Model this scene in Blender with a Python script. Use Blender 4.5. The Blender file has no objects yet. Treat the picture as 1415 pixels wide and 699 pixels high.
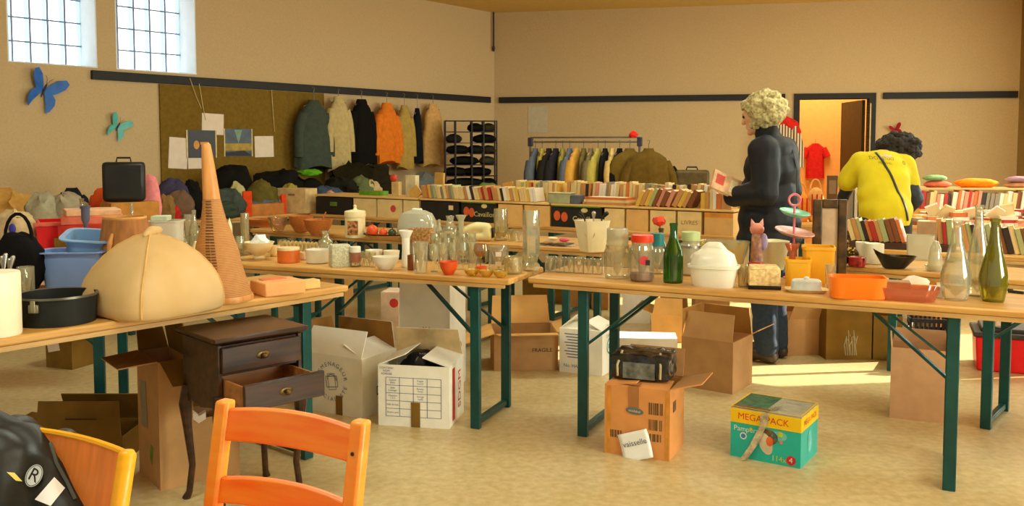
import bpy, math, random
from mathutils import Vector, Matrix, noise
from mathutils.bvhtree import BVHTree
random.seed(7)
R = math.radians
SC = bpy.context.scene
COL = SC.collection
# ---------------------------------------------------------------- camera model (1415 x 699 frame)
W, H, F, CX, CY, EYE, HOR = 1415, 699, 1250.0, 707.5, 280.0, 1.42, 203.0
PIT = math.atan((CY - HOR) / F)
CP, SP = math.cos(PIT), math.sin(PIT)
def ray(px, py):
    a, b = (px - CX) / F, -(py - CY) / F
    return Vector((a, CP + b * SP, -SP + b * CP))
EYEV = Vector((0, 0, EYE))
def at(px, py, z=0.0):
    d = ray(px, py); return EYEV + d * ((z - EYE) / d.z)
def at_depth(px, py, Y):
    d = ray(px, py); return EYEV + d * (Y / d.y)
def mpp(p):                       # metres per pixel at a place
    return ((p - EYEV).dot(Vector((0, CP, -SP)))) / F
def on_line(A, B, px):            # the point of the line A-B that stands under pixel column px
    k = (px - CX) / F; ax = Vector((0, CP, -SP))
    dA, dB = (A - EYEV).dot(ax), (B - EYEV).dot(ax)
    t = (k * dA - A.x) / ((B.x - A.x) - k * (dB - dA)); return A + (B - A) * t
def rgb(r, g, b):
    def c(v):
        v /= 255.0; return v / 12.92 if v <= .04045 else ((v + .055) / 1.055) ** 2.4
    return (c(r), c(g), c(b), 1)
# ---------------------------------------------------------------- materials
MATS = {}
def nodes(name):
    m = bpy.data.materials.new(name); m.use_nodes = True
    return m, m.node_tree.nodes, m.node_tree.links, m.node_tree.nodes['Principled BSDF']
def M(name, col=None, rough=.55, metal=0, var=.12, scale=14, bump=0, spec=.4, stretch=None, col2=None, trans=0):
    if name in MATS: return MATS[name]
    m, N, L, b = nodes(name); c = rgb(*col)
    tc = N.new('ShaderNodeTexCoord'); mp = N.new('ShaderNodeMapping'); L.new(tc.outputs['Object'], mp.inputs[0])
    if stretch: mp.inputs['Scale'].default_value = stretch
    nz = N.new('ShaderNodeTexNoise'); nz.inputs['Scale'].default_value = scale; nz.inputs['Detail'].default_value = 5
    L.new(mp.outputs[0], nz.inputs['Vector'])
    rp = N.new('ShaderNodeValToRGB'); L.new(nz.outputs['Fac'], rp.inputs[0])
    k = rgb(*col2) if col2 else tuple(x * (1 - 2.2 * var) for x in c[:3]) + (1,)
    rp.color_ramp.elements[0].position = .3; rp.color_ramp.elements[1].position = .68
    rp.color_ramp.elements[0].color = k; rp.color_ramp.elements[1].color = tuple(min(1, x * (1 + var * .5)) for x in c[:3]) + (1,)
    L.new(rp.outputs[0], b.inputs['Base Color'])
    b.inputs['Roughness'].default_value = rough; b.inputs['Metallic'].default_value = metal
    b.inputs['Specular IOR Level'].default_value = spec
    if trans: b.inputs['Transmission Weight'].default_value = trans
    if bump:
        bp = N.new('ShaderNodeBump'); bp.inputs['Strength'].default_value = bump; bp.inputs['Distance'].default_value = .01
        L.new(nz.outputs['Fac'], bp.inputs['Height']); L.new(bp.outputs[0], b.inputs['Normal'])
    MATS[name] = m; return m
def GL(name, tint, body=.1, bodycol=(235, 235, 210), refl=.16):
    """thin clear glass: see-through, glossy at grazing angles, a little milky"""
    if name in MATS: return MATS[name]
    m, N, L, b = nodes(name); out = N['Material Output']; N.remove(b)
    tr = N.new('ShaderNodeBsdfTransparent'); tr.inputs[0].default_value = rgb(*tint)
    gl = N.new('ShaderNodeBsdfGlossy'); gl.inputs['Roughness'].default_value = .06
    df = N.new('ShaderNodeBsdfDiffuse'); df.inputs[0].default_value = rgb(*bodycol)
    lw = N.new('ShaderNodeLayerWeight'); lw.inputs[0].default_value = .22
    ad = N.new('ShaderNodeMath'); ad.operation = 'MULTIPLY_ADD'; ad.inputs[1].default_value = .6; ad.inputs[2].default_value = refl * .5
    L.new(lw.outputs['Fresnel'], ad.inputs[0])
    m1 = N.new('ShaderNodeMixShader'); m1.inputs[0].default_value = body; L.new(tr.outputs[0], m1.inputs[1]); L.new(df.outputs[0], m1.inputs[2])
    m2 = N.new('ShaderNodeMixShader'); L.new(ad.outputs[0], m2.inputs[0]); L.new(m1.outputs[0], m2.inputs[1]); L.new(gl.outputs[0], m2.inputs[2])
    L.new(m2.outputs[0], out.inputs['Surface']); MATS[name] = m; return m
def wood(name, c1, c2, scale=3, stretch=(1, 14, 14), rough=.4, bump=.05, spec=.4):
    return M(name, c1, rough, 0, .1, scale, bump, spec, stretch, c2)
def EM(name, col, strength):
    if name in MATS: return MATS[name]
    m, N, L, b = nodes(name); b.inputs['Base Color'].default_value = rgb(*col)
    b.inputs['Emission Color'].default_value = rgb(*col); b.inputs['Emission Strength'].default_value = strength
    MATS[name] = m; return m
# ---------------------------------------------------------------- mesh builder
class MB:
    def __init__(s): s.v = []; s.f = []
    def add(s, vs, fs, M_=None):
        o = len(s.v)
        for v in vs:
            v = Vector(v); s.v.append(M_ @ v if M_ else v)
        s.f += [tuple(i + o for i in f) for f in fs]; return s
    def box(s, c, d, rot=None):
        x, y, z = d[0] / 2, d[1] / 2, d[2] / 2
        vs = [(-x, -y, -z), (x, -y, -z), (x, y, -z), (-x, y, -z), (-x, -y, z), (x, -y, z), (x, y, z), (-x, y, z)]
        m = Matrix.Translation(Vector(c))
        if rot is not None: m = m @ rot
        return s.add(vs, [(3, 2, 1, 0), (4, 5, 6, 7), (0, 1, 5, 4), (1, 2, 6, 5), (2, 3, 7, 6), (3, 0, 4, 7)], m)
    def lathe(s, prof, seg=28, M_=None, sq=None):
        """prof: (r,z) list; r=0 ends are poles; sq: superellipse exponent for squarish sections"""
        vs = []; fs = []; idx = []
        for r, z in prof:
            if r <= 1e-6: idx.append([len(vs)]); vs.append((0, 0, z))
            else:
                ring = []
                for i in range(seg):
                    a = 2 * math.pi * i / seg; c, n = math.cos(a), math.sin(a); k = r
                    if sq: k = r / ((abs(c) ** sq + abs(n) ** sq) ** (1 / sq))
                    ring.append(len(vs)); vs.append((k * c, k * n, z))
                idx.append(ring)
        for a, b in zip(idx, idx[1:]):
            for i in range(seg):
                j = (i + 1) % seg
                if len(a) == 1 and len(b) == 1: continue
                if len(a) == 1: fs.append((a[0], b[j], b[i]))
                elif len(b) == 1: fs.append((a[i], a[j], b[0]))
                else: fs.append((a[i], a[j], b[j], b[i]))
        if len(idx[0]) > 1 and len(idx[-1]) > 1:      # a ring: close it on itself
            a, b = idx[-1], idx[0]
            for i in range(seg): j = (i + 1) % seg; fs.append((a[i], a[j], b[j], b[i]))
        elif len(idx[0]) > 1: fs.append(tuple(reversed(idx[0])))
        elif len(idx[-1]) > 1: fs.append(tuple(idx[-1]))
        return s.add(vs, fs, M_)
    def loft(s, rings, caps=True, closed=True):
        vs = [p for r in rings for p in r]; n = len(rings[0]); fs = []
        for k in range(len(rings) - 1):
            for i in range(n if closed else n - 1):
                j = (i + 1) % n; fs.append((k * n + i, k * n + j, (k + 1) * n + j, (k + 1) * n + i))
        if caps and closed: fs.append(tuple(reversed(range(n)))); fs.append(tuple(range((len(rings) - 1) * n, len(rings) * n)))
        return s.add(vs, fs)
    def tube(s, pts, r, seg=8):
        pts = [Vector(p) for p in pts]; rs = r if isinstance(r, (list, tuple)) else [r] * len(pts); rings = []
        up = None
        for i, p in enumerate(pts):
            t = (pts[min(i + 1, len(pts) - 1)] - pts[max(i - 1, 0)]).normalized()
            if up is None: up = t.orthogonal().normalized()
            up = (up - t * up.dot(t)); up = up.normalized() if up.length > 1e-5 else t.orthogonal().normalized()
            w = t.cross(up)
            rings.append([p + (up * math.cos(2 * math.pi * k / seg) + w * math.sin(2 * math.pi * k / seg)) * rs[i] for k in range(seg)])
        return s.loft(rings)
    def bar(s, a, b, w, d=None, up=(0, 0, 1)):
        """rectangular bar from a to b"""
        a, b = Vector(a), Vector(b); t = b - a; q = t.to_track_quat('Z', 'Y').to_matrix().to_4x4()
        return s.add(*_unitbox(w, d or w, t.length), Matrix.Translation((a + b) / 2) @ q)
    def prism(s, poly, t, M_=None):
        """poly in XZ, extruded along y from -t/2 to t/2"""
        n = len(poly); vs = [(x, -t / 2, z) for x, z in poly] + [(x, t / 2, z) for x, z in poly]
        fs = [tuple(range(n)), tuple(reversed(range(n, 2 * n)))] + [(i, i + n, (i + 1) % n + n, (i + 1) % n) for i in range(n)]
        return s.add(vs, fs, M_)
    def ball(s, c, r, rot=None, seg=14):
        r = (r, r, r) if not isinstance(r, (tuple, list)) else r; k = seg // 2
        m = Matrix.Translation(Vector(c)) @ (rot or Matrix()) @ Matrix.Diagonal((*r, 1))
        return s.lathe([(math.sin(math.pi * i / k) if 0 < i < k else 0, -math.cos(math.pi * i / k)) for i in range(k + 1)], seg, m)
    def limb(s, pts, rs, flat=None):
        """chain of tapering ball-and-cone segments (for remeshing)"""
        pts = [Vector(p) for p in pts]
        for p, r in zip(pts, rs): s.ball(p, r)
        for i in range(len(pts) - 1): s.tube([pts[i], pts[i + 1]], [rs[i], rs[i + 1]], 14)
        return s
def _unitbox(w, d, h):
    x, y, z = w / 2, d / 2, h / 2
    return ([(-x, -y, -z), (x, -y, -z), (x, y, -z), (-x, y, -z), (-x, -y, z), (x, -y, z), (x, y, z), (-x, y, z)],
            [(3, 2, 1, 0), (4, 5, 6, 7), (0, 1, 5, 4), (1, 2, 6, 5), (2, 3, 7, 6), (3, 0, 4, 7)])
def mesh_of(mb, name, mat, smooth=35):
    me = bpy.data.meshes.new(name); me.from_pydata([tuple(v) for v in mb.v], [], mb.f); me.update()
    if smooth:
        me.polygons.foreach_set('use_smooth', [True] * len(me.polygons)); me.set_sharp_from_angle(angle=R(smooth))
    for m in (mat if isinstance(mat, (list, tuple)) else [mat]): me.materials.append(m)
    return me
def link(name, me, parent=None, loc=(0, 0, 0), rot=(0, 0, 0), scale=None):
    o = bpy.data.objects.new(name, me); COL.objects.link(o); o.location = loc; o.rotation_euler = rot
    if scale: o.scale = scale
    if parent: o.parent = parent
    return o
def obj(name, mb, mat, parent=None, loc=(0, 0, 0), rot=(0, 0, 0), smooth=35, bevel=0, label=None):
    o = link(name, mesh_of(mb, name, mat, smooth), parent, loc, rot)
    if bevel:
        b = o.modifiers.new('Bevel', 'BEVEL'); b.width = bevel; b.segments = 2; b.limit_method = 'ANGLE'; b.angle_limit = R(40)
    if label: o['label'] = label
    return o
LABELS = {}
def tag(o, label, cat, group=None):
    LABELS.setdefault(label, []).append(o.name)
    o['label'] = label; o['category'] = cat
    if group: o['group'] = group
    return o
def thing(name, label, cat, loc=(0, 0, 0), rz=0, group=None):
    o = bpy.data.objects.new(name, None); COL.objects.link(o); o.empty_display_size = .05
    o.location = loc; o.rotation_euler = (0, 0, rz); return tag(o, label, cat, group)
def solo(name, mb, mat, label, cat, loc=(0, 0, 0), rz=0, group=None, **k):
    return tag(obj(name, mb, mat, None, loc, (0, 0, rz), **k), label, cat, group)
def struct(name, mb, mat, parent=None, **k):
    o = obj(name, mb, mat, parent, **k); o['kind'] = 'structure'; return o
def evaluated(o):
    dg = bpy.context.evaluated_depsgraph_get(); return bpy.data.meshes.new_from_object(o.evaluated_get(dg))
def remesh(mb, voxel, it=6, fac=.5):
    """one continuous skin around overlapping solids -> MB"""
    me = bpy.data.meshes.new('tmp'); me.from_pydata([tuple(v) for v in mb.v], [], mb.f)
    o = bpy.data.objects.new('tmp', me); COL.objects.link(o)
    r = o.modifiers.new('r', 'REMESH'); r.mode = 'VOXEL'; r.voxel_size = voxel
    s = o.modifiers.new('s', 'SMOOTH'); s.iterations = it; s.factor = fac
    e = evaluated(o); out = MB(); out.v = [v.co.copy() for v in e.vertices]; out.f = [tuple(p.vertices) for p in e.polygons]
    bpy.data.objects.remove(o); bpy.data.meshes.remove(me); bpy.data.meshes.remove(e); return out
def ruffle(mb, amp, freq, seed=0, dirn=None):
    for i, v in enumerate(mb.v):
        n = noise.noise_vector(Vector((v.x * freq, v.y * freq, v.z * freq)) + Vector((seed, seed * 2, 0)))
        mb.v[i] = v + n * amp
    return mb
TXT = {}
def text(s, size, M_, mb=None, ax='CENTER'):
    """flat letters of the built-in font in the XY plane, moved by M_"""
    if (s, ax) not in TXT:
        cu = bpy.data.curves.new('t', 'FONT'); cu.body = s; cu.size = 1; cu.align_x = ax; cu.align_y = 'CENTER'; cu.resolution_u = 3
        o = bpy.data.objects.new('t', cu); COL.objects.link(o); e = evaluated(o)
        TXT[(s, ax)] = ([v.co.copy() for v in e.vertices], [tuple(p.vertices) for p in e.polygons])
        bpy.data.objects.remove(o); bpy.data.meshes.remove(e)
    v, f = TXT[(s, ax)]; mb = mb or MB()
    return mb.add([p * size for p in v], f, M_)
def face_m(x, y, z, rz=0, tilt=0):
    """stand a flat XY drawing upright facing -y at (x,y,z); rz turns it about z; tilt rolls it in its plane"""
    return Matrix.Translation((x, y, z)) @ Matrix.Rotation(rz, 4, 'Z') @ Matrix.Rotation(R(90), 4, 'X') @ Matrix.Rotation(tilt, 4, 'Z')
def drape_on(mb, target, d, off=.002):
    """push flat marks along d onto the surface of target (an object with mesh in the same local space)"""
    me = target.data; t = BVHTree.FromPolygons([v.co for v in me.vertices], [tuple(p.vertices) for p in me.polygons]); d = Vector(d).normalized()
    for i, v in enumerate(mb.v):
        h = t.ray_cast(v - d * 3, d)
        if h[0] is not None: mb.v[i] = h[0] - d * off
    return mb
def ordinal(n):
    return '%d%s' % (n, 'th' if 10 <= n % 100 <= 20 else {1: 'st', 2: 'nd', 3: 'rd'}.get(n % 10, 'th'))
# ================================================================= THE ROOM
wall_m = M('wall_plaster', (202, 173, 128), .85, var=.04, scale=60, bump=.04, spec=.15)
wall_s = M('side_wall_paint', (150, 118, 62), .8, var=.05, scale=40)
ceil_m = M('ceiling_paint', (216, 178, 98), .85, var=.04, scale=30)
black_m = M('black_rail_paint', (26, 22, 18), .6, var=.1)
CO = Vector((-.245, 12.5, 0)); DL = Vector((-.622, -.783, 0)).normalized(); DR = Vector((.9771, -.2127, 0)).normalized()
NL = Vector((-DL.y, DL.x, 0)); NR = Vector((DR.y, -DR.x, 0))
if NL.dot(Vector((0, 5, 0)) - CO) < 0: NL = -NL
if NR.dot(Vector((0, 5, 0)) - CO) < 0: NR = -NR
CEIL = 3.25
def hit(px, py, N_):
    d = ray(px, py); return EYEV + d * ((CO - EYEV).dot(N_) / d.dot(N_))
def uL(px, py): h = hit(px, py, NL); return (h - CO).dot(DL), h.z
def uR(px, py): h = hit(px, py, NR); return (h - CO).dot(DR), h.z
def wbox(mb, D, N_, u0, u1, z0, z1, n0, n1):
    """box on a wall: u along it, z up, n out of the wall into the room"""
    m = Matrix(((D.x, N_.x, 0, CO.x), (D.y, N_.y, 0, CO.y), (0, 0, 1, 0), (0, 0, 0, 1)))
    a = [(u0, n0, z0), (u1, n0, z0), (u1, n1, z0), (u0, n1, z0), (u0, n0, z1), (u1, n0, z1), (u1, n1, z1), (u0, n1, z1)]
    f = [(3, 2, 1, 0), (4, 5, 6, 7), (0, 1, 5, 4), (1, 2, 6, 5), (2, 3, 7, 6), (3, 0, 4, 7)]
    if D.x * N_.y - D.y * N_.x < 0: f = [tuple(reversed(q)) for q in f]
    return mb.add(a, f, m)
def wm(D, N_, u, z, n):
    """frame on a wall: local x runs along the wall to the right as seen from the room, y out of the wall, z up"""
    X = D if N_.cross(Vector((0, 0, 1))).dot(D) < 0 else -D
    p = CO + D * u + N_ * n
    return Matrix(((X.x, -N_.x, 0, p.x), (X.y, -N_.y, 0, p.y), (0, 0, 1, z), (0, 0, 0, 1)))
ZW = .34                                                   # wall thickness
# windows of the left wall
wins = []
for (xl, xr, yb) in ((11, 135, 92), (161, 272, 102)):
    a, z = uL(xr, yb); b, z2 = uL(xl, yb - 5); wins.append([a, b, (z + z2) / 2])
zs = min(w[2] for w in wins); WT = 3.0
wl = MB(); u = -.02
for a, b, z in sorted(wins):
    wbox(wl, DL, NL, u, a, 0, CEIL, -ZW, 0); wbox(wl, DL, NL, a, b, 0, zs, -ZW, 0); wbox(wl, DL, NL, a, b, WT, CEIL, -ZW, 0); u = b
wbox(wl, DL, NL, u, 15, 0, CEIL, -ZW, 0)
struct('wall_left', wl, wall_m, smooth=0)
m, N, L, b = nodes('lit_glass_block'); tc = N.new('ShaderNodeTexCoord'); bk = N.new('ShaderNodeTexBrick'); L.new(tc.outputs['UV'], bk.inputs[0])
for i, w in enumerate(sorted(wins, reverse=True)):
    a, b_, z = w; rt = bpy.data.objects.new('window_%d' % (i + 1), None); COL.objects.link(rt); rt['kind'] = 'structure'
    g = MB(); wbox(g, DL, NL, a, b_, zs, WT, -ZW + .02, -ZW + .06)
    p = obj('window_pane', g, None, rt, smooth=0); p.data.materials.clear(); p.data.materials.append(EM('window_daylight', (240, 250, 255), 3.2)); p['kind'] = 'structure'
    n = 5; du = (b_ - a) / n; gm = MB(); bl = MB()
    for k in range(n + 1): wbox(gm, DL, NL, a + du * k - .006, a + du * k + .006, zs, WT, -ZW + .06, -ZW + .075)
    zz = zs
    while zz < WT: wbox(gm, DL, NL, a, b_, zz - .006, zz + .006, -ZW + .06, -ZW + .077); zz += .205
    for k in range(n): wbox(bl, DL, NL, a + du * (k + .06), a + du * (k + .3), zs, WT, -ZW + .06, -ZW + .062)
    o = obj('window_frame', gm, M('block_joint', (130, 138, 160), .7), rt, smooth=0); o['kind'] = 'structure'
    o = obj('window_glazing', bl, EM('window_daylight_blue', (176, 214, 232), 1.5), rt, smooth=0); o['kind'] = 'structure'
    rv = MB()
    wbox(rv, DL, NL, a, a + .012, zs, WT, -ZW + .02, -.002); wbox(rv, DL, NL, b_ - .012, b_, zs, WT, -ZW + .02, -.002); wbox(rv, DL, NL, a, b_, zs, zs + .01, -ZW + .02, .0)
    o = obj('window_reveal', rv, M('white_reveal_paint', (232, 236, 238), .7, var=.02), rt, smooth=0); o['kind'] = 'structure'
# back wall with the doorway
DOORL, _ = uR(1104, 200); DOORR, _ = uR(1200, 200); DT = 2.03
fl0, _ = uR(1096, 200); fl1, _ = uR(1209, 200); UEND, _ = uR(1406, 200)
wb = MB(); wbox(wb, DR, NR, -.3, DOORL, 0, CEIL, -.2, 0); wbox(wb, DR, NR, DOORL, DOORR, DT, CEIL, -.2, 0); wbox(wb, DR, NR, DOORR, UEND + .4, 0, CEIL, -.2, 0)
struct('wall_back', wb, wall_m, smooth=0)
# side wall at the right with tall window openings that let the sun in
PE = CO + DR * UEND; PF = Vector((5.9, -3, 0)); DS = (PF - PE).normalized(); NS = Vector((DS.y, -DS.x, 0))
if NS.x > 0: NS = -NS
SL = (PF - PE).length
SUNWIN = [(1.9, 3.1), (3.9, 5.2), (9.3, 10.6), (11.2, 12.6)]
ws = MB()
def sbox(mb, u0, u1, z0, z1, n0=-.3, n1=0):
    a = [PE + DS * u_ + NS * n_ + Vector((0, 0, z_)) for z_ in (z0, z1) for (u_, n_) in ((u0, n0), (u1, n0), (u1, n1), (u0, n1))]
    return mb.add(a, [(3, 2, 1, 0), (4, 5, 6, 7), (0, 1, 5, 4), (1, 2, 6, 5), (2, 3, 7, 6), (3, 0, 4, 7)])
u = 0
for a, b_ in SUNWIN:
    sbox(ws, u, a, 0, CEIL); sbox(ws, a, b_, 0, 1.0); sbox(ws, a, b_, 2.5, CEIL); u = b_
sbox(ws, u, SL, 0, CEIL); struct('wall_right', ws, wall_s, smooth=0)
fl = MB(); fl.box((1, 5.5, -.05), (24, 20, .1))
m, N, L, b = nodes('linoleum'); tc = N.new('ShaderNodeTexCoord'); nz = N.new('ShaderNodeTexNoise'); nz.inputs['Scale'].default_value = 26; nz.inputs['Detail'].default_value = 8
nb = N.new('ShaderNodeTexNoise'); nb.inputs['Scale'].default_value = 1.6; L.new(tc.outputs['Object'], nz.inputs['Vector']); L.new(tc.outputs['Object'], nb.inputs['Vector'])
rp = N.new('ShaderNodeValToRGB'); rp.color_ramp.elements[0].position = .3; rp.color_ramp.elements[1].position = .7
rp.color_ramp.elements[0].color = rgb(194, 171, 119); rp.color_ramp.elements[1].color = rgb(218, 198, 152); L.new(nz.outputs['Fac'], rp.inputs[0])
mx = N.new('ShaderNodeMixRGB'); mx.blend_type = 'MULTIPLY'; mx.inputs[0].default_value = .35; r2 = N.new('ShaderNodeValToRGB')
r2.color_ramp.elements[0].color = rgb(214, 204, 176); r2.color_ramp.elements[1].color = rgb(255, 250, 240); L.new(nb.outputs['Fac'], r2.inputs[0])
L.new(rp.outputs[0], mx.inputs[1]); L.new(r2.outputs[0], mx.inputs[2]); L.new(mx.outputs[0], b.inputs['Base Color'])
b.inputs['Roughness'].default_value = .32; b.inputs['Specular IOR Level'].default_value = .45
struct('floor', fl, m, smooth=0)
ce = MB(); ce.box((-.85, 6, CEIL + .05), (14.3, 18, .1)); struct('ceiling', ce, ceil_m, smooth=0)
# the room behind the doorway
hall = MB(); wbox(hall, DR, NR, DOORL - 1.6, DOORR + 1.6, 0, CEIL, -2.0, -1.9); wbox(hall, DR, NR, DOORL - 1.7, DOORL - 1.6, 0, CEIL, -2, -.2); wbox(hall, DR, NR, DOORR + 1.6, DOORR + 1.7, 0, CEIL, -2, -.2)
struct('wall_hallway', hall, M('hall_yellow_paint', (252, 186, 96), .8, var=.03), smooth=0)
dr = bpy.data.objects.new('door_1', None); COL.objects.link(dr); dr['kind'] = 'structure'
fr = MB(); wbox(fr, DR, NR, fl0, DOORL, 0, DT + .07, -.21, .02); wbox(fr, DR, NR, DOORR, fl1, 0, DT + .07, -.21, .02); wbox(fr, DR, NR, fl0, fl1, DT, DT + .07, -.21, .021)
obj('door_frame', fr, black_m, dr, smooth=0)['kind'] = 'structure'
lf = MB(); hp = CO + DR * (DOORR - .01) - NR * .2; ang = R(112)
dl = (-DR) * math.cos(ang) * -1 + (-NR) * math.sin(ang)
q = CO + DR * (DOORR - .02) - NR * .18; ld = (-DR * math.cos(R(79)) - NR * math.sin(R(79))).normalized(); ln = Vector((-ld.y, ld.x, 0))
lw_ = .46
lf.add([q + ld * a + ln * n_ + Vector((0, 0, z_)) for z_ in (.01, DT - .01) for (a, n_) in ((0, 0), (lw_ * 1.7, 0), (lw_ * 1.7, .04), (0, .04))], [(3, 2, 1, 0), (4, 5, 6, 7), (0, 1, 5, 4), (1, 2, 6, 5), (2, 3, 7, 6), (3, 0, 4, 7)])
obj('door_leaf', lf, M('door_olive', (70, 56, 20), .5), dr, smooth=0)['kind'] = 'structure'
hd = MB(); hc = q + ld * .72 - ln * .03 + Vector((0, 0, 1.02)); hd.tube([hc, hc - ln * .04, hc - ln * .04 - ld * .1], .009)
obj('door_handle', hd, M('steel', (190, 186, 176), .3, 1, var=.03), dr)
sp = MB(); wbox(sp, DR, NR, DOORR + .006, DOORR + .02, .02, DT - .06, .02, .026); obj('door_strip', sp, M('cream_edge', (220, 190, 130)), dr, smooth=0)['kind'] = 'structure'
# black coat rails (dado strips) along both walls
def strip(n, D, N_, u0, u1, z0=2.02, z1=2.1):
    s = MB(); wbox(s, D, N_, u0, u1, z0, z1, 0, .035); struct('trim_%d' % n, s, black_m, bevel=.004)
strip(1, DL, NL, uL(676, 138)[0], uL(125, 104)[0]); strip(2, DR, NR, uR(690, 139)[0], uR(1085, 134)[0]); strip(3, DR, NR, uR(1220, 133)[0], UEND - .02)
# pinboard panel on the left wall
pb = MB(); UB0 = uL(447, 200)[0]; UB1 = uL(221, 200)[0]; wbox(pb, DL, NL, UB0, UB1, .9, 2.015, 0, .02)
solo('pinboard', pb, M('brown_felt', (124, 94, 22), .95, var=.1, scale=30, bump=.1), 'long olive brown pinboard panel fixed under the black rail on the left wall', 'pinboard', smooth=0)
cb = MB(); kx = CO + DL * .02 + NL * .05 + NR * .02
tp = at_depth(682, 21, kx.y); bt = at_depth(683, 59, kx.y); cb.tube([(tp.x, kx.y, CEIL), (tp.x, kx.y, 2.78)], .012); cb.ball((tp.x, kx.y, 2.76), (.02, .02, .045))
solo('pull_cord', cb, M('dark_cord', (62, 46, 54)), 'short dark cord hanging from the ceiling in the room corner', 'cord')
# papers and posters on the board and walls
def wallsheet(name, x0, y0, x1, y1, D, N_, n, mat, label, cat, roll=0, thick=.003):
    f = uL if N_ is NL else uR
    u0, z0 = f(x0, (y0 + y1) / 2); u1, _ = f(x1, (y0 + y1) / 2); uc, zt = f((x0 + x1) / 2, y0); _, zb = f((x0 + x1) / 2, y1)
    w, h = abs(u1 - u0), zt - zb; o = thing(name, label, cat); o.matrix_world = wm(D, N_, uc, (zt + zb) / 2, n) @ Matrix.Rotation(roll, 4, 'Y')
    p = MB(); p.box((0, -thick / 2, 0), (w, thick, h)); obj('sheet', p, mat, o, smooth=0); return o, w, h
pap = M('white_paper', (236, 214, 190), .8, var=.04)
wallsheet('notice_sheet', 277, 157, 307, 186, DL, NL, .021, pap, 'blank white sheet pinned topmost above the dark poster', 'paper', R(2))
wallsheet('notice_sheet', 231, 190, 257, 233, DL, NL, .021, pap, 'tall white sheet pinned to the left of the dark poster', 'paper', R(4))
wallsheet('notice_sheet', 258, 216, 282, 233, DL, NL, .021, pap, 'small white sheet pinned below the dark poster', 'paper')
wallsheet('notice_sheet', 350, 188, 376, 217, DL, NL, .021, pap, 'white sheet pinned to the right of the landscape poster', 'paper', R(-1))
o, w, h = wallsheet('night_poster', 256, 180, 296, 218, DL, NL, .026, M('poster_black', (38, 32, 34), .4), 'dark poster with small orange glow on the brown pinboard', 'poster')
p = MB(); p.ball((-w * .18, -.004, -h * .03), (w * .1, .003, h * .16)); p.box((w * .1, -.0045, h * .03), (w * .3, .002, h * .1)); obj('picture', p, M('poster_orange', (226, 150, 60)), o)
[obj('border', MB().box((s_ * w * .5, -.003, 0), (.015, .006, h)), M('poster_edge', (220, 200, 140)), o, smooth=0) for s_ in (-1, 1)]
o, w, h = wallsheet('landscape_poster', 308, 178, 346, 216, DL, NL, .023, M('poster_slate', (74, 84, 96), .4, var=.3, scale=9), 'poster of trees above a yellow field on the brown pinboard', 'poster')
p = MB(); p.prism([(-w * .14, h * .46), (w * .14, h * .46), (0, -h * .02)], .003, Matrix.Translation((0, -.004, 0))); obj('picture_sky', p, M('poster_teal', (130, 160, 130)), o)
p = MB(); p.box((0, -.0045, -h * .16), (w * .96, .003, h * .26)); obj('picture_field', p, M('poster_ochre', (186, 150, 44), var=.2), o, smooth=0)
p = MB(); p.prism([(-w * .48, -h * .48), (w * .48, -h * .48), (w * .2, -h * .28), (-w * .48, -h * .36)], .003, Matrix.Translation((0, -.0055, 0))); obj('picture_rock', p, M('poster_dark', (34, 32, 30)), o)
[obj('border', MB().box((s_ * w * .5, -.003, 0), (.012, .006, h)), MATS['poster_edge'], o, smooth=0) for s_ in (-1, 1)]
wallsheet('pale_notice', 730, 147, 757, 183, DR, NR, .002, M('bluish_paper', (196, 182, 150), .8, var=.05), 'pale bluish sheet on the back wall above the clothes rack', 'paper')
for i, (x0, x1) in enumerate(((259, 276), (272, 282), (372, 377))):
    ua, za = uL(x0, 108 + 8 * i); ub, zb = uL(x1, 150 + 16 * i); s = MB()
    s.tube([CO + DL * ua + NL * .04 + Vector((0, 0, za)), CO + DL * ((ua + ub) / 2) + NL * .035 + Vector((0, 0, (za + zb) / 2 - .02)), CO + DL * ub + NL * .026 + Vector((0, 0, zb))], .0035, 5)
    solo('hanging_string', s, M('pale_string', (214, 190, 120)), ['pale string hanging from the rail left of the upper sheet', 'pale string hanging from the rail onto the upper sheet', 'pale string slanting down to the sheet right of the landscape poster'][i], 'string', group='strings from the black rail')
# butterflies
def butterfly(px, py, size, roll, D, N_, f, mat, label, open_=22):
    u, z = f(px, py); o = thing('butterfly_ornament', label, 'butterfly'); o.matrix_world = wm(D, N_, u, z, .012) @ Matrix.Rotation(roll, 4, 'Y')
    for s in (-1, 1):
        up = [(.02, .0), (.1, .22), (.28, .5), (.5, .62), (.62, .52), (.58, .3), (.42, .08), (.3, -.04), (.42, -.16), (.46, -.36), (.4, -.62), (.3, -.72), (.24, -.5), (.1, -.2)]
        w = MB(); w.prism([(x * s * size, z_ * size) for x, z_ in up], .006); 
        for i, v in enumerate(w.v): w.v[i] = Vector((v.x, v.y - abs(v.x) * math.tan(R(open_)), v.z))
        if s < 0: w.f = [tuple(reversed(q)) for q in w.f]
        obj('wing', w, mat, o, smooth=0)
    bd = MB(); bd.limb([(0, -.012, -.26 * size), (0, -.015, 0), (0, -.014, .2 * size)], [.012 * size, .04 * size, .03 * size])
    for s in (-1, 1): bd.tube([(0, -.014, .2 * size), (s * .05 * size, -.02, .38 * size), (s * .14 * size, -.02, .5 * size)], .008 * size, 5)
    obj('body', bd, M('dark_slate', (48, 44, 66)), o)
butterfly(59, 125, .25, R(24), DL, NL, uL, M('butterfly_blue', (44, 110, 196), .4, var=.15), 'large blue butterfly ornament on the left wall below the window')
butterfly(161, 175, .17, R(28), DL, NL, uL, M('butterfly_teal', (96, 190, 180), .4, var=.1), 'small turquoise butterfly ornament on the left wall')
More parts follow.
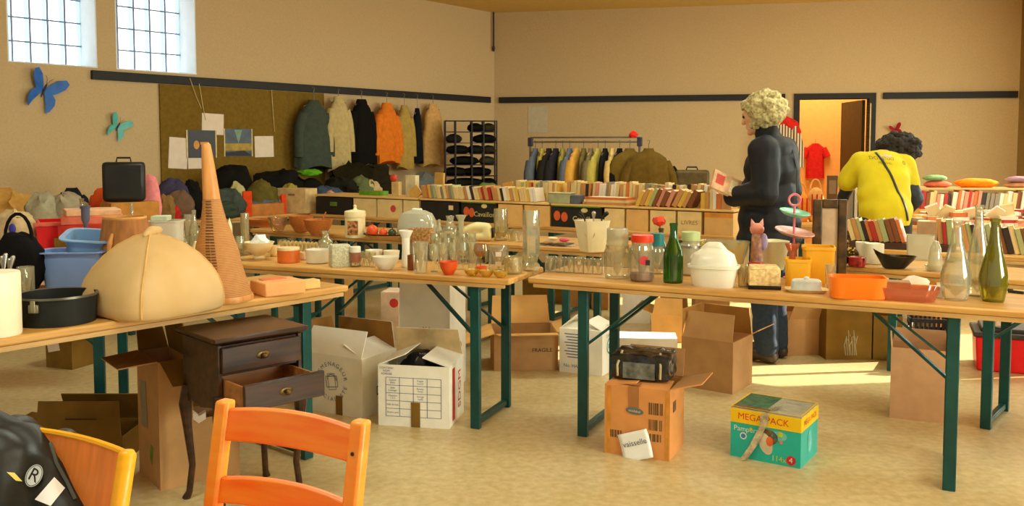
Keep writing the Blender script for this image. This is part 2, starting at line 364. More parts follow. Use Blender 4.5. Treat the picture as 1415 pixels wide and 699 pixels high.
butterfly(1237, 179, .12, R(-20), DR, NR, uR, M('butterfly_red', (176, 28, 44), .4), 'red butterfly ornament on the back wall beside the doorway', 40)
# ================================================================= TABLES
top_m = wood('table_board', (222, 172, 96), (190, 134, 64), 2.2, (1.2, 16, 16), .35, .04)
edge_m = wood('table_edge', (206, 166, 104), (176, 130, 74), 3, (1, 10, 10), .5)
green_m = M('green_steel', (20, 78, 74), .35, .1, var=.15, scale=8)
TZ = .775
def beer_table(A, B, depth, legs, label, group='folding trestle tables with green steel legs', th=.03):
    A, B = A.copy(), B.copy(); A.z = B.z = 0; L_ = (B - A).length; x = (B - A).normalized(); y = Vector((-x.y, x.x, 0))
    c = (A + B) / 2 + y * depth / 2; rz = math.atan2(x.y, x.x)
    t = thing('trestle_table', label, 'table', c, rz, group)
    b = MB(); b.box((0, 0, TZ - th / 2), (L_, depth, th)); obj('tabletop', b, top_m, t, bevel=.008)
    e = MB()
    for s in (-1, 1): e.box((0, s * (depth / 2 - .012), TZ - th - .009), (L_ - .06, .02, .018))
    obj('apron', e, edge_m, t, smooth=0)
    for lx in legs:
        X = lx - L_ / 2; zt = TZ - th
        for s in (-1, 1):
            Y = s * (depth / 2 - .045); l = MB(); l.box((X, Y, zt / 2), (.05, .032, zt)); obj('leg', l, green_m, t, bevel=.004)
        f = MB(); f.box((X, 0, .03), (.03, depth - .13, .03)); obj('foot_bar', f, green_m, t, bevel=.004)
        f = MB(); f.box((X, 0, zt - .035), (.03, depth - .13, .03)); obj('top_bar', f, green_m, t, bevel=.004)
        d = 1 if X < 0 else -1
        for s in (-1, 1):
            Y = s * (depth / 2 - .08); f = MB(); f.bar((X, Y, zt - .30), (X + d * .36, Y * .55, zt - .005), .022, .012); obj('brace', f, green_m, t)
    return t
def span(p0, p1, lenl=None, lenr=None):
    A, B = p0.copy(), p1.copy(); d = (B - A).normalized()
    if lenl: A = B - d * lenl
    if lenr: B = A + d * lenr
    return A, B
def legs_at(A, B, pxs): return [(on_line(A, B, p) - A).length for p in pxs]
T1A, T1B = span(at(0, 468, TZ), at(482, 394, TZ), lenl=2.3)
beer_table(T1A, T1B, .6, [.45, 2.3 - .22], 'wooden trestle table at the front left under the cream dome and wicker cone')
T0A, T0B = Vector((-3.6, 3.86, 0)), Vector((-1.75, 4.31, 0))
beer_table(T0A, T0B, .7, [.35, legs_at(T0A, T0B, (138,))[0]], 'wooden trestle table at the left carrying the blue tubs')
T2A, T2B = at(288, 362, TZ), at(704, 386, TZ)
beer_table(T2A, T2B, .5, legs_at(T2A, T2B, (405, 652)), 'wooden trestle table in the middle covered with glasses and white bowls')
T3A, T3B = span(at(729, 383, TZ), at(1415, 430, TZ), lenr=2.42)
beer_table(T3A, T3B, .55, legs_at(T3A, T3B, (802, 1319)), 'wooden trestle table in front carrying the green bottle and white tureen')
T4A, T4B = at(345, 316, TZ), at(836, 345, TZ); T4M = T4A.lerp(T4B, .52); u4 = (T4B - T4A).normalized()
beer_table(T4A, T4M - u4 * .01, .6, legs_at(T4A, T4B, (372, 493)), 'wooden trestle table of the second row carrying the wooden bowl and cream canister')
beer_table(T4M + u4 * .01, T4B, .6, [.3, (T4B - T4M).length - .3], 'wooden trestle table of the second row carrying the tapered white planter')
CA, CB = at(428, 295, TZ), at(1014, 327, TZ); CM = on_line(CA, CB, 700); uc = (CB - CA).normalized(); nc = Vector((-uc.y, uc.x, 0))
CD = .75
beer_table(CA, CM - uc * .01, CD, [.4, (CM - CA).length - .4], 'wooden trestle table behind, its front lined with black fruit crates')
beer_table(CM + uc * .01, CB, CD, [.4, on_line(CM, CB, 930).lerp(CM, 0).xy.__sub__(CM.xy).length], 'wooden trestle table behind, its front lined with tan book cartons')
WA, WM, WB = CO + DL * 5.3 + NL * .86, CO + DL * 3.65 + NL * .86, CO + DL * 2.0 + NL * .86
beer_table(WA, WM - (WM - WA).normalized() * .01, .78, [.3, 1.3], 'wooden trestle table along the left wall below the pinboard')
beer_table(WM + (WM - WA).normalized() * .01, WB, .78, [.3, 1.3], 'wooden trestle table along the left wall below the hanging clothes')
LA, LB = at(-80, 345, TZ), at(232, 318, TZ)
beer_table(LA, LB, .7, [.3, (LB - LA).length - .3], 'wooden trestle table at the far left carrying the red crate')
T5A, T5B = span(at(1149, 365, TZ), at(1390, 385, TZ), lenr=1.9)
beer_table(T5A, T5B, .5, legs_at(T5A, T5B, (1366,)) + [1.75], 'wooden trestle table at the right carrying the black bowl')
EA, EB = span(at(1165, 342, TZ), at(1415, 355, TZ), lenr=1.75)
beer_table(EA, EB, .42, [.3, 1.5], 'wooden trestle table at the right with the leaning brown books')
FA, FB = span(at(1085, 310, TZ), at(1415, 313, TZ), lenr=2.75); FA = FA; FD = .85
beer_table(FA, FB, FD, [.3, 2.4], 'wooden trestle table at the right with the sunlit heaps of books')
RA, RB = at(912, 288, TZ), at(1020, 289, TZ)
beer_table(RA, RB, .6, [.15, .7], 'wooden trestle table at the back wall carrying the brown suitcase')
# ================================================================= CARTONS
card = M('cardboard', (194, 147, 95), .8, var=.07, scale=9, spec=.15)
card_in = M('cardboard_inside', (160, 112, 52), .85, var=.08, scale=9, spec=.1)
card_dk = M('cardboard_olive', (132, 98, 40), .85, var=.1, scale=8, spec=.1)
white_c = M('white_cardboard', (246, 240, 224), .7, var=.04, scale=9, spec=.2)
tan_c = M('tan_cardboard', (226, 172, 98), .75, var=.06, scale=9, spec=.2)
ink_b = M('ink_blue', (96, 108, 150), .8); ink_k = M('ink_black', (52, 46, 42), .8); ink_r = M('ink_red', (216, 56, 44), .7)
ink_g = M('ink_green', (70, 150, 130), .7); tape_m = M('brown_tape', (176, 116, 66), .35, var=.05)
def carton(Bp, Ap, d, h, label, mat=card, inner=None, flaps=None, group='cardboard boxes on the floor', z=0, fl=None, name='cardboard_box', base=None):
    """Bp, Ap: pixels of the two front bottom corners (left, right); flaps: angle per side, 90 is upright, 180 flat outwards; None is closed"""
    B, A = (at(*Bp, z), at(*Ap, z)) if base is None else base
    w = (A - B).length; x = (A - B).normalized(); y = Vector((-x.y, x.x, 0)); c = (A + B) / 2 + y * d / 2
    t = thing(name, label, 'box', c, math.atan2(x.y, x.x), group); th = .006; inner = inner or (card_in if mat in (card, tan_c) else mat)
    s = MB(); s.box((0, -d / 2 + th / 2, h / 2), (w, th, h)); s.box((0, d / 2 - th / 2, h / 2), (w, th, h))
    s.box((-w / 2 + th / 2, 0, h / 2), (th, d - 2 * th, h)); s.box((w / 2 - th / 2, 0, h / 2), (th, d - 2 * th, h)); s.box((0, 0, th / 2), (w - 2 * th, d - 2 * th, th))
    obj('carton_body', s, mat, t, smooth=0)
    if flaps is None:
        f = MB(); f.box((-0, -d / 4, h + .003), (w, d / 2 - .002, .006)); obj('flap', f, mat, t, smooth=0)
        f = MB(); f.box((-0, d / 4, h + .003), (w, d / 2 - .002, .006)); obj('flap', f, mat, t, smooth=0)
    else:
        fd = fl or min(w, d) * .48
        for k, a in flaps.items():
            f = MB(); a = R(a); hw = (w if k in 'fb' else d) / 2 - .006; ux, uz = -math.cos(a), math.sin(a)   # outward, up
            sk = .012
            o = [(-hw, 0, 0), (hw, 0, 0), (hw - sk, ux * fd, uz * fd), (-hw + sk, ux * fd, uz * fd)]
            nrm = Vector((0, -uz, ux)) * .005
            vs = [Vector(p) for p in o] + [Vector(p) + nrm for p in o]
            f.add(vs, [(0, 1, 2, 3), (7, 6, 5, 4), (0, 4, 5, 1), (1, 5, 6, 2), (2, 6, 7, 3), (3, 7, 4, 0)])
            m = {'f': Matrix.Translation((0, -d / 2, h)) @ Matrix.Rotation(R(180), 4, 'Z'), 'b': Matrix.Translation((0, d / 2, h)),
                 'l': Matrix.Translation((-w / 2, 0, h)) @ Matrix.Rotation(R(90), 4, 'Z'), 'r': Matrix.Translation((w / 2, 0, h)) @ Matrix.Rotation(R(-90), 4, 'Z')}[k]
            f.v = [m @ v for v in f.v]; o_ = obj('flap', f, [mat, inner], t, smooth=0); o_.data.polygons[1].material_index = 1
    t['w'], t['d'], t['h'] = w, d, h
    return t
def on_front(t, mb, name, mat, **k): return obj(name, mb, mat, t, smooth=0, **k)
def fm(t, u, v, tilt=0, off=.0015):       # a place on the front: u across -.5...5, v up 0..1
    return face_m(u * t['w'], -t['d'] / 2 - off, v * t['h'], 0, tilt)
def sm(t, u, v, tilt=0, off=.0015):       # on the right side: u from front -.5 to back .5
    return face_m(t['w'] / 2 + off, u * t['d'], v * t['h'], R(90), tilt)
def tp(t, u, v, tilt=0, off=.008): return Matrix.Translation((u * t['w'], v * t['d'], t['h'] + off)) @ Matrix.Rotation(tilt, 4, 'Z')
def rect(w, h, m, mb=None): return (mb or MB()).add([(-w / 2, -h / 2, 0), (w / 2, -h / 2, 0), (w / 2, h / 2, 0), (-w / 2, h / 2, 0)], [(0, 1, 2, 3)], m)
def disc(r, m, mb=None, n=28, ry=None): return (mb or MB()).add([(r * math.cos(6.28318 * i / n), (ry or r) * math.sin(6.28318 * i / n), 0) for i in range(n)], [tuple(range(n))], m)
def frame(w, h, t_, m, mb=None):
    mb = mb or MB()
    for a in ((0, h / 2, w, t_), (0, -h / 2, w, t_), (-w / 2, 0, t_, h), (w / 2, 0, t_, h)): rect(a[2], a[3], m @ Matrix.Translation((a[0], a[1], 0)), mb)
    return mb
def ring(r0, r1, m, mb=None, n=28, a0=0, a1=360):
    vs = []; fs = []
    for i in range(n + 1):
        a = R(a0 + (a1 - a0) * i / n); vs += [(r0 * math.cos(a), r0 * math.sin(a), 0), (r1 * math.cos(a), r1 * math.sin(a), 0)]
        if i: fs.append((2 * i - 2, 2 * i - 1, 2 * i + 1, 2 * i))
    return (mb or MB()).add(vs, fs, m)
def arc_text(s, r, a0, a1, size, m, inv=False):
    mb = MB()
    for i, ch in enumerate(s):
        a = R(a0 + (a1 - a0) * (i / max(1, len(s) - 1)))
        if ch != ' ': text(ch, size, m @ Matrix.Translation((r * math.cos(a), r * math.sin(a), 0)) @ Matrix.Rotation(a + (R(90) if inv else R(-90)), 4, 'Z'), mb)
    return mb
def stamp(t, u, v, r, upper='DEMENAGEUR', lower='SPECIALISTE'):
    m = fm(t, u, v); on_front(t, arc_text(upper, r, 165, 15, r * .34, m), 'stamp_lettering', ink_b)
    if lower: on_front(t, arc_text(lower, r, 195, 345, r * .34, m, True), 'stamp_lettering', ink_b)
    h = frame(r * .8, r * .6, r * .05, m @ Matrix.Rotation(R(8), 4, 'Z')); ring(r * .28, r * .33, m @ Matrix.Translation((0, r * .1, 0)), h, 14, 0, 180)
    frame(r * .5, r * .9, r * .04, m @ Matrix.Rotation(R(8), 4, 'Z'), h); on_front(t, h, 'stamp_drawing', M('ink_pale_blue', (150, 150, 160), .8))
def barcode(w, h, m, n=16):
    mb = MB(); x = -w / 2
    while x < w / 2:
        t_ = random.choice((.004, .006, .009)) ; rect(t_, h, m @ Matrix.Translation((x, 0, 0)), mb); x += t_ + random.choice((.004, .006))
    return mb
# --- under the left tables
t = carton((64, 507), (100, 511), .22, .19, 'small open brown box on the floor under the table with the blue tubs', flaps={'l': 200, 'r': 150, 'b': 120}, mat=card_dk)
p = MB(); rect(.1, .07, fm(t, -.2, .75, R(12)), p); on_front(t, p, 'paper_label', pap)
t = carton((48, 640), (170, 640), .3, .12, 'low brown box with raised back flap beside the beech chair', flaps={'b': 60, 'f': 86, 'l': 170}, mat=card_dk, fl=.16)
p = MB(); text('', .02, fm(t, 0, .5), p); rect(.14, .006, face_m(.02, -t['d'] / 2 - .012, t['h'] + .085), p); on_front(t, p, 'print_line', ink_k)
t = carton((193, 651), (222, 678), .14, .535, 'tall brown box with drooping flaps behind the dark nightstand', card, inner=card_dk, flaps={'l': 120, 'b': 80, 'r': 212, 'f': 184}, fl=.15)
p = MB(); rect(.09, .2, fm(t, -.2, .6, R(4)), p); on_front(t, p, 'grey_label', M('grey_label', (150, 140, 112), .6))
p = MB(); p.add([(-.02, 0, 0), (.01, -.03, 0), (.03, .05, 0), (0, .06, 0)], [(0, 1, 2, 3)], fm(t, .1, .2)); on_front(t, p, 'green_arrow', M('print_green', (110, 150, 40), .7))
t = carton((253, 668), (332, 655), .2, .27, 'brown box with torn white top behind the legs of the nightstand', card, flaps={'b': 60}, fl=.1)
p = MB(); p.loft([[Vector((x_, -t['d'] / 2 - .003 + k, t['h'] - .02 + .03 * k2 + .014 * ((i * 7) % 3))) for i, x_ in enumerate((-.16, -.12, -.08, -.05, -.02))] for k, k2 in ((0, 0), (.0, 1), (.02, 1.2))], caps=False, closed=False); on_front(t, p, 'torn_paper', pap)
# --- white removal boxes
t = carton((419, 564), (501, 579), .30, .315, 'white removal box with round blue stamp, open brown flaps', white_c, inner=card_in, flaps={'b': 85, 'l': 105, 'r': 24, 'f': 62}, fl=.15)
stamp(t, .0, .55, .095)
p = MB(); rect(.045, .13, fm(t, .12, .12), p); on_front(t, p, 'parcel_tape', card_dk)
p = MB(); disc(.03, sm(t, .1, .72), p); rect(.09, .02, sm(t, .1, .6), p); on_front(t, p, 'dark_logo', ink_k); p = MB(); disc(.022, sm(t, .15, .6, off=.002), p); on_front(t, p, 'red_logo', ink_r)
p = text('DEM', .07, sm(t, .12, .38)); on_front(t, p, 'side_lettering', ink_k)
t = carton((523, 587), (621, 593), .30, .315, 'white removal box with blue printed grid and red stripe, in front', white_c, flaps={'b': 72, 'l': 22, 'r': 16}, fl=.15, inner=M('tan_inside', (214, 184, 132), .8))
g = MB(); gw, gh = .28 * t['w'] / .36, .2; m = fm(t, .0, .48)
for i in range(6): rect(gw, .0022, m @ Matrix.Translation((0, -gh / 2 + gh * i / 5, 0)), g)
for i in range(5): rect(.0026, gh, m @ Matrix.Translation((-gw / 2 + gw * (0, .25, .5, .75, 1)[i], 0, 0)), g)
on_front(t, g, 'printed_grid', ink_b)
g = MB()
for i, wds in enumerate(('Cuisine\nSalon', 'Salle\nà manger', 'Chambre\n1 2 3', 'Salle de bain', 'Divers cave')): text(wds, .013, m @ Matrix.Translation((-gw * .375, gh * .4 - gh * i / 5, .0002)), g)
for i, wds in enumerate(('Fragile\nLourd', 'Bureau\nlivres', 'Garage\noutils')): text(wds, .013, m @ Matrix.Translation((gw * .125, gh * .4 - gh * i / 5, .0002)), g)
text('CONTENU\nNOM\nADRESSE', .015, fm(t, -.38, .9), g); on_front(t, g, 'grid_lettering', ink_b)
p = MB(); rect(.048, .13, fm(t, .03, .2, off=.003), p); on_front(t, p, 'parcel_tape', card_dk)
p = MB(); rect(.05, .27, sm(t, -.22, .5), p); on_front(t, p, 'red_stripe', ink_r)
p = text('SDGM', .075, sm(t, .18, .5, R(90))); on_front(t, p, 'side_lettering', ink_r)
bg_ = MB(); bg_.limb([(-.08, -.02, .02), (0, 0, .05), (.09, .02, .03)], [.04, .06, .04]); b0 = ruffle(remesh(bg_, .012), .015, 30, 3)
o_ = solo('bin_bag', b0, M('black_plastic', (22, 22, 24), .3, var=.2), 'crumpled black plastic bag showing in the white box with the grid', 'bag', Vector(t.location) + Vector((0, 0, .26)))
t = carton((553, 535), (622, 541), .26, .62, 'tall white removal box standing behind the other white boxes', white_c, flaps=None)
stamp(t, .05, .42, .1); p = MB(); disc(.03, sm(t, .1, .38), p); on_front(t, p, 'red_logo', ink_r)
t = carton((527, 500), (551, 501), .2, .46, 'pinkish white carton half hidden behind the removal boxes', M('pinkish_card', (232, 200, 172), .8), flaps=None)
p = MB(); disc(.03, fm(t, .25, .86), p); on_front(t, p, 'red_logo', ink_r)
# --- middle floor
t = carton((683, 513), (771, 511), .36, .235, 'wide brown box with splayed flaps under the middle table', flaps={'f': 172, 'l': 200, 'r': 165, 'b': 110}, mat=card, inner=tan_c, fl=.19)
p = text('FRAGILE', .035, fm(t, .25, .55)); on_front(t, p, 'box_lettering', ink_k)
t = carton((773, 513), (832, 520), .26, .28, 'white box with blue print and green recycling mark under the tables', white_c, flaps={'f': 10, 'b': 10, 'l': 40, 'r': 24}, fl=.13)
g = MB()
for i in range(9): rect(.16 - .02 * (i % 3), .006, fm(t, -.1, .88 - i * .065), g)
text('No. HANDLE', .03, fm(t, -.1, .16), g); on_front(t, g, 'blue_print', ink_b)
g = ring(.04, .052, sm(t, 0, .6)); rect(.04, .03, sm(t, 0, .6), g); text('CARTON', .03, sm(t, 0, .84), g); on_front(t, g, 'green_mark', ink_g)
t = carton((835, 625), (925, 638), .27, .325, 'brown shipping box with handwritten paper and black pack on top', M('cardboard_orange', (226, 154, 88), .8, var=.06, scale=9, spec=.15), inner=card, flaps={'r': 165, 'b': 128, 'l': 6, 'f': 4}, fl=.145)
p = MB(); rect(.05, .1, fm(t, -.05, .85), p); rect(.05, .05, tp(t, -.05, -.4), p); on_front(t, p, 'parcel_tape', tape_m)
p = MB(); rect(.018, .315, fm(t, -.43, .5), p); rect(.014, .315, fm(t, .46, .5), p); on_front(t, p, 'orange_edge', M('orange_tape', (226, 150, 50), .5))
p = MB(); disc(.042, fm(t, -.03, .66, R(-4), .004), p, ry=.016); p2 = obj('oval_sticker', p, M('grey_sticker', (110, 120, 112), .5), t, smooth=0)
g = text('ecolabel', .017, fm(t, -.03, .66, R(-4), .006)); on_front(t, g, 'sticker_lettering', pap)
umb = M('print_umber', (112, 84, 50), .8)
for u_, v_, w_, h_ in ((.29, .72, .06, .055), (.29, .49, .06, .05), (.29, .31, .05, .035), (-.31, .3, .055, .035)): on_front(t, barcode(w_, h_, fm(t, u_, v_)), 'barcode', umb)
on_front(t, barcode(.05, .05, sm(t, -.2, .72)), 'barcode', umb)
SHIP = t
hp = thing('handwritten_sheet', 'white sheet reading vaisselle stuck on the brown shipping box', 'paper', Vector(t.location), t.rotation_euler.z)
p = MB(); n = 8
rows = [[Vector(((i / n - .5) * .145, (j / n - .5) * .125, .004 + .02 * max(0, j / n - .75) ** 1.3 + (.03 * (1 - j / n) ** 2.2))) for i in range(n + 1)] for j in range(n + 1)]
mm = fm(t, .0, .18, R(19), .002); p.v = [mm @ v for r_ in rows for v in r_]; p.f = [(j * (n + 1) + i, j * (n + 1) + i + 1, (j + 1) * (n + 1) + i + 1, (j + 1) * (n + 1) + i) for j in range(n) for i in range(n)]
so_ = obj('sheet', p, M('white_sheet', (250, 250, 246), .7, var=.01), hp); sf = so_.modifiers.new('Solid', 'SOLIDIFY'); sf.thickness = .001
g = text('vaisselle', .036, mm @ Matrix.Translation((0, .012, .0145)) @ Matrix.Shear('XY', 4, (0, 0))); on_front(hp, g, 'handwriting', M('pen_grey', (96, 96, 100), .8))
# black plastic pack on the shipping box
pk = thing('wrapped_pack', 'black glossy plastic wrapped pack lying on the brown shipping box', 'pack', Vector(t.location) + Vector((.0, .04, t['h'] + .009)), t.rotation_euler.z + R(3))
b = MB(); b.box((0, 0, .062), (.27, .2, .12)); b = ruffle(remesh(b, .009, 5), .008, 26, 2); b.v = [Vector((v.x, v.y, max(v.z, 0))) for v in b.v]; obj('wrapped_bundle', b, M('black_wrap', (40, 40, 40), .22, var=.5, scale=22, bump=.4, spec=.6), pk)
p = MB(); p.box((0, -.108, .05), (.15, .004, .075)); obj('clear_window', p, M('grey_film', (120, 122, 112), .25, var=.3, scale=30), pk)
for x_ in (-.1, .1): p = MB(); p.tube([(x_, -.108, .02), (x_ * 1.02, -.11, .07), (x_ * .9, -.06, .13)], .006, 6); obj('strap', p, M('cream_strap', (190, 170, 120)), pk)
t = carton((941, 533), (1012, 545), .30, .30, 'open brown box with raised flaps standing beside the person', card, flaps={'f': 68, 'b': 85, 'r': 150, 'l': 92}, fl=.16)
# --- nappy carton
t = carton((1009, 629), (1106, 648), .27, .225, 'turquoise and yellow mega pack carton on the floor', M('turquoise_card', (34, 186, 172), .35, var=.05, scale=6), flaps=None, group=None)
for o in [c for c in t.children if c.name.startswith('flap')]: bpy.data.objects.remove(o)
TW, TD, TH = t['w'], t['d'], t['h']
b = MB(); b.box((0, 0, TH + .002), (TW, TD, .004)); obj('carton_lid', b, M('grey_card', (186, 184, 160), .5), t, smooth=0)
b = MB(); b.box((0, -TD / 2 - .0008, TH - .032), (TW, .0016, .064)); obj('front_band', b, M('yellow_card', (250, 206, 16), .4, var=.03), t, smooth=0)
b = MB(); b.box((TW / 2 + .0008, 0, TH - .032), (.0016, TD, .064)); obj('side_band', b, MATS['yellow_card'], t, smooth=0)
b = MB(); b.box((-TW * .25, .0, TH + .005), (TW * .46, TD * .96, .003)); obj('lid_picture', b, M('lid_green', (70, 128, 84), .4, var=.35, scale=26), t, smooth=0)
b = MB(); b.box((-TW * .22, -TD * .42, TH + .0075), (TW * .52, TD * .12, .002)); obj('lid_stripe', b, M('lid_brown', (130, 84, 40), .5), t, smooth=0)
b = frame(TW * .98, TD * .98, .008, tp(t, 0, 0, 0, .0085)); on_front(t, b, 'lid_edge', MATS['yellow_card'])
for o_, nm, sz, u_, mt in (('MEGA', 'front_lettering', .042, -.22, ink_r), ('PACK', 'front_lettering', .042, .17, ink_r)): on_front(t, text(o_, sz, fm(t, u_, .855, R(0), .0026)), nm, M('mega_red', (232, 60, 24), .5))
on_front(t, text('MEGA PACK', .036, sm(t, 0, .86, 0, .0026)), 'side_lettering', MATS['mega_red'])
on_front(t, text('Pampers', .034, fm(t, -.27, .6)), 'brand_lettering', M('white_print', (226, 244, 236), .5)); on_front(t, text('114x', .034, fm(t, .2, .11)), 'count_lettering', M('lime_print', (206, 214, 50), .5))
p = disc(.021, fm(t, .37, .13)); on_front(t, p, 'red_badge', M('badge_red', (222, 30, 40), .4)); on_front(t, text('4', .034, fm(t, .37, .13, 0, .003)), 'badge_number', MATS['white_print'])
p = disc(.016, fm(t, -.31, .46)); on_front(t, p, 'white_dot', MATS['white_print']); p = disc(.011, fm(t, -.31, .46, 0, .003)); on_front(t, p, 'blue_dot', M('dot_blue', (60, 130, 200)))
p = disc(.05, fm(t, .03, .52), ry=.036); on_front(t, p, 'printed_picture', M('picture_brown', (128, 100, 60), .5, var=.3, scale=30))
p = disc(.03, fm(t, .01, .38, R(20), .002), ry=.05); on_front(t, p, 'printed_picture', M('picture_cream', (220, 204, 170), .5)); p = disc(.016, fm(t, .07, .44, 0, .003), ry=.022); on_front(t, p, 'printed_picture', M('picture_orange', (232, 110, 50)))
p = disc(.035, fm(t, .2, .58), ry=.022); on_front(t, p, 'printed_cloud', M('picture_mist', (120, 210, 200))); p = disc(.012, fm(t, .22, .62, 0, .003)); disc(.008, fm(t, -.2, .62), p); on_front(t, p, 'printed_spot', MATS['lime_print'])
p = disc(.008, fm(t, .23, .46, 0, .003)); on_front(t, p, 'printed_spot', M('picture_pink', (230, 140, 120)))
on_front(t, text('couches', .022, tp(t, .22, .22, R(-6))), 'lid_lettering', ink_b); on_front(t, text('Baby dry', .022, tp(t, .12, -.28)), 'lid_lettering', ink_b); p = disc(.03, sm(t, .0, .4), ry=.05); on_front(t, p, 'printed_cloud', MATS['picture_mist'])
tpz = MB()
pts = [(.02, -.5, TH + .012), (.0, -TD / 2 - .006, TH - .0), (-.005, -TD / 2 - .006, TH * .75), (-.05, -TD / 2 - .012, TH * .3), (-.085, -TD / 2 - .045, .004)]
pts[0] = (.03, -TD * .12, TH + .009); wv = Vector((.018, 0, .006)); rr = []
for i, p_ in enumerate(pts): p_ = Vector(p_); rr.append([p_ - wv, p_ + wv, p_ + wv + Vector((0, -.002, .001)), p_ - wv + Vector((0, -.002, .001))])
tpz.loft(rr); obj('loose_tape', ruffle(tpz, .004, 40), M('tape_film', (206, 190, 150), .2, var=.3, scale=30, spec=.7), t)
# --- right side and far boxes
t = carton((1229, 577), (1311, 586), .2, .375, 'plain brown box standing under the front right table', M('cardboard_grey', (206, 158, 112), .85, var=.05), flaps={'b': 96, 'l': 95, 'r': 95}, fl=.07)
far = [((1141, 497), (1204, 497), .3, .40, 'tall olive brown box with white scribble beneath the right tables', card_dk, None),
       ((1206, 497), (1246, 499), .26, .30, 'brown box right of the tall olive one beneath the right tables', card_dk, {'b': 60, 'l': 110}),
       ((1088, 492), (1139, 490), .3, .25, 'brown box right of the person’s legs beneath the tables'.replace('’', "'"), card, {'f': 120, 'b': 70, 'l': 150}),
       ((900, 471), (944, 474), .3, .20, 'brown box behind the open box, beneath the book table', tan_c, {'f': 60, 'b': 95, 'l': 160}),
       ((852, 492), (936, 494), .22, .12, 'low pale carton lying behind the black wrapped pack', white_c, None),  # pale card imitates a sunlit strip under the tables
       ((960, 452), (1008, 453), .3, .22, 'brown open box far beneath the book table', card, {'f': 120, 'b': 80, 'l': 140}),
       ((722, 418), (786, 420), .3, .21, 'olive brown box far beneath the middle of the tables', card_dk, {'f': 30, 'b': 80}),
       ((788, 424), (840, 428), .3, .23, 'pale brown box far behind the green brace', card, None),
       ((424, 415), (470, 417), .3, .2, 'brown box far behind the white removal boxes', tan_c, {'f': 120, 'b': 80}),
       ((860, 446), (898, 447), .28, .28, 'pale box far beneath the tables behind the green legs', white_c, {'f': 70, 'b': 90})]
for B_, A_, d_, h_, lab, mt, fp in far:
    t = carton(B_, A_, d_, h_, lab, mt, flaps=fp, fl=.13)
    if 'scribble' in lab:
        p = MB()
        for i in range(7): p.tube([Vector((-.02 + i * .012, -d_ / 2 - .001, .03)), Vector((-.03 + i * .012, -d_ / 2 - .001, .1 + .05 * (i % 3))), Vector((-.016 + i * .012, -d_ / 2 - .001, .16 - .03 * (i % 2)))], .003, 5)
        obj('chalk_scribble', p, M('grey_print', (186, 176, 140)), t)
# crates on the right
def grid_crate(Bp, Ap, d, h, label, mat, z=0):
    B, A = at(*Bp, z), at(*Ap, z); w = (A - B).length; x = (A - B).normalized(); y = Vector((-x.y, x.x, 0)); t = thing('plastic_crate', label, 'crate', (A + B) / 2 + y * d / 2, math.atan2(x.y, x.x))
    f = MB(); f.box((0, 0, .01), (w, d, .02))
    for s in (-1, 1):
        for zz in (.02, h - .025, h * .5): f.box((0, s * (d / 2 - .008), zz + .01), (w, .016, .025)); f.box((s * (w / 2 - .008), 0, zz + .01), (.016, d, .025))
        n = 9
        for i in range(n + 1): f.box((-w / 2 + .008 + (w - .016) * i / n, s * (d / 2 - .008), h / 2), (.014, .014, h))
        for i in range(6): f.box((s * (w / 2 - .008), -d / 2 + .01 + (d - .02) * i / 5, h / 2), (.014, .014, h))
    obj('crate_lattice', f, mat, t, smooth=0); return t
grid_crate((1256, 492), (1318, 495), .3, .26, 'black slatted plastic crate behind the plain brown box', M('black_plastic_crate', (30, 32, 34), .5))
t = carton((1236, 489), (1254, 491), .3, .2, 'grey carton left of the black slatted crate', M('grey_carton', (176, 160, 132), .8), flaps={'f': 80, 'b': 90}, fl=.1)
t = carton((1254, 478), (1312, 480), .3, .33, 'pale sunlit box behind the black slatted crate', tan_c, flaps={'f': 130, 'b': 90}, fl=.12)
B, A = at(1347, 512), at(1440, 520); w_ = (A - B).length; x = (A - B).normalized(); y = Vector((-x.y, x.x, 0))
t = thing('storage_box', 'bright red storage box with dark grey lid at the right edge', 'box', (A + B) / 2 + y * .17, math.atan2(x.y, x.x))
b = MB(); b.loft([[(sx * w_ / 2 * k, sy * .17 * k, z_) for sx, sy in ((-1, -1), (1, -1), (1, 1), (-1, 1))] for z_, k in ((0, .94), (.22, 1))]); obj('box_body', b, M('bright_red_plastic', (236, 22, 28), .35, var=.04), t, bevel=.01)
b = MB(); b.box((0, 0, .235), (w_ + .03, .37, .03)); b.box((0, 0, .26), (w_ - .06, .28, .03)); obj('box_lid', b, M('dark_grey_plastic', (62, 58, 54), .45), t, bevel=.008)
pw = MB(); pw.ball((0, 0, .035), (.045, .04, .035)); solo('cloth_bundle', ruffle(pw, .02, 40), pap, 'small white crumpled cloth on the dark lid of the red storage box', 'cloth', Vector(t.location) + x * -.06 + y * -.1 + Vector((0, 0, .275)))
# ================================================================= CRATES, PLANKS AND BOOKS OF THE BOOK TABLE
def ccrate(px0, px1, h, mat, label, kind='carton', inset=.03, d=.34):
    p0, p1 = on_line(CA, CB, px0), on_line(CA, CB, px1); w = (p1 - p0).length - .012
    c = (p0 + p1) / 2 + nc * (d / 2 + inset); c.z = TZ; t = thing('fruit_crate' if kind != 'carton' else 'book_carton', label, 'crate' if kind != 'carton' else 'box', c, math.atan2(uc.y, uc.x), 'boxes holding up the book boards')
    th = .008; s = MB(); s.box((0, -d / 2 + th / 2, h / 2), (w, th, h)); s.box((0, d / 2 - th / 2, h / 2), (w, th, h)); s.box((-w / 2 + th / 2, 0, h / 2), (th, d - 2 * th, h)); s.box((w / 2 - th / 2, 0, h / 2), (th, d - 2 * th, h)); s.box((0, 0, th / 2), (w - 2 * th, d - 2 * th, th))
    obj('box_shell', s, mat, t, smooth=0); t['w'], t['d'], t['h'] = w, d, h
    return t
CH = .165
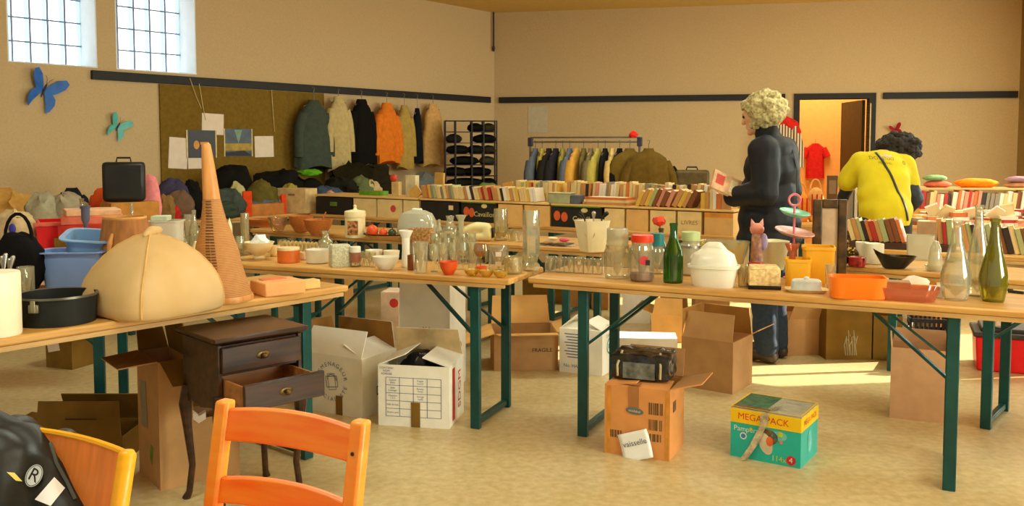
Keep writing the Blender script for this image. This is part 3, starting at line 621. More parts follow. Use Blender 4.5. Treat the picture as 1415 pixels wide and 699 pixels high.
blk = M('black_crate', (34, 30, 22), .6, var=.2); tan2 = M('tan_carton', (232, 180, 106), .75, var=.05); crm = M('cream_carton', (238, 206, 140), .75, var=.05)
t = ccrate(433, 484, CH, blk, 'black fruit crate with small green label, first of the crate row'); p = MB(); rect(.09, .035, fm(t, .0, .62), p); on_front(t, p, 'green_label', M('label_green', (120, 150, 50), .6))
on_front(t, text('Melons', .03, fm(t, 0, .62, 0, .0025)), 'label_lettering', blk)
ccrate(485, 517, CH, crm, 'cream carton between the black crate and the red dot carton')
t = ccrate(518, 553, CH, crm, 'cream carton with red round mark in the crate row'); p = disc(.032, fm(t, .15, .5)); on_front(t, p, 'red_mark', M('mark_red', (216, 80, 60)))
ccrate(554, 577, CH, crm, 'plain cream carton behind the plastic cheese dome')
t = ccrate(578, 632, CH, blk, 'black fruit crate with a pale tag in the middle of the crate row'); p = MB(); rect(.05, .04, fm(t, .3, .7), p); on_front(t, p, 'pale_tag', crm)
def melon(t, u=-.3):
    on_front(t, text('Cavaillon', .06, fm(t, .17, .42)), 'crate_lettering', M('crate_cream', (226, 200, 130), .6))
    p = disc(.03, fm(t, u - .05, .55), ry=.04); disc(.03, fm(t, u + .1, .5), p, ry=.04); on_front(t, p, 'fruit_logo', M('logo_orange', (226, 96, 40), .6))
    g = MB(); g.box((0, -t['d'] / 2 + .01, CH + .004), (t['w'] * .96, .05, .006)); obj('green_rim', g, M('crate_green', (98, 150, 30), .6), t, smooth=0)
    p = disc(.03, fm(t, .16, .86), ry=.018); on_front(t, p, 'crest', MATS['crate_cream'])
t = ccrate(634, 684, CH, blk, 'black melon crate with orange fruit logo behind the handset'); melon(t)
ccrate(685, 720, CH, tan2, 'tan carton behind the cut glass decanter'); ccrate(721, 758, CH, tan2, 'tan carton behind the tall hexagonal vase')
t = ccrate(759, 830, CH, blk, 'black melon crate with orange fruit logo behind the white planter'); melon(t, -.34)
for a_, b_, m_, l_, extra in ((832, 861, crm, 'cream carton right of the white planter in the crate row', None), (862, 894, tan2, 'tan carton behind the red lidded jar', None), (895, 932, crm, 'cream carton with red blot behind the green bottle', 'r'), (933, 968, crm, 'cream carton with grey lettering behind the pale green lid', 't'), (970, 1012, tan2, 'tan carton with orange tape at the end of the crate row', 'o')):
    t = ccrate(a_, b_, CH, m_, l_)
    if extra == 'r': p = disc(.035, fm(t, -.05, .5), ry=.03); on_front(t, p, 'red_blot', MATS['mark_red'])
    if extra == 't': on_front(t, text('LIVRES', .045, fm(t, 0, .5)), 'box_lettering', M('print_taupe', (150, 120, 90)))
    if extra == 'o': p = MB(); rect(t['w'], .03, fm(t, 0, .88), p); on_front(t, p, 'orange_tape', M('tape_orange', (240, 150, 50)))
def plank(px0, px1, y0, d, z, th, label, mat):
    p0, p1 = on_line(CA, CB, px0), on_line(CA, CB, px1); b = MB(); w = (p1 - p0).length; b.box((0, 0, th / 2), (w, d, th)); c = (p0 + p1) / 2 + nc * (y0 + d / 2); c.z = z
    return solo('book_board', b, mat, label, 'board', c, math.atan2(uc.y, uc.x), bevel=.003)
PZ = TZ + CH + .008
board_m = wood('pale_board', (236, 196, 124), (214, 164, 92), 2, (1, 12, 12))
plank(433, 576, .02, .40, PZ, .016, 'pale board lying on the crates behind the cream canister', board_m)
plank(578, 757, .02, .40, PZ, .016, 'pale board lying on the crates under the leaning books', board_m)
plank(759, 1012, .02, .40, PZ, .016, 'pale board lying on the cartons under the long book rows', board_m)
BZ = PZ + .0165
BC = {'cream': (236, 206, 142), 'yellow': (232, 186, 74), 'tan': (206, 148, 84), 'orange': (222, 120, 56), 'red': (186, 50, 40), 'brown': (136, 78, 40), 'pale green': (176, 180, 120), 'grey': (150, 140, 120), 'dark': (56, 42, 34), 'pink': (224, 150, 120), 'blue': (92, 100, 120), 'white': (244, 232, 210)}
PAGE = M('book_pages', (240, 222, 180), .8, var=.05, scale=60)
BMESH = {}
def book_mesh(cn):
    """unit book standing: spine at -y, width 1 (x), depth 1, height 1"""
    if cn in BMESH: return BMESH[cn]
    b = MB(); b.box((-.46, 0, .5), (.08, 1, 1)); b.box((.46, 0, .5), (.08, 1, 1)); b.box((0, -.48, .5), (.9, .04, 1)); n = len(b.f); b.box((0, .01, .5), (.84, .94, .95))
    me = mesh_of(b, 'book', [M('cover_' + cn.replace(' ', '_'), BC[cn], .5, var=.1), PAGE], 0)
    for i in range(n, len(me.polygons)): me.polygons[i].material_index = 1
    BMESH[cn] = me; return me
def book_row(p0, p1, z, hr, dr, tr, lean, phrase, group, pal, gapp=.0, back=0, name='book'):
    """books standing side by side from p0 to p1 with spines to the viewer"""
    d = (p1 - p0); L_ = d.length; x = d.normalized(); rz = math.atan2(x.y, x.x); y = Vector((-x.y, x.x, 0)); s = .0; n = 0; k = 0; cur = lean
    while True:
        th = random.uniform(*tr); hgt = random.uniform(*hr); dep = random.uniform(*dr); le = R(cur)
        wd = th / math.cos(le) + .0015
        if k % 9 == 8:
            c2 = lean + random.uniform(-3, 3); s += hr[1] * abs(math.tan(R(c2)) - math.tan(R(cur))) + .004; cur = c2; le = R(cur); wd = th / math.cos(le) + .0015
        if s + wd + abs(math.sin(le)) * hgt > L_: break
        n += 1; k += 1; cn = random.choice(pal)
        o = link(name, book_mesh(cn)); lift = th * math.sin(abs(le)) / 1
        # pivot on the lower corner the book leans over
        if le >= 0: piv = Matrix.Translation((s + wd, 0, 0)) @ Matrix.Rotation(le, 4, 'Y') @ Matrix.Translation((-th / 2, 0, 0))
        else: piv = Matrix.Translation((s, 0, 0)) @ Matrix.Rotation(le, 4, 'Y') @ Matrix.Translation((th / 2, 0, 0))
        if abs(le) < R(.5): piv = Matrix.Translation((s + wd / 2, 0, 0))
        c = Matrix.Translation((p0.x, p0.y, z)) @ Matrix.Rotation(rz, 4, 'Z') @ piv @ Matrix.Translation((0, dep / 2 + random.uniform(0, .012), 0))
        o.matrix_world = c @ Matrix.Diagonal((th, dep, hgt, 1))
        tag(o, '%s book, %s from the left %s' % (cn, ordinal(n), phrase), 'book', group); s += wd
        if random.random() < gapp: s += random.uniform(.02, .05)
    return n
P1 = ['cream'] * 9 + ['tan'] * 4 + ['yellow', 'yellow', 'pink', 'white', 'white', 'orange', 'red', 'dark', 'pale green', 'grey']
def cl(px, off): p = on_line(CA, CB, px) + nc * off; p.z = 0; return p
tot = 0
tot += book_row(cl(579, .05), cl(742, .05), BZ, (.105, .125), (.11, .15), (.02, .032), -14, 'in the leaning row on the middle board', 'books leaning on the middle board', P1)
tot += book_row(cl(692, .245), cl(757, .245), BZ, (.15, .17), (.11, .14), (.016, .03), -2, 'in the rear row on the middle board', 'books in the rear row on the middle board', P1)
tot += book_row(cl(762, .245), cl(1011, .245), BZ, (.15, .18), (.11, .14), (.018, .034), 3, 'in the rear row on the long board', 'books in the rear row on the long board', P1)
tot += book_row(cl(872, .05), cl(962, .05), BZ, (.12, .15), (.11, .15), (.024, .04), 24, 'in the front row on the long board', 'books leaning in the front row on the long board', ['cream', 'pink', 'tan', 'brown', 'pale green', 'yellow', 'cream'])
tot += book_row(cl(964, .05), cl(1011, .05), BZ, (.1, .14), (.11, .15), (.022, .04), 0, 'at the right end of the long board', 'books at the right end of the long board', ['cream', 'yellow', 'white', 'tan', 'orange'])
# flat things lying on the boards
def flat(px, off, w, d, h, cn, label, cat='book', z=BZ, rz=0, name='book', group=None):
    c = cl(px, off); c.z = z; o = link(name, book_mesh(cn)); 
    o.matrix_world = Matrix.Translation(c + Vector((0, 0, h / 2))) @ Matrix.Rotation(math.atan2(uc.y, uc.x) + R(rz), 4, 'Z') @ Matrix.Diagonal((w, d, h, 1)) @ Matrix.Translation((0, 0, -.5))
    return tag(o, label, cat, group)
z_ = BZ
for i, (cn, w_) in enumerate((('tan', .40), ('cream', .38), ('orange', .36))): flat(833, .12, w_, .16, .02, cn, ['long tan book lying lowest in the pile left of the leaning books', 'long cream book in the middle of the pile left of the leaning books', 'long orange book topmost of the pile left of the leaning books'][i], z=z_, group='pile of long flat books'); z_ += .0205
t = thing('tray', 'pale grey green flat carton standing on the long board before the books', 'box', cl(770, .075) + Vector((0, 0, BZ)), math.atan2(uc.y, uc.x)); b = MB(); b.box((0, 0, .04), (.2, .1, .08)); obj('tray_body', b, M('grey_green_card', (176, 176, 132), .7), t, bevel=.004); b = MB(); b.box((0, 0, .083), (.21, .11, .006)); obj('tray_lid', b, M('pale_lid_card', (206, 200, 156), .7), t, bevel=.002)
b = MB(); b.box((0, 0, .035), (.075, .1, .07)); solo('small_box', b, M('slate_card', (96, 100, 110), .6), 'small slate blue box beside the grey green carton on the long board', 'box', cl(792, .075) + Vector((0, 0, BZ)), math.atan2(uc.y, uc.x), bevel=.003)
def card_stand(px, off, w, h, t_, mat, label, lean=0, name='album', cat='album', z=BZ, rz=0, poly=None):
    b = MB(); b.box((0, 0, h / 2), (w, t_, h))
    o = solo(name, b, mat, label, cat, cl(px, off) + Vector((0, 0, z)), 0, bevel=.003); o.rotation_euler = (0, R(lean), math.atan2(uc.y, uc.x) + R(rz)); return o
card_stand(679, .3, .105, .15, .02, M('tan_album', (226, 160, 64), .6), 'plain orange tan card standing tilted behind the leaning books', -10)
card_stand(642, .31, .16, .11, .06, M('ochre_box', (214, 150, 52), .6), 'ochre box in a green bag behind the leaning books', 0, 'gift_box', 'box'); g = MB(); g.ball((0, 0, .06), (.12, .03, .075)); solo('green_bag', ruffle(g, .02, 20, 5), M('green_film', (88, 120, 44), .4), 'crumpled green bag around the ochre box behind the books', 'bag', cl(642, .37) + Vector((0, 0, BZ)))
card_stand(549, .22, .115, .195, .06, M('pale_carton', (226, 210, 164), .7), 'tall pale carton standing on the board behind the cheese dome', 0, 'tall_carton', 'box')
card_stand(575, .34, .1, .22, .03, M('ochre_album', (196, 150, 66), .6), 'ochre album standing upright behind the cheese dome', 3)
card_stand(566, .12, .13, .1, .02, M('tan_folder', (232, 180, 90), .6), 'tan folder leaning on the board right of the pale carton', -38, 'folder', 'folder')
card_stand(527, .22, .085, .13, .05, M('cream_carton2', (224, 190, 120), .7), 'small cream carton left of the tall pale carton', 0, 'small_carton', 'box'); rb = MB(); rb.ball((0, 0, .035), .035); solo('red_ball', rb, M('ball_red', (206, 60, 30), .4), 'red ball lying on the small cream carton on the board', 'ball', cl(523, .22) + Vector((0, 0, BZ + .13)))
g = MB(); g.box((0, 0, .02), (.26, .12, .04)); solo('green_folder', ruffle(g, .004, 9), M('leaf_green', (104, 156, 34), .5), 'bright green folded cloth lying on the board left of the cream carton', 'cloth', cl(497, .2) + Vector((0, 0, BZ)), math.atan2(uc.y, uc.x))
# ================================================================= VESSELS
G = GL('clear_glass', (250, 248, 234), .15); GA = GL('amber_glass', (240, 214, 160), .1); GF = GL('frosted_glass', (240, 236, 214), .45, (232, 226, 196)); GM = GL('milky_plastic', (236, 232, 214), .55, (226, 222, 196))
GG = GL('green_glass', (110, 186, 70), .3, (46, 116, 24)); GO = GL('olive_glass', (214, 206, 90), .3, (150, 148, 34)); GY = GL('yellow_glass', (244, 214, 90), .3, (240, 210, 90)); GP = GL('pink_glass', (240, 178, 140), .25, (236, 160, 120))
CUT = GL('cut_glass', (244, 234, 190), .22, (236, 228, 180), .3)
WH = M('white_ceramic', (244, 240, 222), .25, var=.02, spec=.5); CR = M('cream_ceramic', (244, 224, 172), .3, var=.03); ORG = M('orange_ceramic', (232, 120, 44), .35, var=.06); RDO = M('red_orange_ceramic', (236, 92, 36), .35); BRN = M('brown_ceramic', (136, 72, 28), .35)
WDN = wood('bowl_wood', (206, 122, 52), (160, 84, 32), 6, (1, 1, 6), .4); YEL = M('yellow_plastic', (250, 186, 46), .35, var=.03); ORP = M('orange_plastic', (255, 124, 14), .3, var=.03); BLKC = M('black_ceramic', (28, 22, 18), .2, var=.3); WPL = M('white_plastic', (236, 240, 236), .35, var=.02)
PROF = {
 'tumbler': [(.8, 0), (.84, .03), (1, 1)], 'straight': [(.95, 0), (1, .03), (1, 1)], 'vase': [(.62, 0), (.66, .04), (.52, .45), (.56, .8), (1, .98), (1, 1)],
 'bowl': [(.45, 0), (.52, .05), (.86, .5), (1, 1)], 'footed': [(.36, 0), (.42, .1), (.3, .2), (.75, .55), (1, 1)], 'pot': [(.76, 0), (.9, .05), (1, .92), (1, 1)],
 'jar': [(.85, 0), (1, .06), (1, .8), (.86, .9), (.86, 1)], 'bottle': [(.96, 0), (1, .03), (1, .46), (.9, .54), (.48, .72), (.36, .84), (.36, .95), (.42, .955), (.42, 1)],
 'pear': [(.72, 0), (.78, .02), (1, .2), (.98, .32), (.66, .56), (.38, .76), (.3, .9), (.3, .965), (.38, .97), (.38, 1)], 'planter': [(.68, 0), (.7, .02), (1, 1)],
 'hex': [(.95, 0), (1, .02), (1, .1), (.72, .14), (.8, .2), (1, .26), (1, .96), (.96, 1)], 'plate': [(.55, 0), (.6, .2), (.98, .9), (1, 1)], 'cup': [(.5, 0), (.62, .05), (.9, .4), (1, 1)],
 'wine': [(.62, 0), (.62, .03), (.1, .07), (.09, .42), (.6, .54), (.95, .74), (.84, 1)], 'flute': [(.62, 0), (.62, .02), (.1, .05), (.1, .3), (.6, .45), (.8, .7), (.8, 1)],
 'bulb': [(.6, 0), (.66, .02), (1, .3), (.9, .55), (.5, .7), (.42, .85), (.55, 1)]}
VM = {}
def vmesh(kind, mat, t=.07, sq=None, seg=26):
    k = (kind, mat.name, sq, seg)
    if k not in VM:
        pr = PROF[kind]; out = [(0, 0)] + pr; zt = .04 if kind not in ('wine', 'flute') else (.44 if kind == 'wine' else .32)
        inn = [(max(r - t, .02), z) for r, z in pr if z > zt + .02]
        if kind in ('wine', 'flute'): inn = [(max(r - t * .6, .02), z + (.02 if z < .6 else 0)) for r, z in pr if z > zt]
        prof = out + list(reversed(inn)) + [(0, zt + (.02 if kind in ('wine', 'flute') else .0))]
        m = MB(); m.lathe(prof, seg, None, sq); VM[k] = mesh_of(m, kind, mat, 50)
    return VM[k]
def put(px, py, z=None): 
    p = at(px, py, TZ if z is None else z); return p, mpp(p)
def vs(kind, mat, px, py, w, h, name, label, cat, group=None, z=None, sq=None, rz=0, seg=26, depth=None):
    p, s = put(px, py, z); o = link(name, vmesh(kind, mat, .07, sq, seg), None, p, (0, 0, rz), (w * s / 2, (depth or w) * s / 2, h * s)); return tag(o, label, cat, group)
def lid_vessel(px, py, w, h, hl, bmat, lmat, name, label, cat, kind='jar', lk=.92, knob=0, z=None, extra=None):
    p, s = put(px, py, z); t = thing(name, label, cat, p); R_ = w * s / 2; hb = (h - hl) * s
    link('jar_body', vmesh(kind, bmat), t, (0, 0, 0), (0, 0, 0), (R_, R_, hb))
    l = MB(); l.lathe([(0, 0), (R_ * lk, 0), (R_ * lk * 1.02, hl * s * .1), (R_ * lk, hl * s * (.95 if not knob else .45)), (R_ * lk * .9, hl * s * (1 if not knob else .5))] + ([(R_ * .2, hl * s * .6), (R_ * .14, hl * s * .75), (R_ * .2, hl * s * .9), (0, hl * s)] if knob else [(0, hl * s)]), 24)
    obj('lid', l, lmat, t, (0, 0, hb * .985)); t['r'], t['hb'], t['s'] = R_, hb, s; return t
# ---- middle table (glasses and white bowls)
grp = 'glassware on the middle table'
vs('hex', CUT, 339, 352, 12, 58, 'glass_vase', 'tall narrow clear vase beside the wicker cone', 'vase', seg=8)
vs('wine', G, 332, 360, 13, 34, 'wine_glass', 'clear stemmed glass next to the wicker cone', 'glass')
p_, s_ = put(318, 352); c = MB(); c.lathe([(0, 0), (.014, 0), (.018, .08), (.016, .17), (0, .225)], 16); solo('candle', c, CR, 'cream pointed candle standing right behind the wicker cone', 'candle', p_)
vs('footed', CR, 358, 358, 42, 24, 'fruit_bowl', 'pinkish cream footed bowl at the left of the middle table', 'bowl')
w = MB(); w.limb([(-.03, 0, .0), (.0, 0, .04), (.04, 0, .02)], [.03, .035, .03]); p_, s_ = put(358, 358); solo('paper_napkin', ruffle(w, .02, 30), WPL, 'crumpled white napkin lying in the footed cream bowl', 'napkin', p_ + Vector((0, 0, .07)))
vs('cup', CR, 379, 354, 16, 15, 'cup', 'small cream cup between the footed bowl and the orange pot', 'cup')
lid_vessel(399, 362, 31, 21, 4, ORG, CR, 'lidded_pot', 'low orange pot with cream lid on the middle table', 'pot', 'straight', .98)
for i in range(10):
    p_, s_ = put(390 + i * 5.4, 349 + i * .3); o = link('saucer', vmesh('plate', CR), None, p_ + Vector((0, .0, .039)), (R(82), 0, R(-52)), (.038, .038, .012)); tag(o, 'cream saucer standing on edge, %s from the left in the plate rack' % ordinal(i + 1), 'saucer', 'saucers standing in the plate rack')
p0, _ = put(389, 349.5); p1, _ = put(442, 352.5); rk = MB(); 
for d_ in (-.02, .02): rk.bar(p0 + Vector((0, d_ * 1.2, .004)), p1 + Vector((0, d_ * 1.2, .004)), .006)
for i in range(11): rk.bar(p0.lerp(p1, i / 10) + Vector((0, -.026, .004)), p0.lerp(p1, i / 10) + Vector((0, .026, .004)), .004)
solo('plate_rack', rk, M('cream_wire', (230, 210, 160)), 'low cream wire rack holding saucers on the middle table', 'rack')
vs('cup', WH, 419, 359, 10, 11, 'egg_cup', 'tiny white egg cup right of the orange pot', 'cup')
vs('pot', WH, 439, 363, 34, 19, 'bowl', 'white round bowl right of the orange pot', 'bowl')
vs('bulb', G, 450, 349, 22, 30, 'glass_jug', 'clear round glass jug behind the white bowl', 'jug')
p_, s_ = put(470, 367); b = MB(); b.lathe([(0, 0), (.055, 0), (.058, .01), (.056, .10), (.05, .115), (0, .118)], 32, None, 6); solo('square_canister', b, M('speckled_ceramic', (222, 220, 186), .4, var=.2, scale=120), 'square speckled white canister on the middle table', 'canister', p_, R(20))
t = lid_vessel(491, 368, 17, 28, 8, G, WH, 'dessert_glass', 'glass with red filling and white top on the middle table', 'glass', 'tumbler', .9); l = MB(); l.lathe([(0, .3 * t['hb']), (t['r'] * .8, .3 * t['hb']), (t['r'] * .88, .9 * t['hb']), (0, .9 * t['hb'])], 20); obj('red_filling', l, M('red_jelly', (196, 40, 30), .3), t)
for i, px in enumerate((498, 507, 515)): vs('tumbler', G, px, 367 + i, 10, 20, 'shot_glass', 'small clear glass, %s from the left before the white cups' % ordinal(i + 1), 'glass', grp)
vs('cup', WH, 517, 361, 24, 16, 'cup', 'white wide cup behind the oval white bowl, at its left', 'cup'); vs('cup', WH, 541, 362, 23, 16, 'cup', 'white wide cup behind the oval white bowl, at its right', 'cup')
vs('bowl', WH, 533, 372, 38, 18, 'bowl', 'white oval shallow bowl at the front of the middle table', 'bowl', depth=30)
vs('vase', WH, 561, 369, 20, 51, 'vase', 'slim white vase with flared rim on the middle table', 'vase')
vs('straight', BRN, 569, 373, 12, 21, 'beaker', 'small brown beaker beside the slim white vase', 'beaker')
vs('tumbler', G, 581, 377, 22, 43, 'drinking_glass', 'tall clear tumbler at the front right of the white vase', 'glass'); vs('flute', G, 600, 375, 17, 38, 'champagne_flute', 'clear flute right of the tall tumbler', 'glass')
vs('bowl', RDO, 620, 379, 27, 18, 'ramekin', 'red orange small bowl at the front of the middle table', 'bowl')
k = 0
for row, (py, pxs) in enumerate(((371, (612, 626, 640, 653)), (364, (606, 618, 631, 644)), (358, (601, 613, 626, 639, 651)))):
    for i, px in enumerate(pxs): vs(('tumbler', 'flute', 'wine')[(i + row) % 3], G, px, py, 14, 36, ('drinking_glass', 'champagne_flute', 'wine_glass')[(i + row) % 3], 'clear glass, %s from the left in the %s row behind the red orange bowl' % (ordinal(i + 1), ('front', 'second', 'rear')[row]), 'glass', 'glass cluster on the middle table')
vs('wine', GA, 664, 371, 22, 34, 'brandy_glass', 'brownish brandy glass at the right of the glass cluster', 'glass')
vs('bowl', RDO, 665, 377, 16, 9, 'tealight_holder', 'tiny red orange tealight dish below the brandy glass', 'dish')
p_, s_ = put(689, 374); t = thing('blender_jar', 'clear glass jar with two white stickers on the middle table', 'jar', p_); link('jar_body', vmesh('straight', G), t, (0, 0, 0), (0, 0, 0), (14 * s_, 14 * s_, 34 * s_))
for zz in (.33, .72): q = rect(.03, .024, face_m(.0, -14 * s_ - .002, 34 * s_ * zz)); obj('price_sticker', q, pap, t, smooth=0)
vs('pot', CUT, 709, 378, 27, 24, 'cut_glass_bowl', 'cut glass bowl left of the tall hexagonal vase', 'bowl', seg=12)
for i, px in enumerate((652, 672, 692)): vs('bowl', GY, px, 381 + i * 1.2, 22, 9, 'glass_dish', 'low yellow glass dish, %s of three at the front edge' % ordinal(i + 1), 'dish', 'yellow glass dishes on the middle table')
# ---- front table
vs('hex', G, 734, 374, 24, 84, 'glass_vase', 'very tall clear hexagonal vase where the two front tables meet', 'vase', seg=6)
for i in range(6):
    px = 760 + i * 13.2; o = vs('straight', G, px, 375 + i * .7, 14, 21, 'drinking_glass', 'low clear tumbler, %s from the left in the front table row' % ordinal(i + 1), 'glass', 'row of low tumblers on the front table')
    if i in (3, 5):
        q = rect(.6, .2, face_m(0, -1.05, .7)); st = obj('price_sticker', q, pap, o, smooth=0)
t = lid_vessel(853, 384, 37, 70, 24, G, GF, 'storage_jar', 'large clear glass jar with frosted lid on the front table', 'jar', 'jar', .8)
t = lid_vessel(887, 388, 34, 65, 10, G, M('red_lid', (240, 60, 26), .35), 'storage_jar', 'clear jar with bright red lid and brown base', 'jar', 'jar', .9)
b = MB(); b.lathe([(0, .004), (t['r'] * .82, .004), (t['r'] * .94, .012), (t['r'] * .94, t['hb'] * .2), (0, t['hb'] * .2)], 24); obj('brown_contents', b, M('brown_contents', (140, 66, 26), .6), t)
q = disc(.022, face_m(0, -t['r'] - .002, t['hb'] * .55)); obj('red_print', q, M('print_pink', (214, 60, 70)), t, smooth=0); q = rect(.02, .025, face_m(.018, -t['r'] - .003, t['hb'] * .5)); obj('dark_print', q, ink_k, t, smooth=0)
t = lid_vessel(908, 378, 22, 57, 18, G, M('teal_lid', (40, 130, 130), .35), 'storage_jar', 'clear jar with teal lid left of the green bottle', 'jar', 'jar', .85)
t = thing('flower_bottle', 'brown glass bottle with a red artificial flower behind the green bottle', 'bottle', put(913, 371)[0]); s_ = put(913, 371)[1]
link('bottle_body', vmesh('bottle', M('brown_bottle', (90, 66, 24), .2)), t, (0, 0, 0), (0, 0, 0), (9 * s_, 9 * s_, 56 * s_)); b = MB(); b.tube([(0, 0, 50 * s_), (-.01, 0, 64 * s_)], .004); obj('stem', b, BRN, t); b = MB(); b.ball((-.012, 0, 66 * s_), (.034, .034, .026)); obj('flower_head', ruffle(b, .012, 60), M('flower_red', (236, 70, 40), .6), t)
vs('bottle', GG, 930, 390, 27, 82, 'wine_bottle', 'dark green glass bottle standing on the front table', 'bottle')
t = lid_vessel(954, 380, 27, 61, 12, GF, M('pale_green_lid', (196, 214, 150), .4), 'storage_jar', 'frosted jar with pale green lid behind the white tureen', 'jar', 'jar', .95); b = MB(); b.lathe([(t['r'] * .9, 0), (t['r'] * 1.03, 0), (t['r'] * 1.03, .012), (t['r'] * .9, .012)], 24); obj('steel_ring', b, M('steel', (190, 186, 176), .3, 1, var=.03), t, (0, 0, t['hb'] * .78))
p_, s_ = put(986, 395); t = thing('tureen', 'white oval lidded tureen on the front table', 'tureen', p_, R(-24)); a = 35 * s_
b = MB(); b.lathe([(0, 0), (a * .78, 0), (a * .82, .01), (a * .93, .085), (a * 1.0, .088), (a * 1.01, .1), (a * .9, .1), (a * .86, .09), (0, .085)], 40, Matrix.Diagonal((1, .7, 1, 1)), 3.2); obj('dish', b, WH, t)
b = MB(); b.lathe([(0, .096), (a * .88, .096), (a * .9, .106), (a * .78, .15), (a * .5, .172), (a * .3, .178), (0, .18)], 40, Matrix.Diagonal((1, .7, 1, 1)), 2.6); obj('lid', b, WH, t)
b = MB(); b.limb([(-a * .42, 0, .168), (-a * .2, 0, .186), (a * .18, 0, .188), (a * .4, 0, .166)], [.016, .02, .02, .016]); b.limb([(-a * .8, 0, .128), (-a * .66, 0, .14)], [.018, .02]); obj('lid_handle', remesh(b, .005), WH, t)
p_, s_ = put(1000, 377); b = MB(); b.lathe([(0, 0), (.09, 0), (.125, .165), (.118, .165), (.086, .012), (0, .012)], 40, Matrix.Diagonal((1, .6, 1, 1)), 5); solo('cut_glass_planter', b, CUT, 'wide cut glass planter behind the white tureen', 'planter', p_, R(-24))
vs('tumbler', CUT, 1027, 396, 16, 30, 'drinking_glass', 'cut glass tumbler right of the white tureen', 'glass', seg=12)
p_, s_ = put(1045, 377); t = thing('cat_figurine', 'colourful standing cat figurine with pink ears before the dark jacket', 'figurine', p_)
b = MB(); b.limb([(0, 0, .03), (0, 0, .12), (0, 0, .19)], [.034, .03, .026]); obj('figure_body', b, M('patchwork', (206, 150, 80), .4, var=.45, scale=34, col2=(70, 60, 140)), t); b = MB(); b.lathe([(0, 0), (.042, 0), (.042, .05), (.03, .06), (0, .06)], 24); obj('figure_base', b, M('figure_red', (206, 40, 40), .4), t)
b = MB(); b.limb([(-.005, 0, .225), (.005, 0, .225)], [.032, .032]); 
for s in (-1, 1): b.lathe([(.014, 0), (0, .034)], 10, Matrix.Translation((s * .02, 0, .248)) @ Matrix.Rotation(R(18 * s), 4, 'Y'))
obj('figure_head', b, M('figure_pink', (236, 150, 130), .4), t); b = MB(); b.ball((.035, -.005, .16), (.02, .02, .045)); obj('figure_paw', b, M('figure_lilac', (186, 170, 214), .4), t)
vs('planter', M('ribbed_cream', (236, 226, 180), .45, var=.12, scale=50), 1066, 372, 40, 40, 'planter', 'cream ribbed tapering planter on the front table', 'planter', sq=4, rz=R(20))
vs('vase', GP, 1094, 390, 20, 54, 'glass_vase', 'pinkish glass vase between the planter and yellow tubs', 'vase')
p_, s_ = put(1055, 398); t = thing('bread_bin', 'small cream floral tin with dark base on the front table', 'tin', p_, R(-10)); w_ = 42 * s_; b = MB(); b.loft([[(x_ * w_ / 2, y_ * .05, z_) for x_, y_ in ((-1, -1), (1, -1), (1, 1), (-1, 1))] for z_ in (.016, .09)]); b.loft([[(x_ * w_ / 2 * k_, y_ * .05 * k_, z_) for x_, y_ in ((-1, -1), (1, -1), (1, 1), (-1, 1))] for z_, k_ in ((.09, 1), (.106, .86))]); obj('tin_body', b, M('cream_floral', (238, 218, 150), .4, var=.2, scale=60, col2=(206, 160, 110)), t, bevel=.004); b = MB(); b.box((0, 0, .009), (w_ * 1.04, .105, .018)); obj('tin_base', b, BLKC, t, bevel=.003)
for nm, px, py, w_, h_, lab in (('storage_tub', 1102, 393, 34, 36, 'smaller yellow square tub behind the white butter dish'), ('storage_tub', 1130, 390, 42, 50, 'taller yellow square tub behind the white butter dish')):
    p_, s_ = put(px, py); t = thing(nm, lab, 'tub', p_, R(-16), 'yellow tubs on the front table'); a = w_ * s_ / 2; h = h_ * s_; b = MB(); b.lathe([(0, 0), (a * .9, 0), (a * .95, .006), (a, h), (a * .94, h), (a * .9, .01), (0, .01)], 36, None, 7); obj('tub_body', b, YEL, t); b = MB(); b.lathe([(a * .94, h - .012), (a * 1.05, h - .012), (a * 1.05, h + .002), (a * .94, h + .002)], 36, None, 7); obj('tub_rim', b, YEL, t)
p_, s_ = put(1114, 403); t = thing('butter_dish', 'white lidded butter dish at the front edge of the table', 'dish', p_, R(-12)); b = MB(); b.lathe([(0, 0), (.075, 0), (.092, .014), (.088, .014), (.072, .006), (0, .006)], 40, Matrix.Diagonal((1, .62, 1, 1)), 5); obj('tray', b, M('cream_tray', (240, 216, 160), .3), t); b = MB(); b.lathe([(0, .008), (.066, .008), (.062, .05), (.054, .056), (0, .057)], 40, Matrix.Diagonal((1, .6, 1, 1)), 6); b.ball((0, 0, .06), (.012, .009, .009)); obj('lid', b, M('bluish_white', (226, 236, 236), .3), t)
vs('tumbler', G, 1147, 397, 15, 32, 'drinking_glass', 'clear glass between the yellow tubs and orange box', 'glass')
p_, s_ = put(1184, 411); b = MB(); b.lathe([(0, 0), (.092, 0), (.097, .004), (.104, .092), (.097, .092), (.09, .008), (0, .008)], 44, Matrix.Diagonal((1.12, .62, 1, 1)), 7); solo('plastic_box', b, ORP, 'bright orange open plastic box on the front right table', 'box', p_, R(-14))
p_, s_ = put(1254, 414); b = MB(); b.lathe([(0, 0), (.1, 0), (.128, .055), (.122, .055), (.096, .006), (0, .006)], 44, Matrix.Diagonal((1, .6, 1, 1)), 5); solo('glass_tray', b, GP, 'pinkish clear deep tray right of the orange box', 'tray', p_, R(-24))
p_, s_ = put(1236, 400); b = MB(); b.box((0, 0, .02), (.13, .08, .04)); solo('note_box', b, M('brown_leather', (176, 116, 56), .5), 'small brown box behind the pinkish clear tray', 'box', p_, R(-20), bevel=.004)
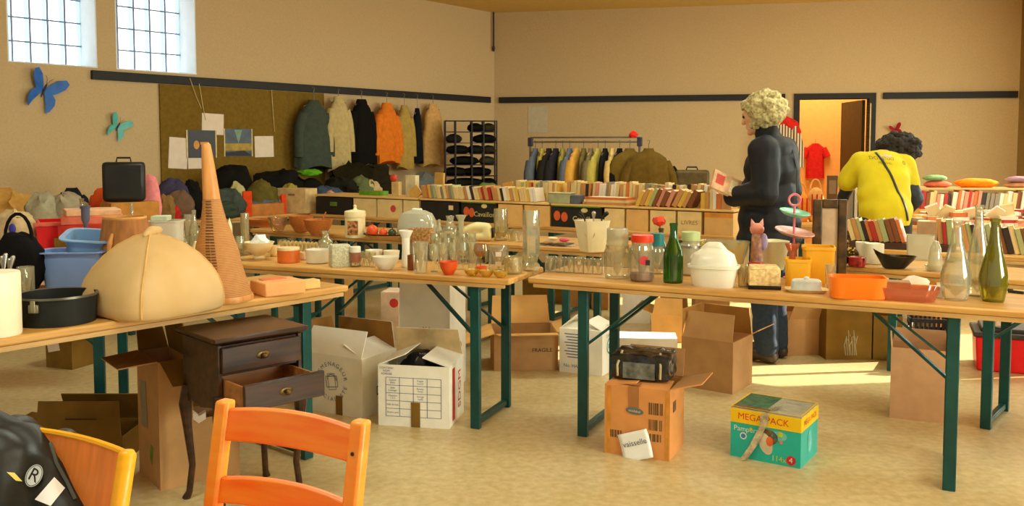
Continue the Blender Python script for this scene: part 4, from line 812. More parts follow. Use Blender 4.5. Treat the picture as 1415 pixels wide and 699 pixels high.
p_, s_ = put(1264, 396); b = MB(); b.ball((0, 0, .02), (.065, .04, .03)); b.v = [Vector((v.x, v.y, max(v.z, 0))) for v in ruffle(b, .015, 25).v]; solo('tissue', b, M('pinkish_tissue', (246, 222, 200), .8), 'crumpled pale tissue behind the clear tray', 'tissue', p_)
p_, s_ = put(1281, 407); b = MB(); b.box((0, 0, .02), (.12, .07, .04)); solo('card_box', b, tan2, 'flat tan box left of the clear carafe', 'box', p_, R(-30), bevel=.003)
p_, s_ = put(1297, 411); b = MB(); b.box((0, 0, .025), (.035, .02, .05)); solo('label_card', b, WPL, 'small white card box left of the clear carafe', 'box', p_, R(-20), bevel=.002)
vs('pear', G, 1320, 414, 40, 110, 'carafe', 'clear ribbed glass carafe, nearest of the right bottles', 'carafe', seg=16)
vs('pear', G, 1350, 409, 34, 126, 'carafe', 'taller clear glass bottle behind the carafe and olive bottle', 'bottle')
vs('pear', GO, 1372, 416, 37, 114, 'glass_bottle', 'olive green pear shaped bottle at the right', 'bottle')
p_, s_ = put(1403, 405); b = MB(); b.bar((-.02, .02, .006), (.02, -.03, .006), .012); solo('marker_pen', b, ink_k, 'short black pen lying right of the olive bottle', 'pen', p_)
# ---- right table behind
vs('cup', WH, 1191, 361, 18, 27, 'mug', 'plain white mug on the right table behind the orange box', 'mug'); vs('straight', M('floral_white', (238, 232, 200), .35, var=.12, scale=50), 1207, 364, 23, 28, 'mug', 'white patterned square mug left of the black bowl', 'mug', sq=5)
p_, s_ = put(1236, 371); b = MB(); pr = [(0, 0), (.05, 0), (.06, .008), (.1, .05), (.112, .068), (.106, .068), (.092, .05), (.05, .014), (0, .012)]; b.lathe(pr, 36, Matrix.Diagonal((1, .6, 1, 1)))
b.v = [Vector((v.x, v.y, v.z + (.03 if v.z > .04 else 0) * max(0, -v.x / .1) ** 2)) for v in b.v]; solo('shell_bowl', b, BLKC, 'black glossy boat shaped bowl on the right table', 'bowl', p_, R(-6))
p_, s_ = put(1271, 358); b = MB(); b.lathe([(0, 0), (.068, 0), (.075, .14), (.071, .14), (.064, .006), (0, .006)], 40, Matrix.Diagonal((1, .6, 1, 1)), 7); solo('clear_bin', b, GM, 'milky clear plastic bin behind the black bowl', 'bin', p_, R(-24))
p_, s_ = put(1292, 374); t = thing('lemon_squeezer', 'clear glass citrus press on the right table', 'squeezer', p_); b = MB(); b.lathe([(0, 0), (.04, 0), (.052, .03), (.048, .03), (.036, .008), (0, .008)], 24); obj('dish', b, GF, t); b = MB(); b.lathe([(0, .008), (.033, .01), (.034, .06), (.026, .12), (.012, .155), (0, .16)], 16); obj('dome', b, GF, t)
p_, s_ = put(1184, 368); b = MB(); b.lathe([(0, 0), (.04, 0), (.046, .01), (.046, .05), (.04, .052), (0, .04)], 20); solo('votive_glass', b, M('votive_red', (170, 36, 30), .25, var=.4, scale=40), 'low red votive holder at the left end of the right table', 'candle holder', p_)
for i, (px, py, r, c_, lab) in enumerate(((1164, 367, .034, (84, 22, 24), 'dark red glass ball at the left end of the right table'), (1178, 361, .036, (110, 84, 24), 'dull gold ball left of the plain white mug'), (1165, 358, .034, (70, 56, 24), 'dark bronze ball behind the dark red ball'), (1153, 365, .03, (150, 120, 50), 'bright gold ball left of the dark red ball'))):
    p_, s_ = put(px, py); b = MB(); b.ball((0, 0, r), r); b.tube([(0, 0, 2 * r - .002), (0, 0, 2 * r + .01)], .006); solo('bauble', b, M('bauble%d' % i, c_, .18, .6, var=.5, scale=50), lab, 'bauble', p_, group='Christmas baubles on the right table')
p_, s_ = put(1163, 361); b = MB(); b.limb([(-.02, .04, .02), (0, .05, .06), (.03, .05, .1), (-.03, .05, .12)], [.03, .034, .026, .02]); bb = ruffle(remesh(b, .008), .02, 40); bb.v = [Vector((v.x, v.y, max(0, v.z))) for v in bb.v]; solo('garland', bb, M('gilt', (140, 104, 34), .3, .5, var=.6, scale=40, bump=.5), 'heap of dark gilt garland behind the baubles', 'garland', p_)
# ---- frame and cake stand at the back of the front table
p_, s_ = put(1145, 381); t = thing('picture_frame', 'ornate dark wooden picture frame with pale mount on the front table', 'frame', p_, R(-6)); w_, h_ = 46 * s_, 106 * s_
b = MB(); bw = w_ * .27
for c_, d_ in (((-w_ / 2 + bw / 2, 0, h_ / 2), (bw, .024, h_)), ((w_ / 2 - bw / 2, 0, h_ / 2), (bw, .024, h_)), ((0, 0, h_ - bw / 2), (w_ - 2 * bw, .024, bw)), ((0, 0, bw / 2), (w_ - 2 * bw, .024, bw))): b.box(c_, d_)
obj('frame_moulding', b, M('dark_walnut', (86, 60, 20), .35, var=.5, scale=16, bump=.2), t, bevel=.006); b = MB(); b.box((0, .004, h_ / 2), (w_ - 2 * bw, .008, h_ - 2 * bw)); obj('picture_mount', b, M('taupe_mount', (196, 164, 128), .7), t, smooth=0); b = MB(); b.bar((0, .012, h_ * .6), (0, .11, .004), .03, .006); obj('easel_back', b, card_dk, t)
p_, s_ = put(1096, 384); t = thing('cake_stand', 'two tier cake stand with pink ring handle, turquoise and pink plates', 'cake stand', p_); k = s_; pk_m = M('pink_metal', (232, 120, 130), .35)
b = MB(); b.tube([(0, 0, 0), (0, 0, 100 * k)], .006); b.lathe([(0, 0), (.05, 0), (.05, .004), (.008, .012), (0, .012)], 20); obj('pole', b, pk_m, t)
b = MB(); n = 20; b.tube([(.028 * math.cos(6.2832 * i / n), 0, 108 * k + .028 * math.sin(6.2832 * i / n)) for i in range(n + 1)], .006, 6); obj('ring_handle', b, pk_m, t)
for zz, r_, mt, nm in ((60, 27, M('pink_plate', (224, 160, 150), .3), 'lower_plate'), (87, 21, M('turquoise_plate', (130, 214, 180), .3), 'upper_plate')): b = MB(); b.lathe([(.006, 0), (r_ * k * .7, 0), (r_ * k, .016), (r_ * k * .98, .02), (r_ * k * .7, .006), (.006, .006)], 32); obj(nm, b, mt, t, (0, 0, zz * k), (R(9), R(8), 0))
# ---- second row table
p_, s_ = put(352, 316); b = MB(); b.lathe([(0, 0), (.14, 0), (.17, .06), (.16, .06), (.13, .012), (0, .012)], 40, Matrix.Diagonal((1, .6, 1, 1)), 4); solo('wooden_tray', b, WDN, 'shallow orange wooden tray at the left end of the second row', 'tray', p_ + Vector((.02, .22, 0)), R(-25))
vs('bowl', GA, 384, 320, 27, 20, 'sugar_bowl', 'amber glass sugar bowl left of the wooden bowl', 'bowl'); vs('bowl', WDN, 416, 320, 34, 22, 'wooden_bowl', 'light wooden bowl left of and behind the other wooden bowl', 'bowl'); vs('bowl', WDN, 440, 325, 40, 22, 'wooden_bowl', 'orange brown wooden bowl on the second row table', 'bowl')
sp_ = MB(); p_, s_ = put(440, 325); sp_.bar((0, 0, .03), (.05, .03, .17), .012, .006); solo('wooden_spoon', sp_, WDN, 'wooden spoon handle sticking out of the orange brown wooden bowl', 'spoon', p_)
t = lid_vessel(491, 328, 28, 46, 17, CR, CR, 'canister', 'cream lidded canister with brown drawing on the second row table', 'canister', 'straight', 1.04, 1); q = rect(.075, .1, face_m(-.005, -t['r'] - .003, t['hb'] * .5)); obj('brown_drawing', q, M('drawing_brown', (196, 130, 70), .6, var=.5, scale=50), t, smooth=0)
p_, s_ = put(530, 330); t = thing('fruit_plate', 'dark rimmed oval wooden plate on the second row table', 'plate', p_, R(-18)); b = MB(); b.lathe([(0, 0), (.1, 0), (.15, .03), (.145, .033), (.1, .01), (0, .01)], 36, Matrix.Diagonal((1, .6, 1, 1))); obj('plate', b, M('plate_tan', (222, 160, 90), .5), t); b = MB(); b.lathe([(.147, .028), (.156, .03), (.15, .038), (.144, .033)], 36, Matrix.Diagonal((1, .6, 1, 1))); obj('rim', b, BLKC, t)
for i, (dx, r_, lab) in enumerate(((-.085, .042, 'larger red orange ceramic tomato on the dark rimmed plate'), (-.005, .03, 'smaller red orange ceramic tomato on the dark rimmed plate'), (.06, .03, 'dark green ceramic pepper on the dark rimmed plate'))): b = MB(); b.ball((0, 0, r_), (r_, r_, r_)); b.tube([(0, 0, 2 * r_ - .004), (.004, 0, 2 * r_ + .008)], .004); solo('ceramic_fruit', b, RDO if i < 2 else M('pepper_green', (50, 70, 50), .3), lab, 'ornament', p_ + Vector((dx, .02 - dx * .3, .012)))
p_, s_ = put(575, 331); t = thing('cheese_dome', 'large milky plastic dome cover on the second row table', 'cover', p_ + Vector((0, .08, 0)), R(-22)); a = 29 * s_; b = MB(); b.lathe([(a * .98, 0), (a, .01), (a, .07), (a * .93, .13), (a * .74, .18), (a * .4, .2), (0, .203), (0, .198), (a * .4, .195), (a * .72, .175), (a * .96, .07), (a * .96, 0)], 40, Matrix.Diagonal((1, .65, 1, 1)), 2.6); obj('dome', b, GM, t); b = MB(); b.lathe([(0, 0), (a * .95, 0), (a * .95, .006), (0, .006)], 40, Matrix.Diagonal((1, .65, 1, 1)), 2.6); obj('base_board', b, CR, t); b = MB(); b.limb([(-.03, 0, .205), (.03, 0, .205)], [.01, .01]); obj('dome_handle', b, WH, t)
p_, s_ = put(582, 336); b = MB(); b.lathe([(0, 0), (.06, 0), (.085, .085), (.085, .1), (.076, .1), (.056, .01), (0, .01)], 32, Matrix.Diagonal((1, .55, 1, 1)), 4); solo('wicker_basket', b, M('wicker_light', (214, 158, 92), .7, var=.3, scale=70, bump=.6), 'small wicker basket in front of the milky dome', 'basket', p_, R(-20))
vs('bottle', GF, 607, 333, 10, 30, 'small_bottle', 'small pale bottle right of the milky dome', 'bottle'); vs('bulb', G, 622, 334, 22, 36, 'decanter', 'clear glass jug right of the milky dome', 'jug'); vs('vase', GF, 637, 333, 15, 36, 'glass_vase', 'frosted glass vase left of the cream handset', 'vase')
p_, s_ = put(655, 333); t = thing('hand_mixer', 'cream arched kitchen appliance lying on the second row table', 'appliance', p_, R(-12)); b = MB(); b.limb([(-.13, 0, .03), (-.06, 0, .075), (.02, 0, .1), (.09, 0, .095)], [.024, .03, .034, .034]); b.limb([(.09, 0, .095), (.1, 0, .04)], [.034, .038]); b.limb([(.1, 0, .036), (-.02, 0, .03)], [.034, .026]); bb = remesh(b, .008); bb.v = [Vector((v.x, v.y, max(0, v.z))) for v in bb.v]; obj('appliance_body', bb, M('cream_plastic', (240, 222, 160), .4, var=.03), t); b = MB(); b.box((.135, 0, .06), (.012, .05, .07)); obj('end_cap', b, BLKC, t, bevel=.004)
vs('hex', CUT, 692, 332, 19, 44, 'decanter', 'cut glass decanter right of the cream appliance', 'decanter', seg=8); vs('tumbler', CUT, 707, 333, 11, 16, 'shot_glass', 'small cut glass right of the cut glass decanter', 'glass', seg=10); vs('tumbler', G, 717, 334, 10, 15, 'shot_glass', 'small clear glass left of the tall hexagonal vase', 'glass')
z_ = TZ
for i, (c_, lab, rz_) in enumerate((((206, 190, 160), 'grey magazine lying lowest before the white planter', -20), ((120, 110, 80), 'dark patterned magazine in the middle before the white planter', -32), ((206, 160, 110), 'tan brochure topmost before the white planter', -12))):
    p_, s_ = put(772, 340); b = MB(); b.box((0, 0, .004), (.24 - i * .05, .13, .008)); solo('magazine', b, M('magazine%d' % i, c_, .4, var=.4, scale=25), lab, 'magazine', Vector((p_.x - i * .01, p_.y + .05, z_)), R(rz_), group='magazines on the second row table'); z_ += .0085
b = MB(); b.ball((0, 0, .012), (.035, .022, .012)); solo('soap_bar', b, M('hot_pink', (240, 80, 110), .4), 'bright pink soap on the magazines before the white planter', 'soap', put(778, 340)[0] + Vector((.01, .03, .026)))
b = MB(); b.ball((0, 0, .012), (.035, .022, .012)); solo('ornament', b, CR, 'cream pebble ornament on the magazines', 'ornament', put(764, 338)[0] + Vector((-.0, .04, .026)))
p_, s_ = put(818, 347); t = thing('paper_bin', 'white tapering square planter with faint pink print', 'planter', p_, R(24)); a = 20 * s_; b = MB(); b.lathe([(0, 0), (a * .66, 0), (a * .68, .004), (a, 43 * s_), (a * .95, 43 * s_), (a * .62, .01), (0, .01)], 40, None, 8); obj('planter_body', b, M('ivory_plastic', (244, 226, 180), .4, var=.03), t); q = disc(.03, face_m(-.02, -a * .93, .115, 0, 0)); q.v = [Matrix.Rotation(R(-24), 4, 'Z') @ v for v in q.v]; obj('pink_print', q, M('faint_pink', (236, 186, 140), .5), t, smooth=0)
for i, (dx, tx) in enumerate(((-.03, -.04), (.01, .0), (.04, .05))): b = MB(); b.limb([(dx, 0, .02), (dx + tx * .4, 0, .2), (dx + tx, 0, .235)], [.005, .005, .014]); solo('kitchen_tool', b, (BLKC, M('steel', (190, 186, 176), .3, 1, var=.03), BLKC)[i], ['black handled tool standing left in the white planter', 'steel tool standing in the middle of the white planter', 'black handled tool standing right in the white planter'][i], 'kitchen tool', p_ + Vector((0, 0, .0)), group='tools in the white planter')
# ================================================================= LEFT TABLES
def tubshell(w, d, h, k=.78, rim=.02, n=5, t_=.006):
    b = MB(); a = w / 2; m = Matrix.Diagonal((1, d / w, 1, 1))
    b.lathe([(0, 0), (a * k, 0), (a * (k + .03), .008), (a * .97, h - .006), (a + rim, h - .006), (a + rim, h), (a * .95, h), (a * k * .96, .012), (0, .012)], 44, m, n); return b
blue_m = M('light_blue_plastic', (132, 162, 226), .35, var=.03); blue2 = M('pale_blue_plastic', (140, 180, 226), .35, var=.03)
p_, s_ = put(100, 396); w_ = 84 * s_
solo('plastic_tub', tubshell(w_, w_ * .72, 50 * s_, .8), blue_m, 'light blue plastic tub standing in front on the left table', 'tub', p_ + Vector((0, .03, 0)), R(8), group='blue plastic tubs')
o = solo('plastic_tub', tubshell(w_ * .74, w_ * .56, 40 * s_, .8), blue2, 'paler blue plastic tub tilted and stacked inside the front blue tub', 'tub', p_ + Vector((.045, .1, 31 * s_)), R(8), group='blue plastic tubs'); o.rotation_euler = (R(14), R(4), R(8))
p_, s_ = put(183, 388); t = thing('lamp_shade', 'brown pleated fabric lampshade behind the cream dome', 'lampshade', p_ + Vector((0, -.07, 0))); r1, r0, h = 27 * s_, 41 * s_, 91 * s_
b = MB(); b.lathe([(r0, 0), (r1, h), (r1 - .004, h), (r0 - .004, 0)], 48); obj('shade', b, M('brown_fabric', (176, 116, 62), .8, var=.15, scale=40, stretch=(1, 1, .2)), t)
for z_, r_ in ((0, r0), (h - .012, r1)): b = MB(); b.lathe([(r_ + .002, 0), (r_ + .004, .006), (r_ + .002, .012), (r_ - .006, .012), (r_ - .006, 0)], 48); obj('trim_band', b, M('gold_trim', (226, 160, 84), .5), t, (0, 0, z_))
b = MB(); b.limb([(-.02, -r1 - .045, h * .48), (-.016, -r1 - .035, h * .62), (-.01, -r1 - .022, h * .76)], [.006, .012, .007]); obj('motif', b, MATS['gold_trim'], t)
p_, s_ = put(185, 358); vs('bottle', G, 184, 352, 12, 72, 'perfume_bottle', 'slim clear bottle rising behind the brown lampshade', 'bottle')
p_, s_ = put(232, 366); t = thing('storage_tub', 'off white plastic bin with flat lid behind the cream dome', 'bin', p_, R(6)); b = tubshell(42 * s_, 36 * s_, 62 * s_, .84, .006); obj('bin_body', b, M('offwhite_plastic', (216, 204, 180), .4, var=.04), t); b = MB(); b.box((-.03, 0, 65 * s_), (22 * s_, 24 * s_, 7 * s_)); obj('lid', b, M('pale_green_plastic', (206, 214, 180), .4), t, bevel=.004)
for i, (px, py, w, h, kd, lab) in enumerate(((253, 352, 15, 34, 'bulb', 'small clear cruet right of the off white bin'), (269, 348, 15, 58, 'bottle', 'tall clear bottle left of the wicker cone'), (261, 342, 14, 46, 'jar', 'clear bottle behind the cruet and tall bottle'))): vs(kd, G, px, py, w, h, 'glass_bottle', lab, 'bottle')
b = MB(); p_, s_ = put(253, 368); b.lathe([(0, 0), (.02, 0), (.022, .05), (.014, .06), (0, .06)], 20); solo('spice_jar', b, M('dark_jar', (70, 50, 40), .3), 'small dark jar below the cruet', 'jar', p_)
b = MB(); p_, s_ = put(264, 366); b.limb([(0, 0, .012), (.02, 0, .08), (.03, 0, .12)], [.012, .018, .012]); solo('pestle', b, CR, 'cream wooden pestle left of the wicker cone', 'pestle', p_)
# front left table: canister, cake tin, jars
p_, s_ = put(-6, 462); b = MB(); r_ = 33 * s_; b.lathe([(0, 0), (r_ * .98, 0), (r_, .006), (r_, 84 * s_), (r_ * .97, 87 * s_), (0, 87 * s_)], 36); solo('canister', b, M('white_canister', (250, 240, 206), .4, var=.02), 'smooth white cylinder canister at the left end of the front table', 'canister', p_)
p_, s_ = put(79, 444); t = thing('cake_tin', 'black springform cake tin beside the cream dome', 'cake tin', p_); r_ = 51 * s_; h = 37 * s_; blkm = M('black_tin', (34, 36, 34), .6, 0, var=.15, spec=.2)
b = MB(); b.lathe([(0, 0), (r_ * .97, 0), (r_ * .975, .004), (r_, h), (r_ * 1.025, h), (r_ * 1.025, h + .005), (r_ * .975, h + .005), (r_ * .95, .008), (0, .008)], 48); obj('tin_wall', b, blkm, t); b = MB(); b.lathe([(r_ * 1.02, h - .002), (r_ * 1.04, h), (r_ * 1.03, h + .008), (r_ * .975, h + .006)], 48); obj('rim', b, M('grey_rim', (104, 100, 84), .35, .5), t)
b = MB(); b.box((-.01, -r_ - .006, h * .72), (.035, .012, .03)); b.box((-.01, -r_ - .012, h * .8), (.018, .006, .045)); obj('clasp', b, M('clasp_steel', (140, 134, 110), .35, .7), t, bevel=.003)
p_, s_ = put(38, 432); vs('straight', G, 37, 428, 22, 60, 'glass_jar', 'plain clear glass jar behind the white canister', 'jar'); t = thing('cutlery_jar', 'clear jar holding cutlery behind the white canister', 'jar', put(8, 432)[0]); s_ = put(8, 432)[1]; link('jar_body', vmesh('straight', G), t, (0, 0, 0), (0, 0, 0), (16 * s_, 16 * s_, 50 * s_))
for i in range(5): b = MB(); x_ = (i - 2) * .011; b.limb([(x_ * .3, 0, .01), (x_, .01 * (i % 2), .16), (x_ * 1.3, .012, .2 + .01 * (i % 3))], [.003, .003, .009]); solo('spoon', b, M('steel', (190, 186, 176), .3, 1, var=.03), 'steel spoon, %s from the left in the cutlery jar' % ordinal(i + 1), 'spoon', put(8, 432)[0] + Vector((0, 0, .004)), group='cutlery in the glass jar')
b = MB(); p_, s_ = put(187, 440); b.lathe([(0, 0), (.02, 0), (.03, .008), (.027, .009), (0, .004)], 24, Matrix.Diagonal((1, .6, 1, 1))); solo('saucer', b, CR, 'tiny cream saucer under the edge of the cream dome', 'saucer', p_)
# far left heap
def softlump(w, d, h, seed, p=2.6, amp=.12):
    b = MB(); n = 26
    b.lathe([(math.sin(math.pi * i / 18) if 0 < i < 18 else 0, -math.cos(math.pi * i / 18)) for i in range(19)], n, None, p)
    out = MB(); out.f = b.f
    for v in b.v:
        z = max(v.z, -.75); q = noise.noise_vector(v * 1.7 + Vector((seed * 3.1, seed, 0))) + .6 * noise.noise_vector(v * 3.6 + Vector((seed, 0, seed))) + .3 * noise.noise_vector(v * 9 + Vector((seed, seed, 0)))
        out.v.append(Vector((v.x * w / 2 + q.x * amp * w, v.y * d / 2 + q.y * amp * d, max(0, (z + .75) / 1.75 * h + (q.z * amp * h if z > -.7 else 0)))))
    return out
FAB = {}
def fab(c, bump=.3): 
    k = 'cloth_%d_%d_%d' % c; return M(k, c, .85, var=.09, scale=24, bump=bump, spec=.1)
def lump(px, py, w, h, c, name, label, cat, z=None, d=None, seed=None, p=2.6, amp=.1, mat=None, group=None, rz=0, handle=False, off=(0, 0, 0)):
    p_, s_ = put(px, py, z); b = softlump(w * s_, (d or w * .7) * s_, h * s_, seed if seed is not None else px * .37, p, amp); o = p_ + Vector(off)
    if handle:
        t = thing(name, label, cat, o, rz, group); obj('bag_body', b, mat or fab(c), t, smooth=60); q = MB(); hs, ws_ = h * s_, w * s_
        q.tube([(ws_ * .28 * math.cos(R(a)), 0, hs * .86 + hs * .42 * math.sin(R(a))) for a in range(0, 181, 20)], .008, 6); obj('bag_handle', q, mat or fab(c), t); return t
    return solo(name, b, mat or fab(c), label, cat, o, rz, group, smooth=60)
# red crate, board game boxes, bag etc. on the far left table
def tw(px, py, off=0): p_ = at(px, py, TZ); return p_
p_, s_ = put(72, 352); t = thing('plastic_crate', 'bright red plastic crate with cut out front at the far left', 'crate', p_ + Vector((0, .12, 0)), R(30)); w_, h_, d_ = 58 * s_, 46 * s_, .3; b = MB(); red_m = M('bright_red_plastic', (236, 22, 28), .35, var=.04)
b.prism([(-w_ / 2, 0), (-.04, 0), (0, h_ * .45), (.04, 0), (w_ / 2, 0), (w_ / 2 + .02, h_), (-w_ / 2 - .02, h_)], .012, Matrix.Translation((0, -d_ / 2, 0))); b.box((0, d_ / 2, h_ / 2), (w_, .012, h_)); 
for s in (-1, 1): b.box((s * w_ / 2, 0, h_ / 2), (.012, d_ - .012, h_))
b.box((0, 0, .006), (w_, d_, .012)); obj('crate_shell', b, red_m, t, smooth=0); b = MB(); b.box((0, -d_ / 2 - .008, h_ - .012), (w_ + .06, .016, .024)); obj('crate_rim', b, M('salmon_rim', (240, 110, 80), .4), t, bevel=.004)
z_ = at(118, 352, TZ); 
for i, (c_, lab, w, h) in enumerate((((226, 54, 34), 'flat red board game box lowest beside the red crate', .36, .075), ((240, 120, 90), 'flat salmon board game box on the red one beside the red crate', .34, .05), ((240, 180, 130), 'flat pale game box topmost beside the red crate', .3, .035))):
    b = MB(); b.box((0, 0, h / 2), (w, .26, h)); hz = TZ + (.06 if 0 else 0) + sum((.075, .05, .035)[:i]) + .11
    solo('game_box', b, M('gamebox%d' % i, c_, .5), lab, 'box', Vector((z_.x, z_.y + .1, hz)), R(22 + 4 * i), group='board game boxes at the far left', bevel=.004)
b = MB(); b.box((0, 0, .055), (.4, .28, .11)); solo('storage_carton', b, card_dk, 'brown carton under the board game boxes at the far left', 'box', Vector((z_.x, z_.y + .1, TZ)), R(22), bevel=.004)
b = MB(); p_, s_ = put(131, 356); b.lathe([(0, 0), (.035, 0), (.035, .01), (.012, .03), (.011, .2), (.022, .23), (.024, .29), (.03, .31), (.018, .31), (.014, .26), (0, .25)], 20); solo('candlestick', b, M('slate_blue_metal', (96, 98, 122), .4), 'slate grey candlestick standing behind the blue tubs', 'candlestick', p_ + Vector((0, -.1, 0)))
vs('pear', GA, 115, 350, 17, 76, 'glass_bottle', 'amber tinted clear bottle left of the slate candlestick', 'bottle')
lump(28, 400, 66, 82, (22, 20, 22), 'leather_bag', 'large black leather bag at the far left behind the glass jars', 'bag', handle=True, amp=.06)
b = MB(); p_, s_ = put(12, 392); b.lathe([(0, 0), (.05, 0), (.054, .06), (.05, .07), (0, .07)], 24); solo('mug', b, M('mug_orange', (230, 150, 50), .4), 'orange round pot in front of the black leather bag', 'pot', p_ + Vector((-.01, -.16, 0)))
b = MB(); p_, s_ = put(28, 402); b.box((0, 0, .02), (.2, .12, .04)); solo('flat_box', b, M('dark_olive_box', (90, 84, 48), .5), 'flat dark olive box between the black bag and glass jars', 'box', p_ + Vector((0, -.17, 0)), R(4), bevel=.004)
lump(20, 352, 62, 62, (206, 178, 132), 'stuffed_bundle', 'cream bundle of cloth with a blue spot behind the black bag', 'bundle', amp=.16); b = MB(); b.ball((0, 0, 0), (.022, .01, .03)); p_, s_ = put(17, 350); solo('blue_pin', b, M('blue_pin', (60, 60, 160)), 'small blue brooch on the cream cloth bundle', 'brooch', at_depth(17, 316, at(20, 352, TZ).y - .17))
lump(14, 322, 70, 58, (216, 164, 84), 'folded_blanket', 'ochre woollen heap against the left wall', 'blanket', amp=.14); lump(58, 326, 44, 58, (170, 160, 130), 'folded_cloth', 'grey beige folded cloth left of the patterned heap', 'cloth', amp=.14)
lump(88, 324, 50, 58, (176, 160, 132), 'folded_cloth', 'pale grey clothing heap behind the red crate', 'cloth', amp=.14); lump(108, 318, 44, 42, (166, 172, 140), 'folded_cloth', 'pale greenish cloth right of the pale grey heap', 'cloth', amp=.1); lump(46, 338, 40, 22, (150, 170, 160), 'folded_cloth', 'light bluish cloth lying left of the red crate', 'cloth')
lump(100, 312, 44, 50, (40, 40, 52), 'folded_cloth', 'dark navy cloth behind the amber bottle', 'cloth', amp=.14); lump(144, 318, 40, 58, (232, 92, 40), 'cloth_bag', 'orange red cloth bag left of the black case', 'bag', amp=.08)
p_, s_ = put(176, 324); b = MB(); b.box((0, 0, .12), (.36, .2, .24)); solo('storage_carton', b, M('ochre_carton', (190, 124, 44), .8), 'ochre brown carton under the black case at the left', 'box', p_ + Vector((0, .06, 0)), R(46), bevel=.005); pc = p_
t = thing('black_case', 'black hard case standing on the ochre carton at the left', 'case', p_ + Vector((-.03, .04, .24)), R(18)); b = MB(); b.box((0, 0, .15), (.29, .13, .29)); obj('case_shell', b, M('black_case_shell', (34, 32, 24), .4, var=.25, scale=6), t, bevel=.025); b = MB(); b.tube([(-.05, 0, .295), (-.045, 0, .325), (.045, 0, .325), (.05, 0, .295)], .007, 6); obj('case_handle', b, MATS['black_case_shell'], t)
lump(207, 318, 32, 78, (240, 140, 140), 'pink_bag', 'pink soft bag right of the black case', 'bag', amp=.06, d=18, p=4)
# table along the left wall: heaped bags and clothes
def wl_at(px, off, z=0):          # over the wall table under pixel column px, off behind its front edge
    p = on_line(WA, WB, px); nn = Vector((-(WB - WA).normalized().y, (WB - WA).normalized().x, 0)); q = p + nn * off
    q = on_line(WA + nn * off, WB + nn * off, px); q.z = TZ + z; return q
WRZ = math.atan2((WB - WA).y, (WB - WA).x)
def wlump(px, ytop, w, off, c, name, label, cat, z=0, seed=None, amp=.1, p=2.8, mat=None, handle=False, group=None, ybot=None, d=None):
    q = wl_at(px, off, z); s = mpp(q); h = (EYE + (HOR - ytop) * s) - q.z
    if p >= 7: b = MB(); b.box((0, 0, h / 2), (w * s, w * s * .8, h)); return solo(name, b, mat or fab(c), label, cat, q, WRZ - R(30), group, bevel=.004)
    ww = w * s * 1.22; b = softlump(ww, d or min(ww * .8, .32), h * .97, seed if seed is not None else px * .41 + off, p + .8, amp * 1.3)
    if handle:
        t = thing(name, label, cat, q, WRZ - R(30), group); obj('bag_body', b, mat or fab(c), t, smooth=60); qh = MB(); qh.tube([(ww * .25 * math.cos(R(a)), 0, h * .9 + h * .3 * math.sin(R(a))) for a in range(0, 181, 20)], .008, 6); obj('bag_handle', qh, mat or fab(c), t); return t
    return solo(name, b, mat or fab(c), label, cat, q, WRZ - R(30), group, smooth=60)
BK = (24, 22, 18); hg = 'bags heaped on the wall table'
wlump(242, 246, 36, .25, (70, 64, 86), 'patterned_bag', 'dark purplish patterned bag right of the pink bag', 'bag', amp=.08, group=hg); wlump(252, 262, 30, .08, (120, 92, 70), 'handbag', 'taupe handbag below the purplish patterned bag', 'bag', amp=.08, group=hg); wlump(233, 268, 20, .06, (146, 110, 60), 'handbag', 'small tan handbag beside the off white bin', 'bag', group=hg)
wlump(268, 248, 22, .2, BK, 'handbag', 'black upright handbag left of the wicker cone', 'bag', p=5, group=hg); wlump(244, 284, 14, .02, (196, 44, 40), 'purse', 'small red purse on the wall table behind the off white bin', 'purse')
wlump(322, 226, 52, .45, BK, 'leather_bag', 'big black bag right of the wicker cone below the posters', 'bag', amp=.08, group=hg); wlump(386, 234, 66, .48, BK, 'leather_bag', 'wide black bag heap below the dark hanging coat', 'bag', amp=.12, group=hg)
wlump(314, 258, 40, .12, (72, 80, 72), 'handbag', 'grey green handbag in front of the big black bag', 'bag', amp=.1, group=hg); wlump(330, 252, 22, .24, (190, 180, 120), 'folded_scarf', 'pale yellow scarf lying before the big black bag', 'scarf'); wlump(364, 250, 34, .2, (104, 92, 40), 'handbag', 'olive handbag between the two black bags', 'bag', group=hg)
wlump(312, 276, 30, .03, (62, 74, 60), 'clutch_bag', 'dark green clutch at the front of the wall table', 'bag', group=hg); wlump(404, 254, 24, .24, (160, 150, 56), 'folded_scarf', 'mustard green scarf right of the olive handbag', 'scarf'); wlump(362, 264, 40, .22, (92, 104, 122), 'folded_jeans', 'folded blue grey denim in front of the olive handbag', 'jeans', amp=.05, p=5)
wlump(344, 264, 12, .03, (236, 76, 30), 'tin_box', 'small red orange box before the blue grey denim', 'box', p=7, amp=.02); wlump(420, 262, 40, .3, (96, 106, 120), 'folded_jeans', 'folded grey blue cloth behind the white printed carton', 'cloth', amp=.06); wlump(394, 268, 7, .04, (240, 80, 40), 'small_tin', 'slim red orange tin standing left of the white printed carton', 'tin', p=7)
q = wl_at(360, .0); s = mpp(q)
b = MB(); b.box((0, 0, .055), (.42, .26, .11)); solo('wooden_box', b, M('orange_wood_box', (196, 120, 48), .6, var=.12), 'flat orange brown wooden box at the front of the wall table', 'box', wl_at(358, .14), WRZ, bevel=.004)
p0 = wl_at(411, .1); t = thing('printed_carton', 'white carton with small red prints left of the first black crate', 'box', p0, R(-22)); b = MB(); b.box((0, 0, .12), (.36, .2, .24)); obj('carton_body', b, M('cream_print_box', (226, 190, 128), .7), t, smooth=0, bevel=.003); t['w'], t['d'], t['h'] = .36, .2, .24
